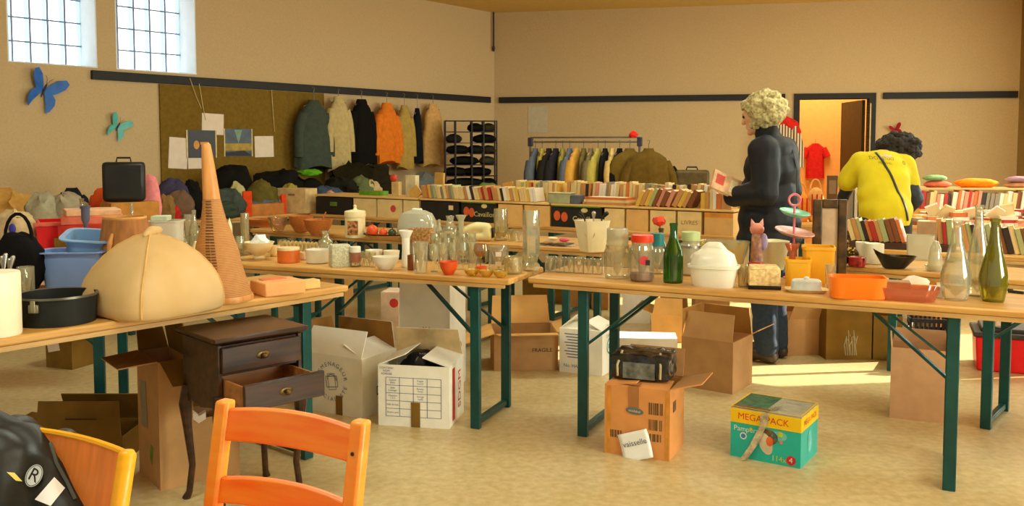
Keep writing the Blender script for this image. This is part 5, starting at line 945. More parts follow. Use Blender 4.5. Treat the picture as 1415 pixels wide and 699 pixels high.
g = disc(.025, fm(t, -.28, .62)); obj('red_print', g, M('mark_red', (216, 80, 60)), t, smooth=0); g = MB(); rect(.08, .02, fm(t, .05, .75), g); obj('grey_print', g, M('print_taupe', (150, 120, 90)), t, smooth=0)
wlump(430, 233, 24, .3, (96, 168, 34), 'green_cloth', 'bright green cloth lying below the pale beige hanging coat', 'cloth', z=.352, amp=.1); wlump(432, 244, 30, .3, BK, 'handbag', 'black handbag under the bright green cloth', 'bag', group=hg, p=5, amp=.02)
wlump(452, 256, 40, .12, (70, 84, 106), 'folded_jeans', 'dark blue cloth heap right of the bright green cloth', 'cloth'); wlump(459, 260, 28, .06, (206, 150, 120), 'pink_folder', 'dusty pink folded cloth over the first black crate', 'cloth'); wlump(474, 246, 44, .3, (36, 34, 26), 'leather_bag', 'black bag behind the dusty pink folded cloth', 'bag', amp=.12, group=hg)
wlump(500, 222, 70, .5, (40, 34, 16), 'leather_bag', 'dark brown bag heap below the black hanging coat', 'bag', amp=.14, group=hg); wlump(500, 243, 34, .22, (104, 112, 72), 'handbag', 'grey green rounded bag in the middle of the heap', 'bag', group=hg); wlump(515, 248, 24, .14, (206, 180, 130), 'handbag', 'beige bag right of the grey green rounded bag', 'bag', group=hg)
wlump(530, 240, 36, .45, (62, 58, 44), 'handbag', 'dark taupe bag below the orange hanging coat', 'bag', group=hg); wlump(590, 238, 36, .4, (112, 120, 116), 'handbag', 'grey bag right of the ochre album', 'bag', group=hg)
# ================================================================= HANGING CLOTHES
def garment(w, d, L_, seed, sleeve=True, nk=.13, flare=1.0, hemj=.02):
    """a coat or dress on a hanger: hook point at z=0, body hangs down; x = shoulder line"""
    b = MB(); n = 30; rings = []
    prof = [(.0, nk * .5, .5), (-.03, nk * .62, .55), (-.055, w * .24, .7), (-.1, w * .37, .9), (-.17, w * .45, 1), (-.3, w * .47, 1.05), (-.55 * L_, w * .5 * (1 + (flare - 1) * .5), 1.1), (-.8 * L_, w * .5 * (1 + (flare - 1) * .8), 1.2), (-L_, w * .5 * flare, 1.25)]
    for z, rx, kd in prof:
        rg = []
        for i in range(n):
            a = 2 * math.pi * i / n; f = 1 + .22 * noise.noise(Vector((math.cos(a) * 2.2 + seed, math.sin(a) * 2.2, seed * .7))) * min(1, -z * 2)
            rg.append(Vector((rx * math.cos(a) * f, d / 2 * kd * math.sin(a) * f * (1 + .35 * math.sin(a * 7 + seed) * min(1, -z * 1.5) * .4), z + (hemj * math.sin(a * 3 + seed) if z < -.7 * L_ else 0))))
        rings.append(rg)
    b.loft(rings)
    if sleeve:
        for s in (-1, 1):
            pts = [(s * w * .36, 0, -.15), (s * w * .48, .0, -.28), (s * w * .55, -.01, -.45), (s * w * .57, -.02, -.62)]
            b.tube(pts, [.055, .06, .055, .048], 12)
    return b
def hang(px, pyt, pyb, wpx, D, N_, n_, rail_z, col, label, cat, d=.14, sleeve=True, seed=0, flare=1.05, rot=0, mat=None, group='clothes hanging on the left wall', name='coat', f=None):
    f = f or (uL if N_ is NL else uR); u, z = f(px, pyt); p = CO + DL * u + N_ * n_; s = mpp(p); L_ = (pyb - pyt) * s; w = wpx * s
    zt = EYE + (HOR - pyt) * s; t = thing(name, label, cat, Vector((p.x, p.y, zt)), math.atan2(-D.y, -D.x) + R(rot), group)
    obj('garment_body', garment(w, d, L_, seed, sleeve, min(.13, w * .4), flare), mat or fab(col), t, smooth=60)
    hk = MB(); hz = rail_z - zt; hk.tube([(0, 0, -.02), (0, 0, hz * .7), (.012, 0, hz * .95), (0, .012, hz + .01), (0, .03, hz)], .004, 6); hk.tube([(-w * .36, 0, -.075), (0, 0, -.02), (w * .36, 0, -.075)], .007, 6); obj('hanger', hk, M('hanger_steel', (120, 110, 104), .4, .6), t); return t
lst = [(423, 139, 231, 50, (70, 78, 66), 'dark grey green coat hanging leftmost below the black rail', .16, True, 1.1), (456, 134, 236, 34, (200, 176, 120), 'pale beige coat hanging right of the dark grey green coat', .14, True, 1.05), (489, 138, 226, 36, (22, 20, 16), 'black coat hanging between the beige coat and orange coat', .16, True, 1.1), (523, 143, 224, 38, (232, 124, 36), 'orange coat hanging right of the black coat', .16, True, 1.1), (548, 146, 232, 24, (182, 150, 74), 'olive beige garment hanging right of the orange coat', .12, True, 1.1), (565, 150, 224, 14, (24, 26, 30), 'narrow black garment hanging between two beige ones', .1, False, 1.1), (588, 144, 228, 34, (214, 164, 96), 'tan dress hanging rightmost below the black rail', .12, False, 1.2)]
for i, (px, a, b_, w, c, lab, d, sl, fl_) in enumerate(lst): hang(px, a, b_, w, DL, NL, .13 + .012 * (i % 2), 2.06, c, lab, 'coat' if i != 6 else 'dress', d, sl, i * 2.3, fl_ + .18, name='coat' if i != 6 else 'dress')
# black wire shelf in the corner
p0 = CO + DL * .9 + NL * .5; pl, pr = at_depth(615, 200, 11.2), at_depth(685, 200, 11.2); w_ = pr.x - pl.x; zt = EYE + (HOR - 167) * 11.2 / F
t = thing('wire_shelf', 'black metal shelf with open compartments in the room corner', 'shelf', ((pl.x + pr.x) / 2, 11.2, 0), R(6)); bm = M('black_metal', (34, 28, 24), .5)
b = MB()
for x_ in (-.5, -.3, .02, .25, .5):
    for y_ in (-.14, .14): b.box((x_ * w_, y_, zt / 2), (.018, .018, zt))
obj('upright', b, bm, t, smooth=0)
SHZ = [zt - .004 - .135 * i for i in range(12)]
for z_ in SHZ: b = MB(); b.box((0, 0, z_), (w_, .3, .008)); obj('shelf_board', b, bm, t, smooth=0)
sh = [(1, .36, .16, (60, 52, 34)), (1, .1, .2, BK), (2, .28, .3, BK), (2, -.33, .2, (44, 40, 34)), (3, -.25, .3, BK), (3, .1, .2, (36, 34, 28)), (3, .37, .16, (58, 50, 36)), (4, -.12, .36, BK), (4, .33, .2, (70, 66, 50)), (5, -.3, .28, (28, 26, 22)), (5, .12, .36, BK), (6, -.1, .5, (34, 36, 26)), (6, .35, .2, BK)]
cnt = {}
for i, (lv, x_, w, c) in enumerate(sh):
    cnt[lv] = cnt.get(lv, 0) + 1; b = softlump(w, .22, .105, i * 1.7, 3.4, .05); q = Matrix.Rotation(R(6), 4, 'Z') @ Vector((x_ * w_, 0, SHZ[lv] + .0045))
    solo('folded_clothes', b, fab(c), 'dark folded clothes, %s from left, %s board from the top of the black shelf' % (ordinal(cnt[lv]), ordinal(lv + 1)), 'clothes', Vector((q.x + t.location.x, q.y + 11.2, q.z)), R(6), 'dark clothes on the black shelf', smooth=60)
# chrome garment rack before the back wall
YR = 10.0; ra, rb_ = at_depth(733, 192, YR + .25), at_depth(884, 192, YR - .25); ra.z = rb_.z = 0; rc = (ra + rb_) / 2; rx = (rb_ - ra).normalized(); RL = (rb_ - ra).length; RZ_ = EYE + (HOR - 196) * YR / F
t = thing('clothes_rack', 'metal clothes rack full of jackets before the back wall', 'rack', rc, math.atan2(rx.y, rx.x)); chm = M('rack_steel', (130, 120, 100), .35, .6)
for s in (-1, 1):
    b = MB(); b.tube([(s * RL / 2, 0, .03), (s * RL / 2, 0, RZ_ + .05)], .014); obj('post', b, chm, t); b = MB(); b.tube([(s * RL / 2, -.25, .03), (s * RL / 2, .25, .03)], .014); obj('foot', b, chm, t)
    b = MB(); b.box((s * RL / 2, 0, RZ_ + .0), (.05, .05, .1)); obj('end_cap', b, M('rack_black', (50, 44, 60), .5), t, bevel=.006)
for z_ in (RZ_, RZ_ + .05): b = MB(); b.tube([(-RL / 2, 0, z_), (RL / 2, 0, z_)], .01); obj('rail', b, chm, t)
b = MB(); b.tube([(-RL / 2, 0, .1), (RL / 2, 0, .1)], .01); obj('lower_rail', b, chm, t)
rg = softlump(.09, .06, .07, 3); solo('red_cloth', rg, fab((220, 40, 30)), 'small red cloth tied at the right end of the clothes rack', 'cloth', rc + rx * (RL / 2 - .07) + Vector((0, 0, RZ_ + .045)))
gl_ = [((92, 96, 104), 'grey blue'), ((176, 156, 60), 'mustard'), ((38, 34, 30), 'black'), ((40, 36, 40), 'charcoal'), ((150, 138, 60), 'olive green'), ((98, 100, 110), 'slate'), ((206, 150, 60), 'ochre'), ((110, 92, 46), 'brown'), ((120, 104, 70), 'taupe'), ((176, 158, 70), 'pale olive'), ((26, 24, 20), 'jet black'), ((216, 180, 110), 'cream'), ((22, 20, 18), 'deep black'), ((104, 80, 26), 'khaki'), ((96, 72, 22), 'dark khaki')]
for i, (c, cn) in enumerate(gl_):
    u_ = -RL / 2 + .06 + i * (RL - .02) / 15.2; w_ = .4; q = rc + rx * u_; L_ = .78 + .05 * math.sin(i * 2.1); a = math.atan2(rx.y, rx.x) + R(90 + (8 * math.sin(i * 1.9)))
    if i >= 13: a = math.atan2(rx.y, rx.x) + R(40 if i == 13 else 28); L_ = .95; q = rc + rx * (RL / 2 - .12 + .2 * (i - 13)) + Vector((0, -.08 if i == 13 else -.12, 0))
    g = thing('jacket', '%s jacket on the clothes rack, %s' % (cn, 'hung facing the room at its right end' if i == 14 else ('next to the end coat' if i == 13 else ordinal(i + 1) + ' from the left')), 'jacket', q + Vector((0, 0, RZ_ - .07)), a, 'jackets on the clothes rack')
    obj('jacket_body', garment(w_ if i < 13 else .5, .09 if i < 13 else .2, L_, i * 1.3, i % 3 != 1, .1, 1.1), fab(c), g, smooth=60)
    b = MB(); b.tube([(0, 0, -.03), (0, 0, .04), (.014, 0, .075), (0, 0, .085), (-.012, 0, .078)], .004, 6); b.tube([(-.14, 0, -.075), (0, 0, -.025), (.14, 0, -.075)], .008, 6); obj('hanger', b, M('hanger_wood', (206, 150, 80), .5) if i in (2, 6, 8, 11) else MATS['hanger_steel'], g)
# suitcase and bag on the table by the back wall
q = on_line(RA, RB, 958); nn = Vector((.12, .99, 0)); b = MB(); t = thing('suitcase', 'olive brown suitcase standing right of the clothes rack', 'suitcase', q + nn * .25 + Vector((0, 0, 0)), R(-6)); b.box((0, 0, .2), (.36, .16, .40)); obj('case_shell', b, M('suitcase_brown', (84, 66, 24), .6, var=.2), t, bevel=.03); b = MB(); b.tube([(-.06, 0, .4), (-.05, 0, .43), (.05, 0, .43), (.06, 0, .4)], .008, 6); obj('case_handle', b, bm, t)
q = on_line(RA, RB, 930); b = softlump(.2, .2, .42, 7, 2.4, .14); solo('leather_bag', b, fab(BK), 'black bag left of the olive brown suitcase', 'bag', q + nn * .25, smooth=60)
# ================================================================= BOOK TABLES AT THE RIGHT
ux = (EB - EA).normalized(); un = Vector((-ux.y, ux.x, 0))
def el(px, off): p = on_line(EA, EB, px) + un * off; p.z = 0; return p
P2 = ['brown', 'brown', 'tan', 'orange', 'red', 'cream', 'pale green', 'dark', 'white', 'tan']
b = MB(); e0, e1 = el(1172, .1), el(1318, .1); b.box((0, 0, .02), ((e1 - e0).length, .2, .04)); c_ = (e0 + e1) / 2 + un * .04; c_.z = TZ; solo('book_tray', b, M('dark_tray', (70, 44, 26), .6), 'dark low tray carrying the leaning brown books at the right', 'tray', c_, math.atan2(ux.y, ux.x), smooth=0)
book_row(el(1174, .06), el(1262, .06), TZ + .0405, (.13, .16), (.11, .14), (.02, .034), -17, 'in the leaning row on the dark tray', 'books leaning on the dark tray', P2)
book_row(el(1294, .1), el(1322, .1), TZ + .0405, (.13, .16), (.11, .13), (.02, .034), -6, 'at the right end of the dark tray', 'books at the right end of the dark tray', P2)
book_row(el(1326, .1), el(1440, .1), TZ, (.15, .18), (.11, .14), (.02, .034), -13, 'in the leaning row behind the olive bottle', 'books leaning behind the olive bottle', ['red', 'brown', 'tan', 'orange', 'pale green', 'dark', 'cream'])
b = MB(); p0, p1 = el(1264, .16), el(1292, .16); b.box((0, 0, .07), ((p1 - p0).length, .12, .14)); c_ = (p0 + p1) / 2; c_.z = TZ + .0405; solo('taupe_box', b, M('taupe_card', (190, 150, 106), .7), 'taupe cardboard box between the leaning brown books', 'box', c_, math.atan2(ux.y, ux.x), bevel=.003)
fx = (FB - FA).normalized(); fn = Vector((-fx.y, fx.x, 0))
def fp(px, off): p = on_line(FA + fn * off, FB + fn * off, px); p.z = 0; return p
FRZ = math.atan2(fx.y, fx.x)
P3 = ['cream', 'white', 'white', 'tan', 'orange', 'pink', 'red', 'cream', 'white', 'brown', 'grey', 'dark']  # white share raised to stand in for sun on the heap
# crates at the rear of the sunlit table with upright books, heap of lying books in front
for i, (a_, b_) in enumerate(((1270, 1320), (1322, 1372), (1374, 1440))):
    p0, p1 = fp(a_, .52), fp(b_, .52); w = (p1 - p0).length - .01; b = MB(); b.box((0, 0, .05), (w, .26, .1)); c_ = (p0 + p1) / 2 + fn * .13; c_.z = TZ; solo('book_carton', b, tan2, ['tan carton under the rear books beside the yellow shirt', 'tan carton under the rear books in the middle', 'tan carton under the rear books at the right edge'][i], 'box', c_, FRZ, 'cartons on the sunlit book table', bevel=.003)
book_row(fp(1272, .54), fp(1436, .54), TZ + .1005, (.13, .17), (.11, .15), (.02, .04), 5, 'in the upright rear row on the sunlit table', 'books in the rear row of the sunlit table', P3)
rnd = random.Random(5); k = 0; grid = []
for r_ in range(3):
    for i in range(9):
        px = 1272 + i * 17 + r_ * 5; off = .09 + r_ * .15; zz = TZ
        for st in range(3 - (r_ == 0) + (i % 2)):
            k += 1; cn = rnd.choice(P3); w, d, h = rnd.uniform(.10, .115), rnd.uniform(.13, .145), rnd.uniform(.018, .036); o = link('book', book_mesh(cn)); c_ = fp(px, off); c_.z = zz + h / 2
            o.matrix_world = Matrix.Translation(c_) @ Matrix.Rotation(FRZ + R(rnd.uniform(-14, 14)), 4, 'Z') @ Matrix.Diagonal((d * .95, w, h, 1)) @ Matrix.Translation((0, 0, -.5)) ; zz += h + .0006
            tag(o, '%s book, %s of the %s pile from left, %s line of sunlit heap' % (cn, ('lowest', 'second', 'third', 'fourth')[st], ordinal(i + 1), ('front', 'middle', 'rear')[r_]), 'book', 'books lying in the sunlit heap')
        grid.append((r_, i, px, off, zz))
for j, (r_, i, px, off, zz) in enumerate(grid):
    if r_ == 0 and i in (1, 2, 4, 6, 7):  # propped books in white and cream, imitating sunlight on the heap top
        cn = ('white', 'cream', 'white', 'white', 'cream')[(1, 2, 4, 6, 7).index(i)]; o = link('book', book_mesh(cn)); c_ = fp(px, off); c_.z = zz + .052; o.matrix_world = Matrix.Translation(c_) @ Matrix.Rotation(FRZ, 4, 'Z') @ Matrix.Rotation(R(-50), 4, 'X') @ Matrix.Rotation(R((-30, 24, -18, 35, -20)[(1, 2, 4, 6, 7).index(i)]), 4, 'Z') @ Matrix.Diagonal((.10, .13, .018, 1)) @ Matrix.Translation((0, 0, -.5))
        tag(o, '%s book propped slanting on the %s pile of the sunlit heap' % (cn, ordinal(i + 1)), 'book', 'books propped on the sunlit heap')
zt_ = TZ + .1005 + .17
def ontop(px, w, d, h, c, name, label, cat, z, mat=None, seed=1, amp=.06, p=3): q = fp(px, .65); q.z = z; return solo(name, softlump(w, d, h, seed, p, amp), mat or fab(c), label, cat, q, FRZ, smooth=60)
b = MB(); p0, p1 = fp(1268, .6), fp(1436, .6); b.box((0, 0, .008), ((p1 - p0).length, .2, .016)); c_ = (p0 + p1) / 2; c_.z = zt_ + .002; solo('book_board', b, board_m, 'thin board lying over the rear books of the sunlit table', 'board', c_ + fn * .07, FRZ, smooth=0)
ontop(1348, .36, .14, .08, (250, 130, 20), 'rolled_mat', 'bright orange rolled cloth lying on the rear board', 'cloth', zt_ + .0185, p=3); ontop(1294, .22, .14, .06, (214, 110, 80), 'folded_cloth', 'coral folded cloth beside the yellow shirt', 'cloth', zt_ + .0185, seed=3); ontop(1290, .2, .13, .05, (120, 150, 100), 'folded_cloth', 'sage green folded cloth on top of the coral one', 'cloth', zt_ + .0785, seed=4); ontop(1408, .26, .14, .05, (190, 130, 90), 'folded_cloth', 'tan patterned folded cloth at the right edge of the rear board', 'cloth', zt_ + .0185, seed=5); ontop(1406, .22, .13, .05, (160, 120, 130), 'folded_cloth', 'mauve folded cloth on the tan patterned one', 'cloth', zt_ + .0685, seed=6)
# things before the doorway on the same table
for i, (px, h, c, lab) in enumerate(((1106, .26, (246, 150, 60), 'orange striped beach bag before the doorway'), (1126, .3, (240, 176, 100), 'pale orange striped bag before the doorway'))): q = fp(px, .3 + .02 * i); t = thing('beach_bag', lab, 'bag', Vector((q.x, q.y, TZ)), FRZ); obj('bag_body', softlump(.15, .12, h, i + 3, 4, .06), fab(c), t, smooth=60); b = MB(); [b.box((x_, -.066, h * .5), (.012, .004, h * .6)) for x_ in (-.04, 0, .04)]; obj('stripe', b, fab((206, 60, 40)), t, smooth=0); b = MB(); b.tube([(.045 * math.cos(R(a)), 0, h * .92 + .09 * math.sin(R(a))) for a in range(0, 181, 20)], .006, 6); obj('bag_handle', b, fab(c), t)
q = fp(1149, .34); t = thing('framed_picture', 'small dark framed picture standing behind the ornate frame', 'picture', Vector((q.x, q.y, TZ + .0)), FRZ); b = MB(); b.box((0, 0, .2), (.09, .02, .40)); obj('frame_board', b, M('frame_brown', (110, 80, 40), .5), t, bevel=.004); b = MB(); b.box((0, -.011, .3), (.06, .004, .12)); obj('picture', b, M('print_taupe', (150, 120, 90)), t, smooth=0)
for i, (px, c) in enumerate(((1171, 'grey'), (1177, 'white'), (1183, 'cream'))): q = fp(px, .16); o = link('record_sleeve', book_mesh(c)); h = .30; o.matrix_world = Matrix.Translation((q.x, q.y, TZ)) @ Matrix.Rotation(FRZ, 4, 'Z') @ Matrix.Diagonal((.024, .24, h, 1)); tag(o, '%s tall album, %s of three left of the yellow shirt' % (c, ordinal(i + 1)), 'album', 'tall albums left of the yellow shirt')
# hanging shirts by the doorway
def shirt(w, L_, sl, mat, slm=None):
    b = MB(); b.loft([[Vector((x_ * rx, y_ * .045, z)) for x_, y_ in ((-1, 0), (-.7, -1), (.7, -1), (1, 0), (.7, 1), (-.7, 1))] for z, rx in ((0, w * .16), (-.03, w * .3), (-.07, w * .48), (-.2, w * .47), (-L_, w * .5))]); return b
u, _ = uR(1127, 210); q = CO + DR * u - NR * 1.82; s = mpp(q); t = thing('red_jersey', 'red short sleeved shirt hanging on the yellow wall inside the doorway', 'shirt', at_depth(1127, 198, q.y), R(-12))
w_ = 25 * s; redf = fab((222, 44, 36)); obj('shirt_body', shirt(w_, 48 * s, 0, redf), redf, t)
for sgn in (-1, 1): b = MB(); b.tube([(sgn * w_ * .4, 0, -.07), (sgn * w_ * .62, 0, -.2)], [.05, .055], 10); obj('sleeve', b, redf, t)
b = MB(); b.tube([(0, 0, 0), (0, .03, .05), (0, .08, .05)], .004, 6); obj('hanger', b, MATS['hanger_steel'], t)
u, _ = uR(1088, 200); q = CO + DR * u + NR * .12; s = mpp(q); t = thing('striped_shirt', 'red and white striped shirt hanging on the back wall behind the person', 'shirt', at_depth(1083, 166, q.y), R(-12)); w_ = 34 * s; stm, N, L, bs = nodes('striped_cloth'); tc = N.new('ShaderNodeTexCoord'); wv = N.new('ShaderNodeTexWave'); wv.inputs['Scale'].default_value = 9; wv.bands_direction = 'X'; L.new(tc.outputs['Object'], wv.inputs[0]); rp = N.new('ShaderNodeValToRGB'); rp.color_ramp.interpolation = 'CONSTANT'; rp.color_ramp.elements[0].color = rgb(226, 200, 160); rp.color_ramp.elements[1].position = .62; rp.color_ramp.elements[1].color = rgb(70, 40, 36); L.new(wv.outputs[0], rp.inputs[0]); L.new(rp.outputs[0], bs.inputs['Base Color']); bs.inputs['Roughness'].default_value = .8
obj('shirt_body', shirt(w_, 80 * s, 0, stm), stm, t); b = MB(); b.tube([(w_ * .4, 0, -.08), (w_ * .6, 0, -.35), (w_ * .62, -.01, -.6)], [.06, .065, .055], 12); obj('sleeve', b, stm, t); b = MB(); b.tube([(-w_ * .4, 0, -.08), (-w_ * .6, 0, -.35), (-w_ * .62, -.01, -.6)], [.06, .065, .055], 12); obj('sleeve', b, stm, t)
b = MB(); b.limb([(-w_ * .34, -.0, -.04), (0, -.01, .0), (w_ * .36, 0, -.06)], [.05, .06, .07]); b.limb([(w_ * .36, 0, -.06), (w_ * .5, 0, -.15)], [.06, .06]); obj('red_yoke', ruffle(remesh(b, .012), .01, 12), redf, t); b = MB(); b.tube([(0, 0, 0), (0, .03, .1), (0, .1, .1)], .004, 6); obj('hanger', b, MATS['hanger_steel'], t)
# ================================================================= PEOPLE
skin = M('skin', (226, 170, 130), .55, var=.05, spec=.3); denim = M('dark_denim', (34, 48, 66), .85, var=.15, scale=40); shoe_m = M('shoe_brown', (60, 44, 30), .5)
def hand(b, wr, dirv, up, L_=.175, side=1, curl=.5):
    """palm, five separate bent fingers and a thumb from the palm's side, added to a body about to be remeshed"""
    d = Vector(dirv).normalized(); u = Vector(up).normalized(); s = d.cross(u).normalized() * side; u = s.cross(d).normalized() * side
    wr = Vector(wr); pe = wr + d * L_ * .5
    for k in (-1, -.33, .33, 1): b.limb([wr + s * k * .022, pe + s * k * .034], [.017, .014])
    for k, (o, l) in enumerate(((-.034, .36), (-.0115, .43), (.0115, .46), (.034, .42))):
        a = pe + s * o; m_ = a + d * l * L_ * .5 - u * curl * .012; e = m_ + d * l * L_ * .45 * (1 - curl * .5) - u * curl * l * L_ * .55
        b.limb([a, m_, e], [.0088, .0082, .0068])
    t0 = wr + d * L_ * .16 + s * .026; t1 = t0 + s * .03 + d * .03 - u * .01; t2 = t1 + d * .035 - u * .018; b.limb([t0, t1, t2], [.013, .0105, .0085])
def cut(mb, fn):
    mb.v = [fn(v) for v in mb.v]; return mb
def face(b, c, f, s=1):
    """head with brow, nose, mouth, chin and ears; c centre of the skull, f where it looks"""
    c = Vector(c); f = Vector(f).normalized(); r = Vector((0, 0, 1)); r = (r - f * r.dot(f)).normalized(); l = r.cross(f)
    q = Matrix((( *f, ), (*l,), (*r,))).transposed().to_4x4()
    P_ = lambda x, y, z: c + f * x * s + l * y * s + r * z * s
    b.ball(P_(0, 0, .015), (.095 * s, .075 * s, .105 * s), q); b.ball(P_(.025, 0, -.055), (.068 * s, .058 * s, .068 * s), q)
    b.limb([P_(.085, 0, .02), P_(.108, 0, -.02)], [.011 * s, .015 * s]); b.ball(P_(.075, 0, -.095), (.024 * s, .026 * s, .02 * s), q); b.limb([P_(.082, -.03, .035), P_(.082, .03, .035)], [.014 * s, .014 * s])
    b.limb([P_(.086, -.018, -.058), P_(.09, 0, -.056), P_(.086, .018, -.058)], [.009 * s] * 3)
    for y in (-1, 1): b.ball(P_(-.005, y * .076, -.005), (.016 * s, .009 * s, .03 * s), q)
    return [P_(.084, y * .03, .016) for y in (-1, 1)]
def curls(c, r, n, rr, seed, cutfn=None, mat=None):
    rn = random.Random(seed); b = MB(); b.ball(c, tuple(x * .86 for x in r), seg=20)
    for i in range(n):
        a = rn.uniform(0, 6.283); z = rn.uniform(-1, 1); k = math.sqrt(1 - z * z); d = Vector((k * math.cos(a) * r[0], k * math.sin(a) * r[1], z * r[2])); p = Vector(c) + d * rn.uniform(.8, .98)
        if cutfn and not cutfn(p): continue
        b.ball(p, rn.uniform(*rr), seg=8)
    return b
# --- person with grey curls in a black jacket, turned to the left, reading a book
pr = at(1062, 497, 0); P1_ = thing('person', 'person with grey curly hair in black jacket and dark jeans looking at a book', 'person', pr, R(-35))
B = MB(); eyes = face(B, (-.1, 0, 1.625), (-1, 0, -.25)); B.limb([(-.01, 0, 1.43), (-.045, 0, 1.52), (-.08, 0, 1.57)], [.075, .056, .055])
B.ball((0, 0, 1.28), (.11, .15, .2)); B.ball((0, 0, 1.0), (.11, .14, .2))
for s in (-1, 1):
    B.limb([(0, s * .16, 1.4), (.02, s * .23, 1.14)], [.055, .045]); B.limb([(.0, s * .09, .95), (-.01, s * .1, .5), (.02, s * .1, .1)], [.08, .055, .04]); B.limb([(.03, s * .1, .05), (-.13, s * .11, .035)], [.04, .03])
B.limb([(.03, -.24, 1.13), (-.16, -.2, 1.1), (-.215, -.18, 1.105)], [.045, .034, .027]); hand(B, (-.215, -.18, 1.105), (-.75, .25, .45), (.3, -.55, .7), curl=.6)
B.limb([(.02, .25, 1.14), (-.22, .14, 1.12), (-.28, .1, 1.13)], [.045, .034, .027]); hand(B, (-.28, .1, 1.13), (-.8, -.2, .35), (.2, .6, .7), side=-1, curl=.6)
obj('body', remesh(B, .0065, 3), skin, P1_, smooth=60)
for e in eyes: q = MB(); q.ball(e, .0115); obj('eye', q, M('eye_dark', (40, 34, 30), .2), P1_)
J = MB()
for c_, r_ in (((.0, 0, 1.27), (.172, .225, .2)), ((.02, 0, 1.39), (.135, .22, .11)), ((-.02, 0, 1.08), (.19, .22, .22)), ((-.01, 0, .93), (.205, .235, .19)), ((-.01, 0, .82), (.212, .24, .12))): J.ball(c_, r_, seg=20)
J.limb([(-.02, 0, 1.47), (-.04, 0, 1.53)], [.085, .075])
for s, el_, wr_ in ((-1, (.05, -.25, 1.13), (-.17, -.2, 1.1)), (1, (.03, .27, 1.13), (-.22, .15, 1.12))): J.limb([(.01, s * .19, 1.4), el_, wr_], [.1, .086, .066]); J.limb([wr_, Vector(wr_) * 1.0 + Vector((-.015, 0, 0))], [.068, .068])
J = remesh(J, .011, 5); J = ruffle(J, .012, 9, 4); obj('jacket', cut(J, lambda v: Vector((v.x, v.y, max(v.z, .8)))), M('black_jacket', (20, 22, 27), .6, var=.2, scale=12, bump=.25, spec=.3), P1_, smooth=60)
sm_ = MB(); sm_.tube([(.14, -.03, 1.42), (.176, -.03, 1.27), (.174, -.03, 1.08), (.198, -.03, .84)], .004, 5); obj('back_seam', sm_, M('seam_grey', (70, 72, 76), .7), P1_)
T = MB(); T.ball((0, 0, .9), (.14, .17, .13))
for s in (-1, 1): T.limb([(0, s * .085, .88), (-.01, s * .1, .5), (.02, s * .1, .1)], [.115, .088, .078])
obj('trousers', cut(ruffle(remesh(T, .012, 4), .01, 14, 2), lambda v: Vector((v.x, v.y, max(v.z, .06)))), denim, P1_, smooth=60)
for s in (-1, 1):
    b = MB(); b.limb([(.05, s * .1, .05), (-.02, s * .1, .06), (-.17, s * .115, .04)], [.05, .05, .042]); b = remesh(b, .01, 4); obj('shoe', cut(b, lambda v: Vector((v.x, v.y, max(v.z, .0)))), shoe_m, P1_, smooth=60)
hr = curls((-.055, 0, 1.665), (.142, .138, .128), 150, (.02, .036), 3, lambda p: not (p.x < -.12 and p.z < 1.66)); obj('hair', ruffle(remesh(hr, .009, 2), .008, 40), M('grey_blond_hair', (206, 190, 132), .8, var=.3, scale=60, bump=.6), P1_, smooth=60)
bo = thing('paperback_book', 'pink and cream paperback held by the person with grey curls', 'book', pr + Vector((-.325, -.09, 1.175)), 0); bo.rotation_euler = (R(-24), R(24), R(8))
b = MB()
for y_ in (-.012, .012): b.box((0, y_, 0), (.2, .003, .135))
b.box((-.1, 0, 0), (.003, .026, .135)); obj('cover', b, M('book_pink_cover', (244, 190, 140), .5, var=.25, scale=14), bo, smooth=0); b = MB(); b.box((.002, 0, 0), (.19, .02, .127)); obj('pages', b, PAGE, bo, smooth=0)
q = rect(.06, .07, face_m(-.05, -.0142, .01)); obj('red_print', q, M('mark_red', (216, 80, 60)), bo, smooth=0); q = rect(.05, .09, face_m(.05, -.0142, 0)); obj('cream_print', q, PAGE, bo, smooth=0)
# --- person in the yellow T-shirt bending over the books
pr2 = at_depth(1229, 300, 6.9); pr2.z = 0; P2_ = thing('person', 'person in yellow T-shirt seen from behind, bending over the book table', 'person', pr2)
B = MB(); face(B, (.19, .37, 1.375), (.25, .85, -.5)); B.limb([(.0, .2, 1.33), (.09, .28, 1.345), (.15, .32, 1.36)], [.07, .055, .05]); B.ball((0, .12, 1.2), (.14, .1, .17)); B.ball((-.03, .02, .98), (.14, .1, .17))
B.limb([(-.15, .2, 1.29), (-.225, .25, 1.12), (-.25, .34, .95), (-.24, .42, .9)], [.055, .042, .035, .026]); hand(B, (-.24, .42, .9), (.05, .9, -.4), (0, .4, .9), curl=.4)
B.limb([(.18, .2, 1.26), (.235, .15, 1.01), (.205, .25, .85)], [.055, .045, .03]); hand(B, (.205, .25, .85), (-.05, .45, -.9), (.9, .1, 0), curl=.4)
for s in (-1, 1): B.limb([(-.03 + s * .09, 0, .9), (s * .1, .03, .5), (s * .11, -.02, .09)], [.08, .055, .04]); B.limb([(s * .11, -.03, .045), (s * .13, .13, .03)], [.04, .03])
obj('body', remesh(B, .0065, 3), skin, P2_, smooth=60)
S = MB()
for c_, r_ in (((-.03, .0, .93), (.212, .14, .15)), ((-.03, .03, 1.05), (.205, .135, .17)), ((-.02, .07, 1.14), (.203, .133, .16)), ((-.005, .12, 1.21), (.2, .13, .15)), ((.005, .19, 1.315), (.17, .11, .085))): S.ball(c_, r_, seg=20)
S.limb([(-.03, 0, .86), (-.03, 0, .93)], [.19, .19]); S.v = [Vector((v.x, v.y * 1.0, v.z)) for v in S.v]
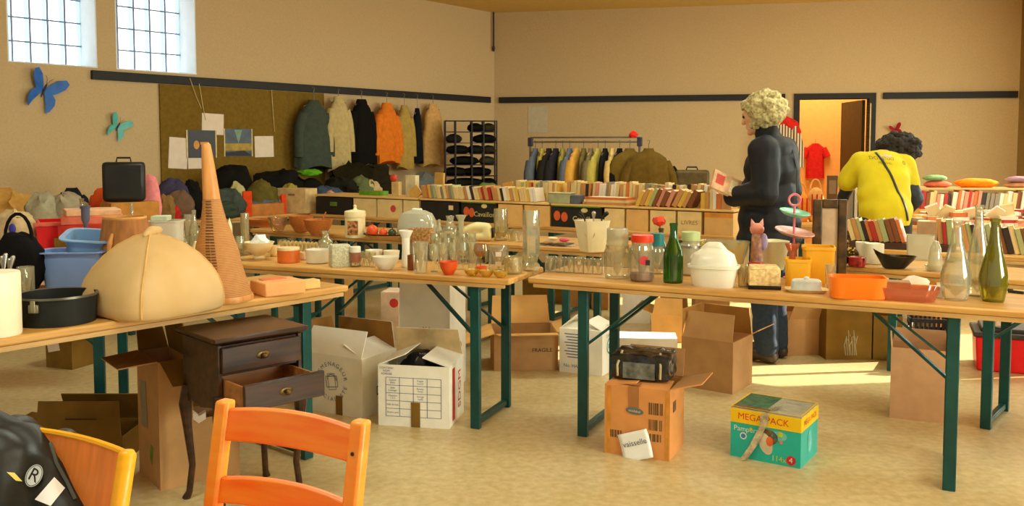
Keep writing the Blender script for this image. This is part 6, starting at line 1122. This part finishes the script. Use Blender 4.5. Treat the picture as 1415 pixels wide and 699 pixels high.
S.limb([(-.15, .2, 1.295), (-.205, .235, 1.2), (-.232, .25, 1.15)], [.095, .09, .086]); S.limb([(.175, .19, 1.27), (.215, .2, 1.15), (.228, .2, 1.09)], [.1, .092, .088])
S = ruffle(remesh(S, .011, 34), .010, 8, 1); S = cut(S, lambda v: Vector((v.x, v.y if v.z > .95 else v.y * (1 - (.95 - v.z) * .5), max(v.z, .83)))); yel = M('yellow_cotton', (206, 186, 30), .75, var=.05, scale=10, bump=.15, spec=.15); shirt_o = obj('t_shirt', S, yel, P2_, smooth=60)
for pts, rs in ((((-.215, .235, 1.2), (-.235, .26, 1.1), (-.25, .33, .97)), (.05, .052, .042)), (((.228, .17, 1.12), (.242, .13, 1.02), (.225, .19, .94)), (.06, .074, .052))): b = MB(); b.limb(pts, rs); obj('undersleeve', ruffle(remesh(b, .009, 3), .006, 20), M('navy_black_sleeve', (26, 32, 44), .6, var=.2), P2_, smooth=60)
for zz in (.91, .895, .88): b = MB(); b.lathe([(.033, -.003), (.037, 0), (.033, .003)], 20, Matrix.Translation((.215, .215 - (zz - .9) * .5, zz))); obj('bracelet', b, M('bracelet_brown', (90, 60, 40), .4), P2_)
b = MB()
def px2(px, py): s = 6.9 / F; return Vector(((px - 1229) * s, -.5, EYE + (HOR - py) * s))
pa, pb_ = px2(1217, 211), px2(1243, 303); n = 26; ring_ = []
for i in range(n + 1): p = pa.lerp(pb_, i / n); ring_.append([p + Vector((-.009, 0, 0)), p + Vector((.009, 0, 0))])
b.loft(ring_, caps=False, closed=False); drape_on(b, shirt_o, (0, 1, 0), .004); so_ = obj('shoulder_strap', b, M('strap_black', (26, 24, 20), .5), P2_); sf = so_.modifiers.new('S', 'SOLIDIFY'); sf.thickness = .004
m_ = Matrix.Translation(px2(1222, 219)) @ Matrix.Rotation(R(90), 4, 'X') @ Matrix.Rotation(R(-4), 4, 'Z')
b = text('DOMENAV', .036, m_); drape_on(b, shirt_o, (0, 1, 0), .002); obj('shirt_lettering', b, M('print_olive', (120, 106, 36), .8), P2_, smooth=0); b = text('FESTIVAL', .024, m_ @ Matrix.Translation((.01, -.034, 0))); drape_on(b, shirt_o, (0, 1, 0), .002); obj('shirt_lettering', b, MATS['print_olive'], P2_, smooth=0); b = MB(); ring(.012, .016, m_ @ Matrix.Translation((.17, -.022, 0)), b); text('S', .03, m_ @ Matrix.Translation((.17, -.022, 0)), b); drape_on(b, shirt_o, (0, 1, 0), .002); obj('shirt_emblem', b, MATS['print_olive'], P2_, smooth=0)
T = MB(); T.ball((-.03, .0, .88), (.17, .125, .12)); [T.limb([(-.03 + s * .09, 0, .86), (s * .1, .03, .5), (s * .11, -.02, .09)], [.11, .085, .07]) for s in (-1, 1)]; obj('trousers', cut(remesh(T, .012, 4), lambda v: Vector((v.x, v.y, max(v.z, .06)))), M('dark_trousers', (44, 40, 38), .8), P2_, smooth=60)
for s in (-1, 1): b = MB(); b.limb([(s * .11, -.06, .05), (s * .11, 0, .06), (s * .13, .15, .04)], [.048, .05, .04]); obj('shoe', cut(remesh(b, .01, 4), lambda v: Vector((v.x, v.y, max(v.z, .0)))), shoe_m, P2_, smooth=60)
hr = curls((.2, .35, 1.4), (.172, .15, .13), 190, (.02, .034), 8, lambda p: not (p.y > .42 and p.z < 1.42)); obj('hair', ruffle(remesh(hr, .009, 2), .01, 45), M('dark_hair', (42, 32, 20), .8, var=.4, scale=60, bump=.6), P2_, smooth=60)
# ================================================================= FOREGROUND
# wicker cone
p_, s_ = put(307, 414); t = thing('wicker_cone', 'tall flared wicker cone with laced seam standing on the front left table', 'basket', p_)
pf = [(0, 40), (6, 41), (26, 36), (50, 31), (75, 27.5), (90, 23), (111, 16.5), (143, 11), (184, 8.2)]
def conep(h): 
    for (a, ra_), (b_, rb_) in zip(pf, pf[1:]):
        if a <= h <= b_: return ra_ + (rb_ - ra_) * (h - a) / (b_ - a)
    return pf[-1][1]
b = MB(); b.loft([[Vector(((r_ * math.cos(6.2832 * i / 36) - h * 18 / 216) * s_, r_ * s_ * math.sin(6.2832 * i / 36), h * s_)) for i in range(36)] for h, r_ in pf]); 
wk, N, L, bs = nodes('woven_wicker'); tc = N.new('ShaderNodeTexCoord'); w1 = N.new('ShaderNodeTexWave'); w1.bands_direction = 'Z'; w1.inputs['Scale'].default_value = 46; w1.inputs['Distortion'].default_value = 1.2; L.new(tc.outputs['Object'], w1.inputs[0]); nz = N.new('ShaderNodeTexNoise'); nz.inputs['Scale'].default_value = 40; L.new(tc.outputs['Object'], nz.inputs[0]); ad = N.new('ShaderNodeMixRGB'); ad.inputs[0].default_value = .45; L.new(w1.outputs[0], ad.inputs[1]); L.new(nz.outputs['Fac'], ad.inputs[2]); rp = N.new('ShaderNodeValToRGB'); rp.color_ramp.elements[0].position = .2; rp.color_ramp.elements[0].color = rgb(166, 106, 48); rp.color_ramp.elements[1].position = .7; rp.color_ramp.elements[1].color = rgb(204, 142, 76); L.new(ad.outputs[0], rp.inputs[0]); L.new(rp.outputs[0], bs.inputs['Base Color']); bp = N.new('ShaderNodeBump'); bp.inputs['Strength'].default_value = .35; bp.inputs['Distance'].default_value = .004; L.new(ad.outputs[0], bp.inputs['Height']); L.new(bp.outputs[0], bs.inputs['Normal']); bs.inputs['Roughness'].default_value = .6
obj('cone_body', b, wk, t, smooth=60)
b = MB(); b.loft([[Vector(((r_ * math.cos(6.2832 * i / 28) - h * 18 / 216) * s_, r_ * s_ * math.sin(6.2832 * i / 28), h * s_)) for i in range(28)] for h, r_ in ((140, 11.6), (150, 11), (184, 8.8), (205, 7), (214, 6), (216, 4))]); obj('cone_tip', b, wood('smooth_cane', (226, 158, 88), (206, 134, 66), 5, (8, 8, 1)), t, smooth=60)
for k in (0, 1):
    b = MB()
    for i in range(34):
        h = 8 + i * 3.9; r_ = conep(h); a = R(-84 + (7 if k else -7) - i * .3); rr_ = r_ + .35; c_ = Vector(((rr_ * math.cos(a) - h * 18 / 216) * s_, rr_ * s_ * math.sin(a), h * s_)); b.box(c_, (.016 * (.6 + r_ / 60), .006, .0045), Matrix.Rotation(a + R(90), 4, 'Z'))
    o = obj('laced_seam', b, M('dark_lacing', (110, 70, 40), .7), t, smooth=0); o['kind'] = 'stuff'
b = MB(); b.loft([[Vector((r_ * s_ * math.cos(6.2832 * i / 36), r_ * s_ * math.sin(6.2832 * i / 36), z)) for i in range(36)] for z, r_ in ((0, 41.5), (.012, 42.5), (.024, 41.5))]); obj('base_ring', b, MATS['smooth_cane'], t)
# boxes by the cone
p_, s_ = put(384, 405); t = thing('game_box', 'pale orange flat box with slot lying right of the wicker cone', 'box', p_, R(40)); b = MB(); b.box((0, 0, .03), (.19, .16, .06)); obj('box_body', b, M('peach_card', (238, 170, 100), .6, var=.05), t, bevel=.006); b = MB(); b.box((-.01, .03, .0615), (.11, .05, .003)); obj('orange_slot', b, M('slot_orange', (236, 120, 60), .5), t)
p_, s_ = put(428, 398); b = MB(); b.box((0, 0, .02), (.08, .06, .04)); solo('small_box', b, M('cream_card', (236, 196, 120), .6), 'small cream box at the right end of the front left table', 'box', p_, R(40), bevel=.004)
# cream dome
p_, s_ = put(212, 428); t = thing('fabric_dome', 'large cream felt dome with seams and knotted top on the front left table', 'fabric dome', p_, R(58)); a = 82 * s_; hh = 106 * s_
pr_ = [(.95, 0), (.99, .04), (1.0, .14), (.98, .28), (.92, .43), (.81, .58), (.65, .73), (.45, .86), (.23, .955), (.09, .99), (0, 1)]
felt = M('cream_felt', (216, 182, 132), .9, var=.05, scale=5, bump=.1, spec=.1, col2=(204, 166, 110)); b = MB(); b.lathe([(r_ * a * .965, z * hh) for r_, z in pr_], 96, None, 4); obj('felt_shell', ruffle(b, .01, 5, 3), felt, t, smooth=70)
for v in t.children[0].data.vertices: v.co.z = max(v.co.z, 0)
bv = t.children[0].data
for k in range(4):
    b = MB(); an = R(45 + 90 * k); c, n_ = math.cos(an), math.sin(an); kf = .965 / ((abs(c) ** 4 + abs(n_) ** 4) ** .25); pts = []
    for r_, z in pr_[1:-1]: v = Vector((r_ * a * kf * c, r_ * a * kf * n_, z * hh)); q = noise.noise_vector(v * 5 + Vector((3, 6, 0))) * .01; pts.append(v + q)
    b.tube(pts, .0045, 6); obj('seam', b, M('seam_tan', (222, 172, 100), .9), t)
b = MB(); b.limb([(-.035, -.01, hh * .985), (.0, 0, hh * 1.03), (.035, .005, hh * 1.03)], [.014, .022, .018]); obj('top_knot', remesh(b, .006), felt, t, smooth=60)
# dark nightstand with an open drawer
dkw = wood('dark_walnut_wood', (74, 44, 24), (34, 20, 12), 4, (1, 9, 9), .3, .04); inw = wood('drawer_inside', (170, 112, 58), (136, 84, 40), 4, (1, 8, 8), .5)
NE = Vector((-1.11, 3.37, 0)); nx = Vector((.24, .235, 0)).normalized(); NW, ND, NH = .36, .30, .70; ny = Vector((-nx.y, nx.x, 0)); nc_ = NE + nx * NW / 2 + ny * ND / 2
t = thing('nightstand', 'dark wooden nightstand on curved legs with its lower drawer open', 'nightstand', nc_, math.atan2(nx.y, nx.x))
b = MB(); b.loft([[Vector((x_ * (NW / 2 + e), y_ * (ND / 2 + e), z)) for x_, y_ in ((-1, -1), (1, -1), (1, 1), (-1, 1))] for z, e in ((NH - .03, .0), (NH - .018, .02), (NH, .022))]); obj('top', b, dkw, t, bevel=.004)
b = MB(); zb = .44; zt = NH - .03; th = .016
b.box((-NW / 2 + th / 2, 0, (zb + zt) / 2), (th, ND, zt - zb)); b.box((NW / 2 - th / 2, 0, (zb + zt) / 2), (th, ND, zt - zb)); b.box((0, ND / 2 - th / 2, (zb + zt) / 2), (NW - 2 * th, th, zt - zb))
for z_ in (zb + .006, (zb + zt) / 2, zt - .01): b.box((0, -.0, z_), (NW - 2 * th, ND - .02, .012))
obj('carcass', b, dkw, t, bevel=.002)
for s, nm in ((-1, 'front'), (1, 'back')): b = MB(); y_ = s * (ND / 2 - .008); b.prism([(-NW / 2, zb + .002), (NW / 2, zb + .002), (NW / 2, zb - .05), (NW * .36, zb - .02), (NW * .14, zb - .03), (0, zb - .045), (-NW * .14, zb - .03), (-NW * .36, zb - .02), (-NW / 2, zb - .05)], .014, Matrix.Translation((0, y_, 0))); obj('shaped_apron', b, dkw, t, smooth=0)
for s in (-1, 1): b = MB(); b.prism([(-ND / 2, zb + .002), (ND / 2, zb + .002), (ND / 2, zb - .05), (ND * .3, zb - .02), (0, zb - .035), (-ND * .3, zb - .02), (-ND / 2, zb - .05)], .014, Matrix.Translation((s * (NW / 2 - .008), 0, 0)) @ Matrix.Rotation(R(90), 4, 'Z')); obj('side_apron', b, dkw, t, smooth=0)
for sx in (-1, 1):
    for sy in (-1, 1):
        b = MB(); X, Y = sx * (NW / 2 - .016), sy * (ND / 2 - .016); b.tube([(X, Y, zb + .03), (X + sx * .012, Y + sy * .012, zb - .05), (X + sx * .008, Y + sy * .008, .3), (X - sx * .004, Y - sy * .004, .14), (X + sx * .006, Y + sy * .006, .03), (X + sx * .016, Y + sy * .016, 0)], [.026, .026, .018, .013, .013, .017], 10); obj('leg', b, dkw, t)
def drawer(z0, z1, out, nm):
    w = NW - .04; d = ND - .03; f = MB(); f.box((0, -ND / 2 - .006 - out, (z0 + z1) / 2), (w + .02, .018, z1 - z0 - .006)); o = obj(nm, f, dkw, t, bevel=.004)
    s_ = MB(); hz = (z1 - z0) * .72; y0 = -ND / 2 - out; 
    for s in (-1, 1): s_.box((s * (w / 2 - .008), y0 + d / 2, z0 + .012 + hz / 2), (.01, d, hz))
    s_.box((0, y0 + d, z0 + .012 + hz / 2), (w - .006, .01, hz)); s_.box((0, y0 + d / 2, z0 + .012), (w - .006, d, .006)); q = obj('drawer_box', s_, inw, o, smooth=0)
    k = MB(); k.ball((0, -ND / 2 - .03 - out, (z0 + z1) / 2), (.012, .014, .012)); obj('knob', k, M('brass_dark', (110, 84, 44), .35, .6), o); p = MB(); p.ball((0, -ND / 2 - .016 - out, (z0 + z1) / 2), (.03, .004, .016)); obj('knob_plate', p, M('brass_dark', (110, 84, 44), .35, .6), o)
drawer((zb + zt) / 2 + .004, zt - .006, 0, 'drawer'); drawer(zb + .008, (zb + zt) / 2 - .002, .17, 'drawer')
# pine chair
pine = wood('orange_pine', (255, 168, 62), (255, 138, 36), 2.2, (1, 1, 9), .35, .05, .5); pine2 = wood('orange_pine_rail', (255, 144, 44), (250, 108, 22), 3, (1.5, 12, 12), .35, .05, .5)
ZT_ = .84; pl = at(312, 552, ZT_); prt = at(499, 580, ZT_); cx_ = (prt - pl).normalized(); CW = (prt - pl).length; lean = .06; cy_ = Vector((-cx_.y, cx_.x, 0)); cc = (pl + prt) / 2 - cy_ * lean; cc.z = 0
t = thing('wooden_chair', 'orange pine ladder back chair in the foreground', 'chair', cc, math.atan2(cx_.y, cx_.x))
for s in (-1, 1):
    X = s * CW / 2; b = MB(); b.loft([[Vector((X + x_ * .0185, yo + y_ * .0165, z)) for x_, y_ in ((-1, -1), (1, -1), (1, 1), (-1, 1))] for z, yo in ((0, .05), (.2, .018), (.44, 0), (.6, .012), (ZT_, lean))]); o = obj('back_post', b, pine, t, bevel=.007)
    if s > 0: k = MB(); k.lathe([(0, 0), (.0045, 0), (.004, .002), (0, .002)], 12, Matrix.Translation((X - .002, lean - .012 - .0185, ZT_ - .065)) @ Matrix.Rotation(R(90), 4, 'X')); obj('bolt_head', k, M('bolt_dark', (70, 50, 40), .4, .6), o)
    b = MB(); b.box((s * (CW / 2 + .01), -.36, .215), (.034, .034, .43)); obj('front_leg', b, pine, t, bevel=.006); b = MB(); b.box((s * (CW / 2 + .002), -.17, .2), (.018, .36, .03)); obj('side_stretcher', b, pine2, t, bevel=.004)
def rail(zc, hgt, arch):
    n = 14; rings = []
    for i in range(n + 1):
        u = i / n * 2 - 1; X = u * (CW / 2 - .012); top = zc + hgt / 2 + arch * (1 - u * u); bot = zc - hgt / 2 + arch * .35 * (1 - u * u); yo = lambda z: .012 + (z - .6) / (ZT_ - .6) * (lean - .012) + .012 * (1 - u * u)
        rings.append([Vector((X, yo(bot) - .009, bot)), Vector((X, yo(bot) + .009, bot)), Vector((X, yo(top) + .009, top)), Vector((X, yo(top) - .009, top))])
    b = MB(); b.loft(rings); obj('back_rail', b, pine2, t, bevel=.005)
rail(.787, .07, .012); rail(.645, .055, .012); rail(.53, .05, .01)
b = MB(); b.loft([[Vector((x_, y_, z)) for x_, y_ in ((-CW / 2 - .02, -.39), (CW / 2 + .02, -.39), (CW / 2 - .02, .01), (-CW / 2 + .02, .01))] for z in (.43, .45)]); obj('seat', b, pine2, t, bevel=.006); b = MB(); b.box((0, -.37, .4), (CW, .018, .05)); obj('front_rail', b, pine2, t, bevel=.003)
# beech chair with a plywood back and the black motorcycle jacket on it
bee = M('yellow_beech', (255, 178, 30), .35, var=.05, scale=10, stretch=(1, 1, 10)); ply = M('orange_plywood', (246, 142, 62), .4, var=.08, scale=6, stretch=(9, 1, 1))
Z2 = .80; qa, qb = at(62, 600, Z2), at(176, 622, Z2); bx = (qb - qa).normalized(); by = Vector((-bx.y, bx.x, 0)); BWd = .43; qc = qb - bx * BWd / 2; qc.z = 0; l2 = .07
t = thing('plywood_chair', 'yellow beech chair with orange plywood back under the black jacket', 'chair', qc - by * l2, math.atan2(bx.y, bx.x)); CHP = t
for s in (-1, 1):
    b = MB(); b.tube([(s * BWd / 2, .06, 0), (s * BWd / 2, .01, .3), (s * BWd / 2, .0, .45), (s * BWd / 2, .03, .62), (s * BWd / 2, l2, Z2 - .008), (s * BWd / 2, l2 + .001, Z2)], [.017, .018, .018, .018, .018, .012], 16); obj('back_post', b, bee, t, smooth=60); b = MB(); b.tube([(s * (BWd / 2), -.38, 0), (s * BWd / 2, -.37, .44)], .017, 14); obj('front_leg', b, bee, t)
n = 12; rings = []
for i in range(n + 1):
    u = i / n * 2 - 1; X = u * (BWd / 2 - .012); c = .02 * (1 - u * u); zt2 = Z2 - .012 + .006 * (1 - u * u); rings.append([Vector((X, c + .018, .55)), Vector((X, c + .03, .55)), Vector((X, c + .012 + l2, zt2)), Vector((X, c + l2, zt2))])
b = MB(); b.loft(rings); obj('plywood_back', b, ply, t, smooth=50); b = MB(); b.tube([r_[2].lerp(r_[3], .5) + Vector((0, 0, .002)) for r_ in rings], .0075, 8); obj('top_edge', b, bee, t)
b = MB(); b.loft([[Vector((x_, y_, z)) for x_, y_ in ((-BWd / 2, -.4), (BWd / 2, -.4), (BWd / 2, .0), (-BWd / 2, .0))] for z in (.44, .455)]); obj('seat', b, ply, t, bevel=.006)
jt = thing('motorcycle_jacket', 'black motorcycle jacket with reflective patches hung over the beech chair', 'jacket', qc - by * l2, math.atan2(bx.y, bx.x)); b = MB(); e = -BWd / 2
b.limb([(-.32, l2, .785), (-.1, l2, .775), (-.045, l2 - .01, .74), (.018, l2 - .02, .675), (.085, l2 - .04, .60), (.10, l2 - .05, .45)], [.05, .05, .045, .05, .06, .06])
b.limb([(-.26, l2 - .06, .76), (-.26, -.02, .55), (-.26, -.03, .38)], [.08, .1, .1]); b.limb([(-.1, l2 - .06, .74), (-.08, -.02, .58), (-.06, -.04, .42)], [.075, .09, .09]); b.limb([(-.04, l2 - .05, .68), (.02, -.01, .55)], [.05, .075]); b.limb([(-.2, l2 + .06, .76), (-.2, .12, .5)], [.05, .06]); b.limb([(-.05, l2 + .06, .74), (-.05, .12, .5)], [.05, .06])
jb = ruffle(remesh(b, .008, 6), .012, 11, 6); ja = obj('jacket_shell', jb, M('black_nylon', (22, 26, 26), .42, var=.35, scale=10, bump=.35, spec=.5), jt, smooth=60)
bpy.context.view_layer.update(); ji = jt.matrix_world.inverted(); bvh = BVHTree.FromPolygons([v.co for v in ja.data.vertices], [tuple(p.vertices) for p in ja.data.polygons])
def onj(px, py):
    o_ = ji @ EYEV; d_ = (ji.to_3x3() @ ray(px, py)).normalized(); h = bvh.ray_cast(o_, d_); return (h[0] - d_ * .002) if h[0] is not None else o_ + d_ * 1.9
def patch(pts, n=7):
    """quad patch lying on the jacket: corners in picture order"""
    b = MB(); g = []
    for j in range(n + 1):
        for i in range(n + 1):
            u, v = i / n, j / n; px = (pts[0][0] * (1 - u) + pts[1][0] * u) * (1 - v) + (pts[3][0] * (1 - u) + pts[2][0] * u) * v; py = (pts[0][1] * (1 - u) + pts[1][1] * u) * (1 - v) + (pts[3][1] * (1 - u) + pts[2][1] * u) * v; g.append(onj(px, py))
    return b.add(g, [(j * (n + 1) + i, j * (n + 1) + i + 1, (j + 1) * (n + 1) + i + 1, (j + 1) * (n + 1) + i) for j in range(n) for i in range(n)])
rf = M('reflective_white', (250, 250, 250), .3, var=.01); o = obj('reflective_patch', patch([(75, 659), (90, 674), (70, 699), (48, 690)]), rf, jt, smooth=0)
o = obj('reflective_stripe', patch([(9, 652), (20, 653), (31, 665), (22, 664)]), M('reflective_yellow', (250, 236, 120), .3), jt, smooth=0)
em = thing; b = MB(); n = 26; c0 = onj(47, 657); ex = onj(56, 657) - onj(40, 657); ey = onj(47, 646) - onj(47, 667); ex_, ey_ = ex / 16, ey / 21
def emb(u, v, lift=0):          # picture offsets around the emblem centre, tilted
    a = R(-28); return c0 + ex_ * (u * math.cos(a) - v * math.sin(a)) + ey_ * (u * math.sin(a) + v * math.cos(a)) + (ji.to_3x3() @ -ray(47, 657)).normalized() * (.004 + lift)
for rx_, ry_, lf_, nm, mt in ((11, 16.5, 0, 'emblem', M('emblem_silver', (206, 214, 216), .4)), (10, 15.4, .0006, 'emblem_ring', M('emblem_black', (30, 30, 32), .4)), (9.2, 14.5, .0012, 'emblem_field', MATS['emblem_silver'])): b = MB(); b.add([emb(rx_ * math.cos(6.2832 * i / n), ry_ * math.sin(6.2832 * i / n), lf_) for i in range(n)], [tuple(range(n))]); obj(nm, b, mt, jt, smooth=0)
v_, f_ = (text('R', 1, Matrix()).v, text('R', 1, Matrix()).f); b = MB(); b.add([emb(v.x * 24, v.y * 26, .0018) for v in v_], f_); obj('emblem_letter', b, MATS['emblem_black'], jt, smooth=0)
b = MB(); b.tube([onj(x_, y_) for x_, y_ in ((70, 612), (78, 640), (92, 665), (104, 690))], .004, 6); obj('piping', b, M('grey_piping', (90, 96, 86), .6), jt)
# ================================================================= LIGHT AND CAMERA
w = bpy.data.worlds.new('World'); SC.world = w; w.use_nodes = True
bg = w.node_tree.nodes['Background']; bg.inputs[0].default_value = (.88, .98, .88, 1); bg.inputs[1].default_value = .7
def area(name, loc, size, power, col, rot=(0, 0, 0), size_y=None):
    l = bpy.data.lights.new(name, 'AREA'); l.energy = power; l.color = col; l.size = size
    if size_y: l.shape = 'RECTANGLE'; l.size_y = size_y
    o = bpy.data.objects.new(name, l); COL.objects.link(o); o.location = loc; o.rotation_euler = rot; return o
warm = (.86, .96, .8)
for i, (x, y) in enumerate(((-1.6, 2.0), (2.2, 2.0), (-1.2, 5.6), (2.6, 5.6), (1.2, 8.8), (4.2, 8.2))):
    area('ceiling_fill', (x, y, CEIL - .12), 1.5, 58, warm, size_y=.5)  # unseen overhead fill, added to carry soft light to the back
for i, (a, b_) in enumerate(SUNWIN):
    c = PE + DS * ((a + b_) / 2) + NS * .06; area('window_daylight', (c.x, c.y, 1.75), b_ - a, (90, 90, 210, 240)[i], (.9, .98, .86), (R(90), 0, math.atan2(NS.y, NS.x) + R(90) + R(180)), 1.5)  # area lamps added just inside the side openings as daylight fill
hc = CO + DR * ((DOORL + DOORR) / 2) - NR * 1.0
area('hallway_lamp', (hc.x, hc.y, CEIL - .1), .9, 75, (1, .84, .6))
s = bpy.data.lights.new('sun', 'SUN'); s.energy = 24; s.angle = R(.6); s.color = (1, .9, .72)
so = bpy.data.objects.new('sun', s); COL.objects.link(so); so.rotation_euler = Vector((.9, .12, .36)).to_track_quat('Z', 'Y').to_euler()
cd = bpy.data.cameras.new('camera'); cam = bpy.data.objects.new('camera', cd); COL.objects.link(cam)
cd.sensor_fit = 'HORIZONTAL'; cd.sensor_width = 36; cd.lens = 36 * F / W; cd.shift_y = -(349.5 - CY) / W; cd.clip_start = .05
cam.location = EYEV; cam.rotation_euler = (R(90) - PIT, 0, 0); SC.camera = cam
SC.view_settings.view_transform = 'Standard'; SC.view_settings.look = 'None'; SC.view_settings.gamma = 1; SC.view_settings.use_curve_mapping = False
SC.view_settings.exposure = -0.36
for k, v in LABELS.items():
    if len(v) > 1: print('SHARED LABEL', len(v), k)
